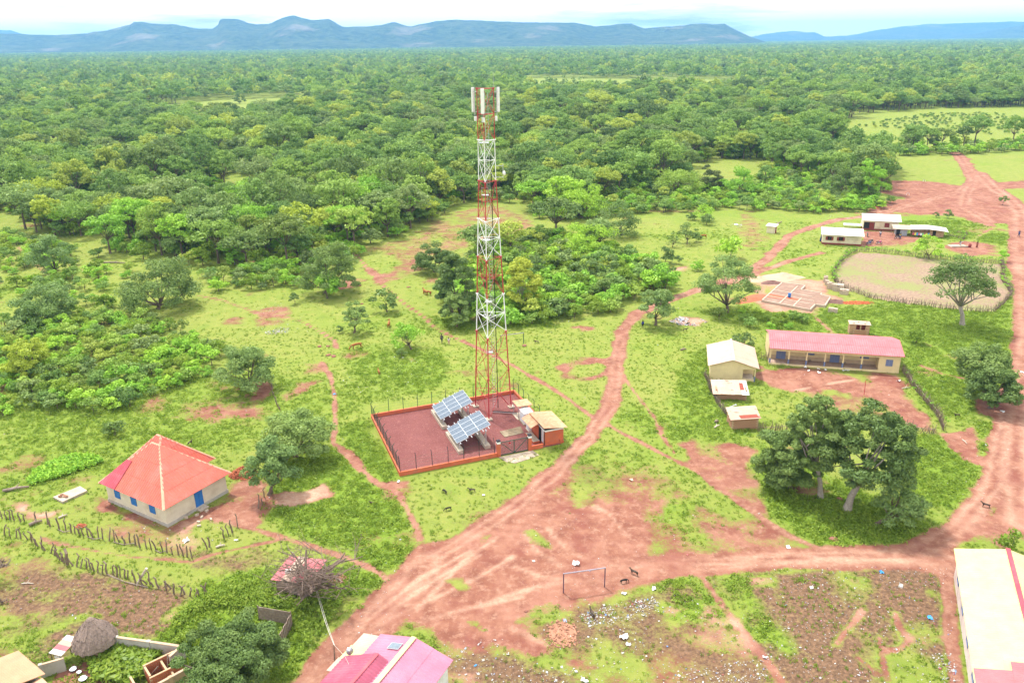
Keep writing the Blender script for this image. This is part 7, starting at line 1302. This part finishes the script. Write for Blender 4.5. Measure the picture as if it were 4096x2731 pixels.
# ================================================================== ANIMALS AND PEOPLE
def skin_mesh(name, J, E, sub=1):
    names = list(J); me = bpy.data.meshes.new(name); me.from_pydata([J[n][0] for n in names], [(names.index(a), names.index(b)) for a, b in E], []); o = bpy.data.objects.new(name, me); col.objects.link(o)
    o.modifiers.new('skin', 'SKIN'); sv = me.skin_vertices[0].data
    for i, n in enumerate(names): r = J[n][1]; sv[i].radius = (r, r) if not isinstance(r, tuple) else r; sv[i].use_root = (i == 0)
    o.modifiers.new('sub', 'SUBSURF').levels = sub; dg = bpy.context.evaluated_depsgraph_get(); out = bpy.data.meshes.new_from_object(o.evaluated_get(dg)); bpy.data.objects.remove(o); out.polygons.foreach_set('use_smooth', np.ones(len(out.polygons), bool)); return out
def quad_mesh(L_, H, graze=False, horn=False, s=1.0):
    b = H * .72; J = {'pel': ((-L_ * .42, 0, b), H * .15), 'mid': ((0, 0, b - H * .04), H * .2), 'che': ((L_ * .36, 0, b - H * .02), H * .19), 'nk': ((L_ * .52, 0, b + (H * .16 if not graze else -H * .06)), H * .1)}
    J['hd'] = ((L_ * .66, 0, b + H * .34), H * .085) if not graze else ((L_ * .72, 0, H * .24), H * .085); J['mz'] = ((L_ * .82, 0, b + H * .26), H * .055) if not graze else ((L_ * .78, 0, H * .06), H * .055)
    E = [('pel', 'mid'), ('mid', 'che'), ('che', 'nk'), ('nk', 'hd'), ('hd', 'mz')]; J['tl'] = ((-L_ * .56, 0, b + H * .02), H * .035); E.append(('pel', 'tl')); J['tl2'] = ((-L_ * .6, 0, b - H * .22), H * .025); E.append(('tl', 'tl2'))
    for s_, y in (('l', H * .13), ('r', -H * .13)):
        k = .05 if s_ == 'l' else -.05
        J['fs' + s_] = ((L_ * .33, y, H * .5), H * .085); J['fk' + s_] = ((L_ * (.34 + k), y, H * .28), H * .05); J['ff' + s_] = ((L_ * (.33 + k), y, H * .03), H * .045)
        J['hs' + s_] = ((-L_ * .40, y, H * .5), H * .10); J['hk' + s_] = ((-L_ * (.50 + k), y, H * .30), H * .05); J['hf' + s_] = ((-L_ * (.46 + k), y, H * .03), H * .045)
        E += [('che', 'fs' + s_), ('fs' + s_, 'fk' + s_), ('fk' + s_, 'ff' + s_), ('pel', 'hs' + s_), ('hs' + s_, 'hk' + s_), ('hk' + s_, 'hf' + s_)]
        h = J['hd'][0]; J['er' + s_] = ((h[0] - L_ * .03, y * 1.2, h[2] + H * .05), H * .03); E.append(('hd', 'er' + s_))
    return skin_mesh('body', J, E)
GOAT = [quad_mesh(.95, .72), quad_mesh(.95, .72, True)]; COW = [quad_mesh(1.75, 1.3), quad_mesh(1.75, 1.3, True)]
FUR = {'black': M('fur_black', (.018, .016, .015), .8, .3, 8), 'brown': M('fur_brown', (.14, .07, .035), .85, .35, 5), 'tan': M('fur_tan', (.42, .30, .17), .85, .3, 5), 'red': M('fur_red', (.33, .13, .04), .85, .25, 4), 'dark': M('fur_dark', (.06, .04, .03), .85, .5, 5, (.25, .2, .16), 6)}
def animal(name, label, p, me, fur, rz_, s=1.0, horns=None):
    c = G(*p); t = thing(name, label, 'goat' if name == 'goat' else 'cow', tuple(c), rz_); s = s * (.74 if name == 'goat' else 1.0); t.scale = (s, s, s); obj('body', me, FUR[fur], t); top = max(v.co.x for v in me.vertices)
    hz_ = .62 if me in (GOAT[0],) else (1.12 if me is COW[0] else (.22 if me is GOAT[1] else .38)); hx = .58 if name == 'goat' else 1.1; k = 1 if name == 'goat' else 1.8
    for s_ in (-1, 1): MB().tube([(hx, .04 * s_ * k, hz_ + .06), (hx - .05 * k, .08 * s_ * k, hz_ + .14 * k), (hx - .12 * k, .09 * s_ * k, hz_ + .17 * k)], [.018 * k, .014 * k, .006 * k], 5).build('horn', M('horn', (.25, .2, .15)), t)
for a in (('goat', 'black goat grazing on the lawn in front of the yard wall, leftmost', T(1,2,1735,1392), GOAT[1], 'black', 2.2), ('goat', 'brown black goat standing side on below the yard wall', T(1,2,1985,1382), GOAT[0], 'dark', 3.1), ('goat', 'black goat grazing lowest on the lawn below the yard', T(1,2,1765,1552), GOAT[1], 'black', 3.5), ('goat', 'small black goat left of the footpath below the yard', T(1,2,1070,1498), GOAT[0], 'black', 3.0, .8),
 ('goat', 'black goat walking on the grass left of the mango tree', T(3,2,1735,692), GOAT[0], 'black', 3.2), ('goat', 'brown goat trotting along the track above the long hall', T(3,2,1998,1522), GOAT[0], 'dark', 2.6, 1.1), ('goat', 'pale tan goat standing on the track right of the goal', T(2,3,1122,572), GOAT[0], 'tan', 2.5, 1.1), ('goat', 'black and white goat resting right of the near goal', T(2,3,1028,648), GOAT[1], 'dark', .3, 1.0), ('goat', 'black goat picking through the white litter', T(2,3,737,955), GOAT[0], 'black', 1.9, 1.2),
 ('goat', 'black goat below the white sand patch by the bend', T(2,1,1590,1472), GOAT[0], 'black', 0.1), ('goat', 'dark goat on the lawn right of the far green goal', T(2,2,225,16), GOAT[0], 'dark', 2.9), ('goat', 'black goat behind the school roof', T(3,1,995,1537), GOAT[0], 'black', 3.0), ('goat', 'black goat on bare soil behind the red roofed house', T(0,2,1748,945), GOAT[0], 'black', 1.2)): animal(*a)
for a in (('cow', 'red brown cow grazing by litter left of the small lawn tree', T(1,2,925,68), COW[1], 'red', 3.6), ('cow', 'small brown calf alone on the littered lawn', T(1,2,1130,298), COW[0], 'red', 1.9, .55), ('cow', 'brown cow walking on the lawn between the two small trees', T(1,1,1222,1434), COW[0], 'red', 1.6, .85), ('cow', 'tan cow at the edge of the grove behind the tower', T(1,1,1557,1138), COW[0], 'tan', 2.2, .9), ('cow', 'dark brown cow beside the tan one by the grove', T(1,1,1580,1142), COW[1], 'brown', 2.6, .9), ('cow', 'orange brown cow grazing on the upper meadow', T(2,1,1756,622), COW[1], 'red', 3.3, .95)): animal(*a)
SKIN = M('skin', (.10, .055, .035), .6, .1, 5); HAIR = M('hair', (.012, .01, .01), .9)
def person_meshes(stride, arm):
    J = {'hip': ((0, 0, .95), .14), 'wst': ((0, 0, 1.1), .125), 'chs': ((.01, 0, 1.32), .15), 'nek': ((.01, 0, 1.48), .06), 'chn': ((.03, 0, 1.56), .07), 'hed': ((.02, 0, 1.65), .095), 'crn': ((.01, 0, 1.73), .06)}
    E = [('hip', 'wst'), ('wst', 'chs'), ('chs', 'nek'), ('nek', 'chn'), ('chn', 'hed'), ('hed', 'crn')]
    for s, y in (('l', 1), ('r', -1)):
        d = stride * y; a = arm * y
        J.update({'th' + s: ((.02, .09 * y, .88), .095), 'kn' + s: ((.04 + d * .55, .10 * y, .5), .062), 'an' + s: ((-.02 + d, .10 * y, .08), .04), 'to' + s: ((.14 + d, .11 * y, .03), .035)}); E += [('hip', 'th' + s), ('th' + s, 'kn' + s), ('kn' + s, 'an' + s), ('an' + s, 'to' + s)]
        J.update({'sh' + s: ((.0, .19 * y, 1.40), .065), 'el' + s: ((-.02 - a * .5, .25 * y, 1.13), .045), 'wr' + s: ((.05 - a, .26 * y, .90), .034), 'ha' + s: ((.07 - a, .26 * y, .82), .04), 'fi' + s: ((.08 - a, .25 * y, .75), .022), 'tb' + s: ((.11 - a, .23 * y, .81), .014)}); E += [('chs', 'sh' + s), ('sh' + s, 'el' + s), ('el' + s, 'wr' + s), ('wr' + s, 'ha' + s), ('ha' + s, 'fi' + s), ('ha' + s, 'tb' + s)]
    body = skin_mesh('body', J, E); g = 1.22
    Js = {k: (J[k][0], J[k][1] * g) for k in ('wst', 'hip', 'chs', 'shl', 'ell', 'shr', 'elr')}; Js['wst'] = (J['wst'][0], .15); shirt = skin_mesh('shirt', Js, [('wst', 'hip'), ('wst', 'chs'), ('chs', 'shl'), ('shl', 'ell'), ('chs', 'shr'), ('shr', 'elr')])
    Jt = {k: (J[k][0], J[k][1] * 1.3) for k in ('hip', 'thl', 'knl', 'anl', 'thr', 'knr', 'anr')}; tr_ = skin_mesh('trousers', Jt, [('hip', 'thl'), ('thl', 'knl'), ('knl', 'anl'), ('hip', 'thr'), ('thr', 'knr'), ('knr', 'anr')])
    return body, shirt, tr_
PM = [person_meshes(.22, .16), person_meshes(.04, .03)]
def person(label, p, rz_, v, top, bot, s=1.0, dress=False):
    c = G(*p); t = thing('person', label, 'person', tuple(c), rz_); t.scale = (s, s, s); b, sh_, tr_ = PM[v]
    obj('body', b, SKIN, t); o = obj('shirt', sh_.copy(), None, t); o.data.materials.clear(); o.data.materials.append(M('cl_%s' % str(top), top, .9, .12, 6)); m2 = M('cl_%s' % str(bot), bot, .9, .12, 6)
    if dress: MB().lathe([(.26, .12), (.24, .5), (.19, .9), (.16, 1.1)], 14).build('skirt', m2, t, True)
    else: o = obj('trousers', tr_.copy(), None, t); o.data.materials.clear(); o.data.materials.append(m2)
    MB().lathe([(.098, 1.62), (.112, 1.68), (.10, 1.75), (.05, 1.785), (.01, 1.79)], 12).build('hair', HAIR, t, True)
for a in (('person in dark clothes walking on the path behind the tower', (1015, 788), 1.2, 0, (.10, .09, .09), (.03, .03, .05)), ('smaller person in white and pink on the path behind the tower', (1031, 791), 1.6, 1, (.7, .62, .6), (.5, .25, .25), .78), ('person in blue top and black trousers by the bend in the road', T(2,1,1199,1446), 1.9, 1, (.03, .05, .3), (.015, .015, .02), .9), ('person in white shirt standing in the courtyard of the cream houses', T(3,1,1030,607), 4.4, 0, (.75, .77, .8), (.05, .06, .12)),
 ('person in long blue clothes at the left end of the cream house', T(3,1,483,652), 3.0, 1, (.03, .10, .28), (.02, .05, .18), 1.05, True), ('person in yellow top beside the tin kiosk', T(3,1,1212,628), 4.0, 1, (.6, .42, .06), (.05, .08, .2), .95), ('person in blue walking on the red road at the right edge', T(3,1,2302,608), 4.7, 0, (.04, .10, .32), (.03, .05, .15)), ('person in red brown cloth beside the hand pump water drum', T(3,1,1917,707), 3.6, 1, (.3, .08, .05), (.25, .08, .06), .95, True), ('person bending at the hand pump in a dark top', T(3,1,1762,690), .4, 1, (.05, .05, .07), (.2, .06, .05), .85)): person(*a)
def motorbike(label, p, rz_, c):
    g = G(*p); t = thing('motorbike', label, 'motorbike', tuple(g), rz_); m_ = M('bike_%s' % str(c), c, .35)
    for x in (-.62, .62): w_ = MB().tube([(x + .28 * math.cos(a), 0, .30 + .28 * math.sin(a)) for a in np.linspace(0, 2 * math.pi, 17)], .045, 6, False).build('wheel', BLACKM, t); MB().tube([(x, -.05, .3), (x, .05, .3)], .1, 8).build('hub', ZINC, w_)
    MB().tube([(-.62, 0, .3), (-.2, 0, .42), (.25, 0, .45), (.5, 0, .85), (.62, 0, .3)], .05, 6).build('frame', BLACKM, t); MB().box((.18, 0, .72), (.5, .26, .24)).build('tank', m_, t); MB().box((-.4, 0, .76), (.75, .26, .12)).build('seat', BLACKM, t); MB().box((-.05, 0, .42), (.4, .24, .3)).build('engine', ZINC, t); MB().tube([(.5, -.34, 1.0), (.5, 0, .92), (.5, .34, 1.0)], .022, 5).build('handlebar', ZINC, t); MB().box((-.6, 0, .62), (.4, .14, .06)).build('mudguard', m_, t); MB().tube([(.5, -.08, .82), (.62, -.08, .32)], .03, 5).build('fork', ZINC, t); MB().box((.62, 0, .88), (.12, .16, .16)).build('headlight', m_, t)
for a in (('blue motorbike parked at the corner of the cream house', T(3,1,925,683), .4, (.03, .05, .3)), ('black motorbike just behind the blue one by the cream house', T(3,1,942,664), .3, (.02, .02, .025)), ('pink motorbike in the middle of the courtyard', T(3,1,1018,676), .2, (.5, .04, .2)), ('black motorbike standing in front of the tin kiosk', T(3,1,1190,626), .1, (.02, .02, .02)), ('motorbike against the end wall of the cream house', T(3,1,912,606), 1.2, (.04, .04, .05))): motorbike(*a)
# ================================================================== LITTER, STONES, CROPS
def crumple(seed, s):
    rs = np.random.RandomState(seed); n = 3; g = np.linspace(-.5, .5, n + 1); X, Y = np.meshgrid(g, g); P = np.stack([X.ravel() * s * rs.uniform(.6, 1.2), Y.ravel() * s * rs.uniform(.6, 1.2), np.abs(rs.normal(size=X.size)) * s * .22 + .01], 1); P[:, :2] += rs.normal(size=(len(P), 2)) * s * .08
    i = np.arange((n + 1) ** 2).reshape(n + 1, n + 1); return mesh_np('scrap', P, np.stack([i[:-1, :-1].ravel(), i[:-1, 1:].ravel(), i[1:, 1:].ravel(), i[1:, :-1].ravel()], 1), 4)
lm, lt_ = mk('litter'); k = NT(lt_); oi = k.n('ShaderNodeObjectInfo').outputs['Random']; k.out(k.bsdf(k.ramp(oi, (0., (.55, .55, .56)), (.45, (.42, .40, .38)), (.70, (.34, .28, .23)), (.84, (.66, .65, .64)), (.93, (.12, .25, .5)), (.97, (.4, .12, .12))), .7))
SCR = [crumple(i, .2) for i in range(5)]
for q in SCR: q.materials.append(lm)
LZ = [(tp(2,3,(600,950),(900,850),(1300,780),(1400,880),(1100,1000),(700,1050)), 620, 1.0), (tp(2,3,(200,900),(1500,750),(2351,1000),(2351,1568),(1000,1568),(300,1200)), 620, .8), (tp(2,3,(1500,1450),(2351,1350),(2351,1568),(1500,1568)), 260, .9), (tp(3,3,(0,480),(1650,520),(1780,1568),(0,1568)), 1500, .7), (tp(3,3,(1500,1300),(1720,1300),(1760,1568),(1600,1568)), 140, 1.2), (tp(2,3,(0,1350),(700,1450),(900,1568),(0,1568)), 170, .9), (tp(1,3,(1700,1200),(2351,1150),(2351,1568),(1750,1568)), 220, .9),
 (tp(1,2,(750,250),(1300,100),(1750,250),(1300,480),(800,480)), 420, .8), (tp(1,1,(0,1150),(400,1250),(500,1500),(0,1500)), 260, .9), (tp(1,1,(80,1480),(300,1440),(300,1490),(100,1510)), 150, 1.1), (tp(0,3,(0,450),(1500,600),(1900,1100),(0,1300)), 300, .6), (tp(0,3,(1000,0),(2100,100),(2000,300),(1200,250)), 130, .6), (tp(2,2,(0,0),(2351,0),(2351,1568),(0,1568)), 330, .7), (tp(2,3,(0,0),(2351,0),(2351,700),(0,900)), 220, .7), (tp(3,2,(0,200),(1200,300),(1500,800),(2300,1000),(2300,1568),(0,1568)), 260, .8),
 (tp(2,1,(300,1200),(1000,1100),(2000,1300),(2351,1568),(200,1568)), 130, .9), (tp(3,1,(500,360),(900,430),(700,460),(560,440)), 200, 1.0), (tp(2,1,(2000,480),(2120,490),(2110,520),(2010,510)), 90, 1.3), (tp(1,3,(0,0),(1500,0),(1500,1100),(500,1300)), 260, .6), (tp(0,2,(0,700),(2351,500),(2351,1200),(0,1300)), 120, .8), (tp(1,2,(0,700),(2351,900),(2351,1568),(0,1568)), 160, .6), (tp(3,1,(0,0),(2351,0),(2351,800),(0,800)), 150, 1.2), (tp(2,1,(1440,1385),(1520,1355),(1700,1348),(1810,1388),(1700,1428),(1540,1420)), 420, 2.2), (tp(1,1,(80,1480),(200,1440),(300,1450),(300,1490),(100,1510)), 130, 1.6)]
rs = np.random.RandomState(44); lp_ = []; ls_ = []
for poly, n, s in LZ:
    w_ = np.array(xy(poly)); x = rs.uniform(w_[:, 0].min(), w_[:, 0].max(), n * 5); y = rs.uniform(w_[:, 1].min(), w_[:, 1].max(), n * 5); kk_ = np.where(inside(x, y, [tuple(q) for q in w_]) & ~(s_poly(x, y, TOWER_YARD) < .3) & (fbm(x, y, 5, 12) > .42 + .25 * rs.random(len(x)) - .18))[0][:int(n * .75)]; lp_.append(np.stack([x[kk_], y[kk_], np.full(len(kk_), .03)], 1)); ls_.append(s * .36 * np.exp(rs.normal(size=len(kk_)) * .5))
scatter('litter', np.concatenate(lp_), np.concatenate(ls_), SCR, 'scattered scraps of pale litter over the open ground', seed=5, tilt=.3)
BAGW = M('bag_white', (.80, .79, .78), .6, .08, 5); BAGB = M('bag_blue', (.05, .28, .62), .5, .1, 5); BAGT = M('card_tan', (.66, .58, .36), .8)
def bag(label, p, s, mat, seed):
    c = G(*p); me = crumple(seed, s * .7); me.materials.append(mat); o = obj('plastic_bag' if mat is not BAGT else 'cardboard_sheet', me); o.location = (c.x, c.y, .02); o.rotation_euler = (0, 0, seed); tag(o, label, 'bag' if mat is not BAGT else 'cardboard')
for i, a in enumerate((('white sack on red soil below the second veranda column', T(3,2,342,245), .7, BAGW), ('white sack nearest the left end of the school front', T(3,2,372,273), .6, BAGW), ('white sack below the third school column', T(3,2,466,287), .7, BAGW), ('small white sack close to the veranda kerb', T(3,2,465,258), .5, BAGW), ('white sack right of the third school column', T(3,2,527,263), .6, BAGW), ('left of a pair of white sacks by the fifth column', T(3,2,700,270), .7, BAGW), ('right of a pair of white sacks by the fifth column', T(3,2,736,271), .6, BAGW),
 ('white sack at the right corner of the school yard', T(3,2,1197,368), .9, BAGW), ('white bag under the mango tree', T(3,2,2157,648), .8, BAGW), ('white bag lying on the road right of the mango tree', T(3,2,2335,287), .7, BAGW), ('bright blue bag on the brown ground near the long hall', T(3,3,1043,556), .7, BAGB), ('blue bag farther down beside the long hall', T(3,3,1485,970), .7, BAGB), ('white torn sack lying right of the scattered bricks', T(2,3,1030,1155), 1.2, BAGW), ('smaller white sheet below the torn sack', T(2,3,1068,1215), .6, BAGW), ('white bag on the track behind the near goal', T(2,3,590,475), 1.0, BAGW), ('white sheet left of the near goal', T(2,3,200,452), .5, BAGW), ('white bag at the grass edge right of the resting goat', T(2,3,1302,707), .8, BAGW), ('square white sheet between goal and litter', T(2,3,1028,750), .55, BAGW), ('yellowish cardboard sheet on red soil at the lawn edge', T(2,2,1092,1275), .9, BAGT), ('white sack on the dark ground left of the path', T(3,3,400,695), .5, BAGW), ('blue cloth on the littered lawn left of the yard', T(1,2,718,486), .5, BAGB), ('white bag on the grass right of the small footpath', T(1,2,2092,1415), .55, BAGW), ('white sheet beside the front left yard corner', T(1,2,1310,1292), .7, BAGW), ('white rag hung on a stick at the house fence', T(0,3,1710,268), .9, BAGW), ('white sack on the grass between the two fences', T(0,3,2170,258), .5, BAGW), ('white patch of plaster bags at the bottom edge', T(2,3,665,1552), .9, BAGW), ('pale rubbish sheet beside the far meadow heap', T(2,1,2060,500), 1.3, BAGW), ('white sack on the lawn left of the clump road', T(3,3,183,322), .6, BAGW), ('blue scrap at the bottom right of the magenta house', T(1,3,2018,1410), .4, BAGB), ('white bags dumped behind the largest roadside tree', T(3,2,905,1262), 1.1, BAGW))): bag(*a, 50 + i)
def rock(seed):
    rs = random.Random(seed); mb = MB(); n = 8; vs = []
    for i, (r, z) in enumerate(((.9, -.05), (1.0, .25), (.75, .55), (.2, .7))): vs += [(r * rs.uniform(.8, 1.2) * math.cos(2 * math.pi * j / n), r * rs.uniform(.8, 1.2) * math.sin(2 * math.pi * j / n), z * rs.uniform(.85, 1.1)) for j in range(n)]
    mb._add(vs, [(i * n + j, i * n + (j + 1) % n, (i + 1) * n + (j + 1) % n, (i + 1) * n + j) for i in range(3) for j in range(n)] + [tuple(3 * n + j for j in range(n))]); return mb.mesh('rock')
RK = [rock(i) for i in range(3)]; LAT = M('laterite', (.27, .12, .085), .95, .35, 3)
for i, a in enumerate((('red laterite boulder on the grass below the roadside clump', T(3,3,602,250), .5), ('reddish boulder at the foot of the tree left of the footpath', T(0,2,2270,500), .5), ('brown boulder beside the path crossing left of the tower', T(1,1,935,1055), .9), ('low red mound on the lawn near the grove', T(1,1,1400,1072), .45), ('red brown mound near the bluish bush', T(1,1,972,1225), .4), ('small reddish mound on the upper lawn left of the grazing cow', T(1,2,585,48), .45), ('reddish mound next to the grazing cow, second from left', T(1,2,662,46), .4), ('pair like mound lowest beside the cow path', T(1,2,665,128), .5), ('reddish mound right of the lowest one by the cow path', T(1,2,712,138), .5), ('brown stone in the clearing right of the tower', T(2,1,230,530), .9), ('grey brown stone on the green strip of the soccer ground', T(2,3,130,908), .25), ('red soil lump under the far green goal', T(2,2,115,42), .5), ('dark stone in the weeds under the largest roadside tree', T(3,2,660,1450), .4))):
    c = G(*a[1]); o = obj('boulder', RK[i % 3], LAT); o.location = (c.x, c.y, -.02); o.scale = (a[2], a[2] * .8, a[2] * .75); o.rotation_euler = (0, 0, i); tag(o, a[0], 'boulder')
def big_leaf(seed, n, size):
    rs = np.random.RandomState(seed); a = rs.uniform(0, 6.28, n); q = .3 * np.sqrt(rs.random(n)); c = np.stack([q * np.cos(a), q * np.sin(a), rs.uniform(.15, .5, n)], 1); v, f, lv = leaves(c, np.full(n, .05), 1, size, rs, up=1.0); me = mesh_np('leafy', v, f, 4, {'lv': ('FLOAT', lv.astype(np.float32))}); return me
def leaf_patch(name, label, poly, n, size, leaf, sc0, sc1, seed):
    ms = [big_leaf(seed + i, 12, size) for i in range(3)]
    for q in ms: q.materials.append(LEAF[leaf])
    w_ = np.array(xy(poly)); rs = np.random.RandomState(seed); x = rs.uniform(w_[:, 0].min(), w_[:, 0].max(), n * 5); y = rs.uniform(w_[:, 1].min(), w_[:, 1].max(), n * 5); kk_ = np.where(inside(x, y, [tuple(q) for q in w_]))[0][:n]; z = rs.uniform(0, .12, len(kk_)); scatter(name, np.stack([x[kk_], y[kk_], z], 1), rs.uniform(sc0, sc1, len(kk_)), ms, label, seed=seed)
leaf_patch('leaf_crop', 'patch of broad bluish green crop leaves left of the red roofed house', tp(0,2,(250,1290),(330,1200),(600,1070),(850,1050),(950,1110),(780,1180),(600,1240),(300,1320)), 420, .38, 'fresh', .8, 1.3, 31)
leaf_patch('garden', 'lush green garden behind the thatched hut wall', tp(0,3,(830,1370),(1050,1210),(1300,1240),(1560,1270),(1430,1400),(1250,1568),(900,1568)), 520, .30, 'weed', 1.0, 2.1, 35)
leaf_patch('creeper', 'creeper tangled over the wall line by the big tree', tp(0,3,(1450,1150),(1650,950),(1850,800),(2351,650),(2500,700),(2500,1000),(2200,880),(1900,880),(1700,1000),(1560,1200)), 460, .24, 'weed', .7, 1.4, 38)
leaf_patch('ground_creeper', 'low creeper round the dead tree and pen', tp(1,3,(0,560),(150,700),(400,820),(700,700),(850,720),(700,1000),(480,1250),(420,1150),(300,900),(0,850)), 480, .24, 'weed', .6, 1.3, 41)
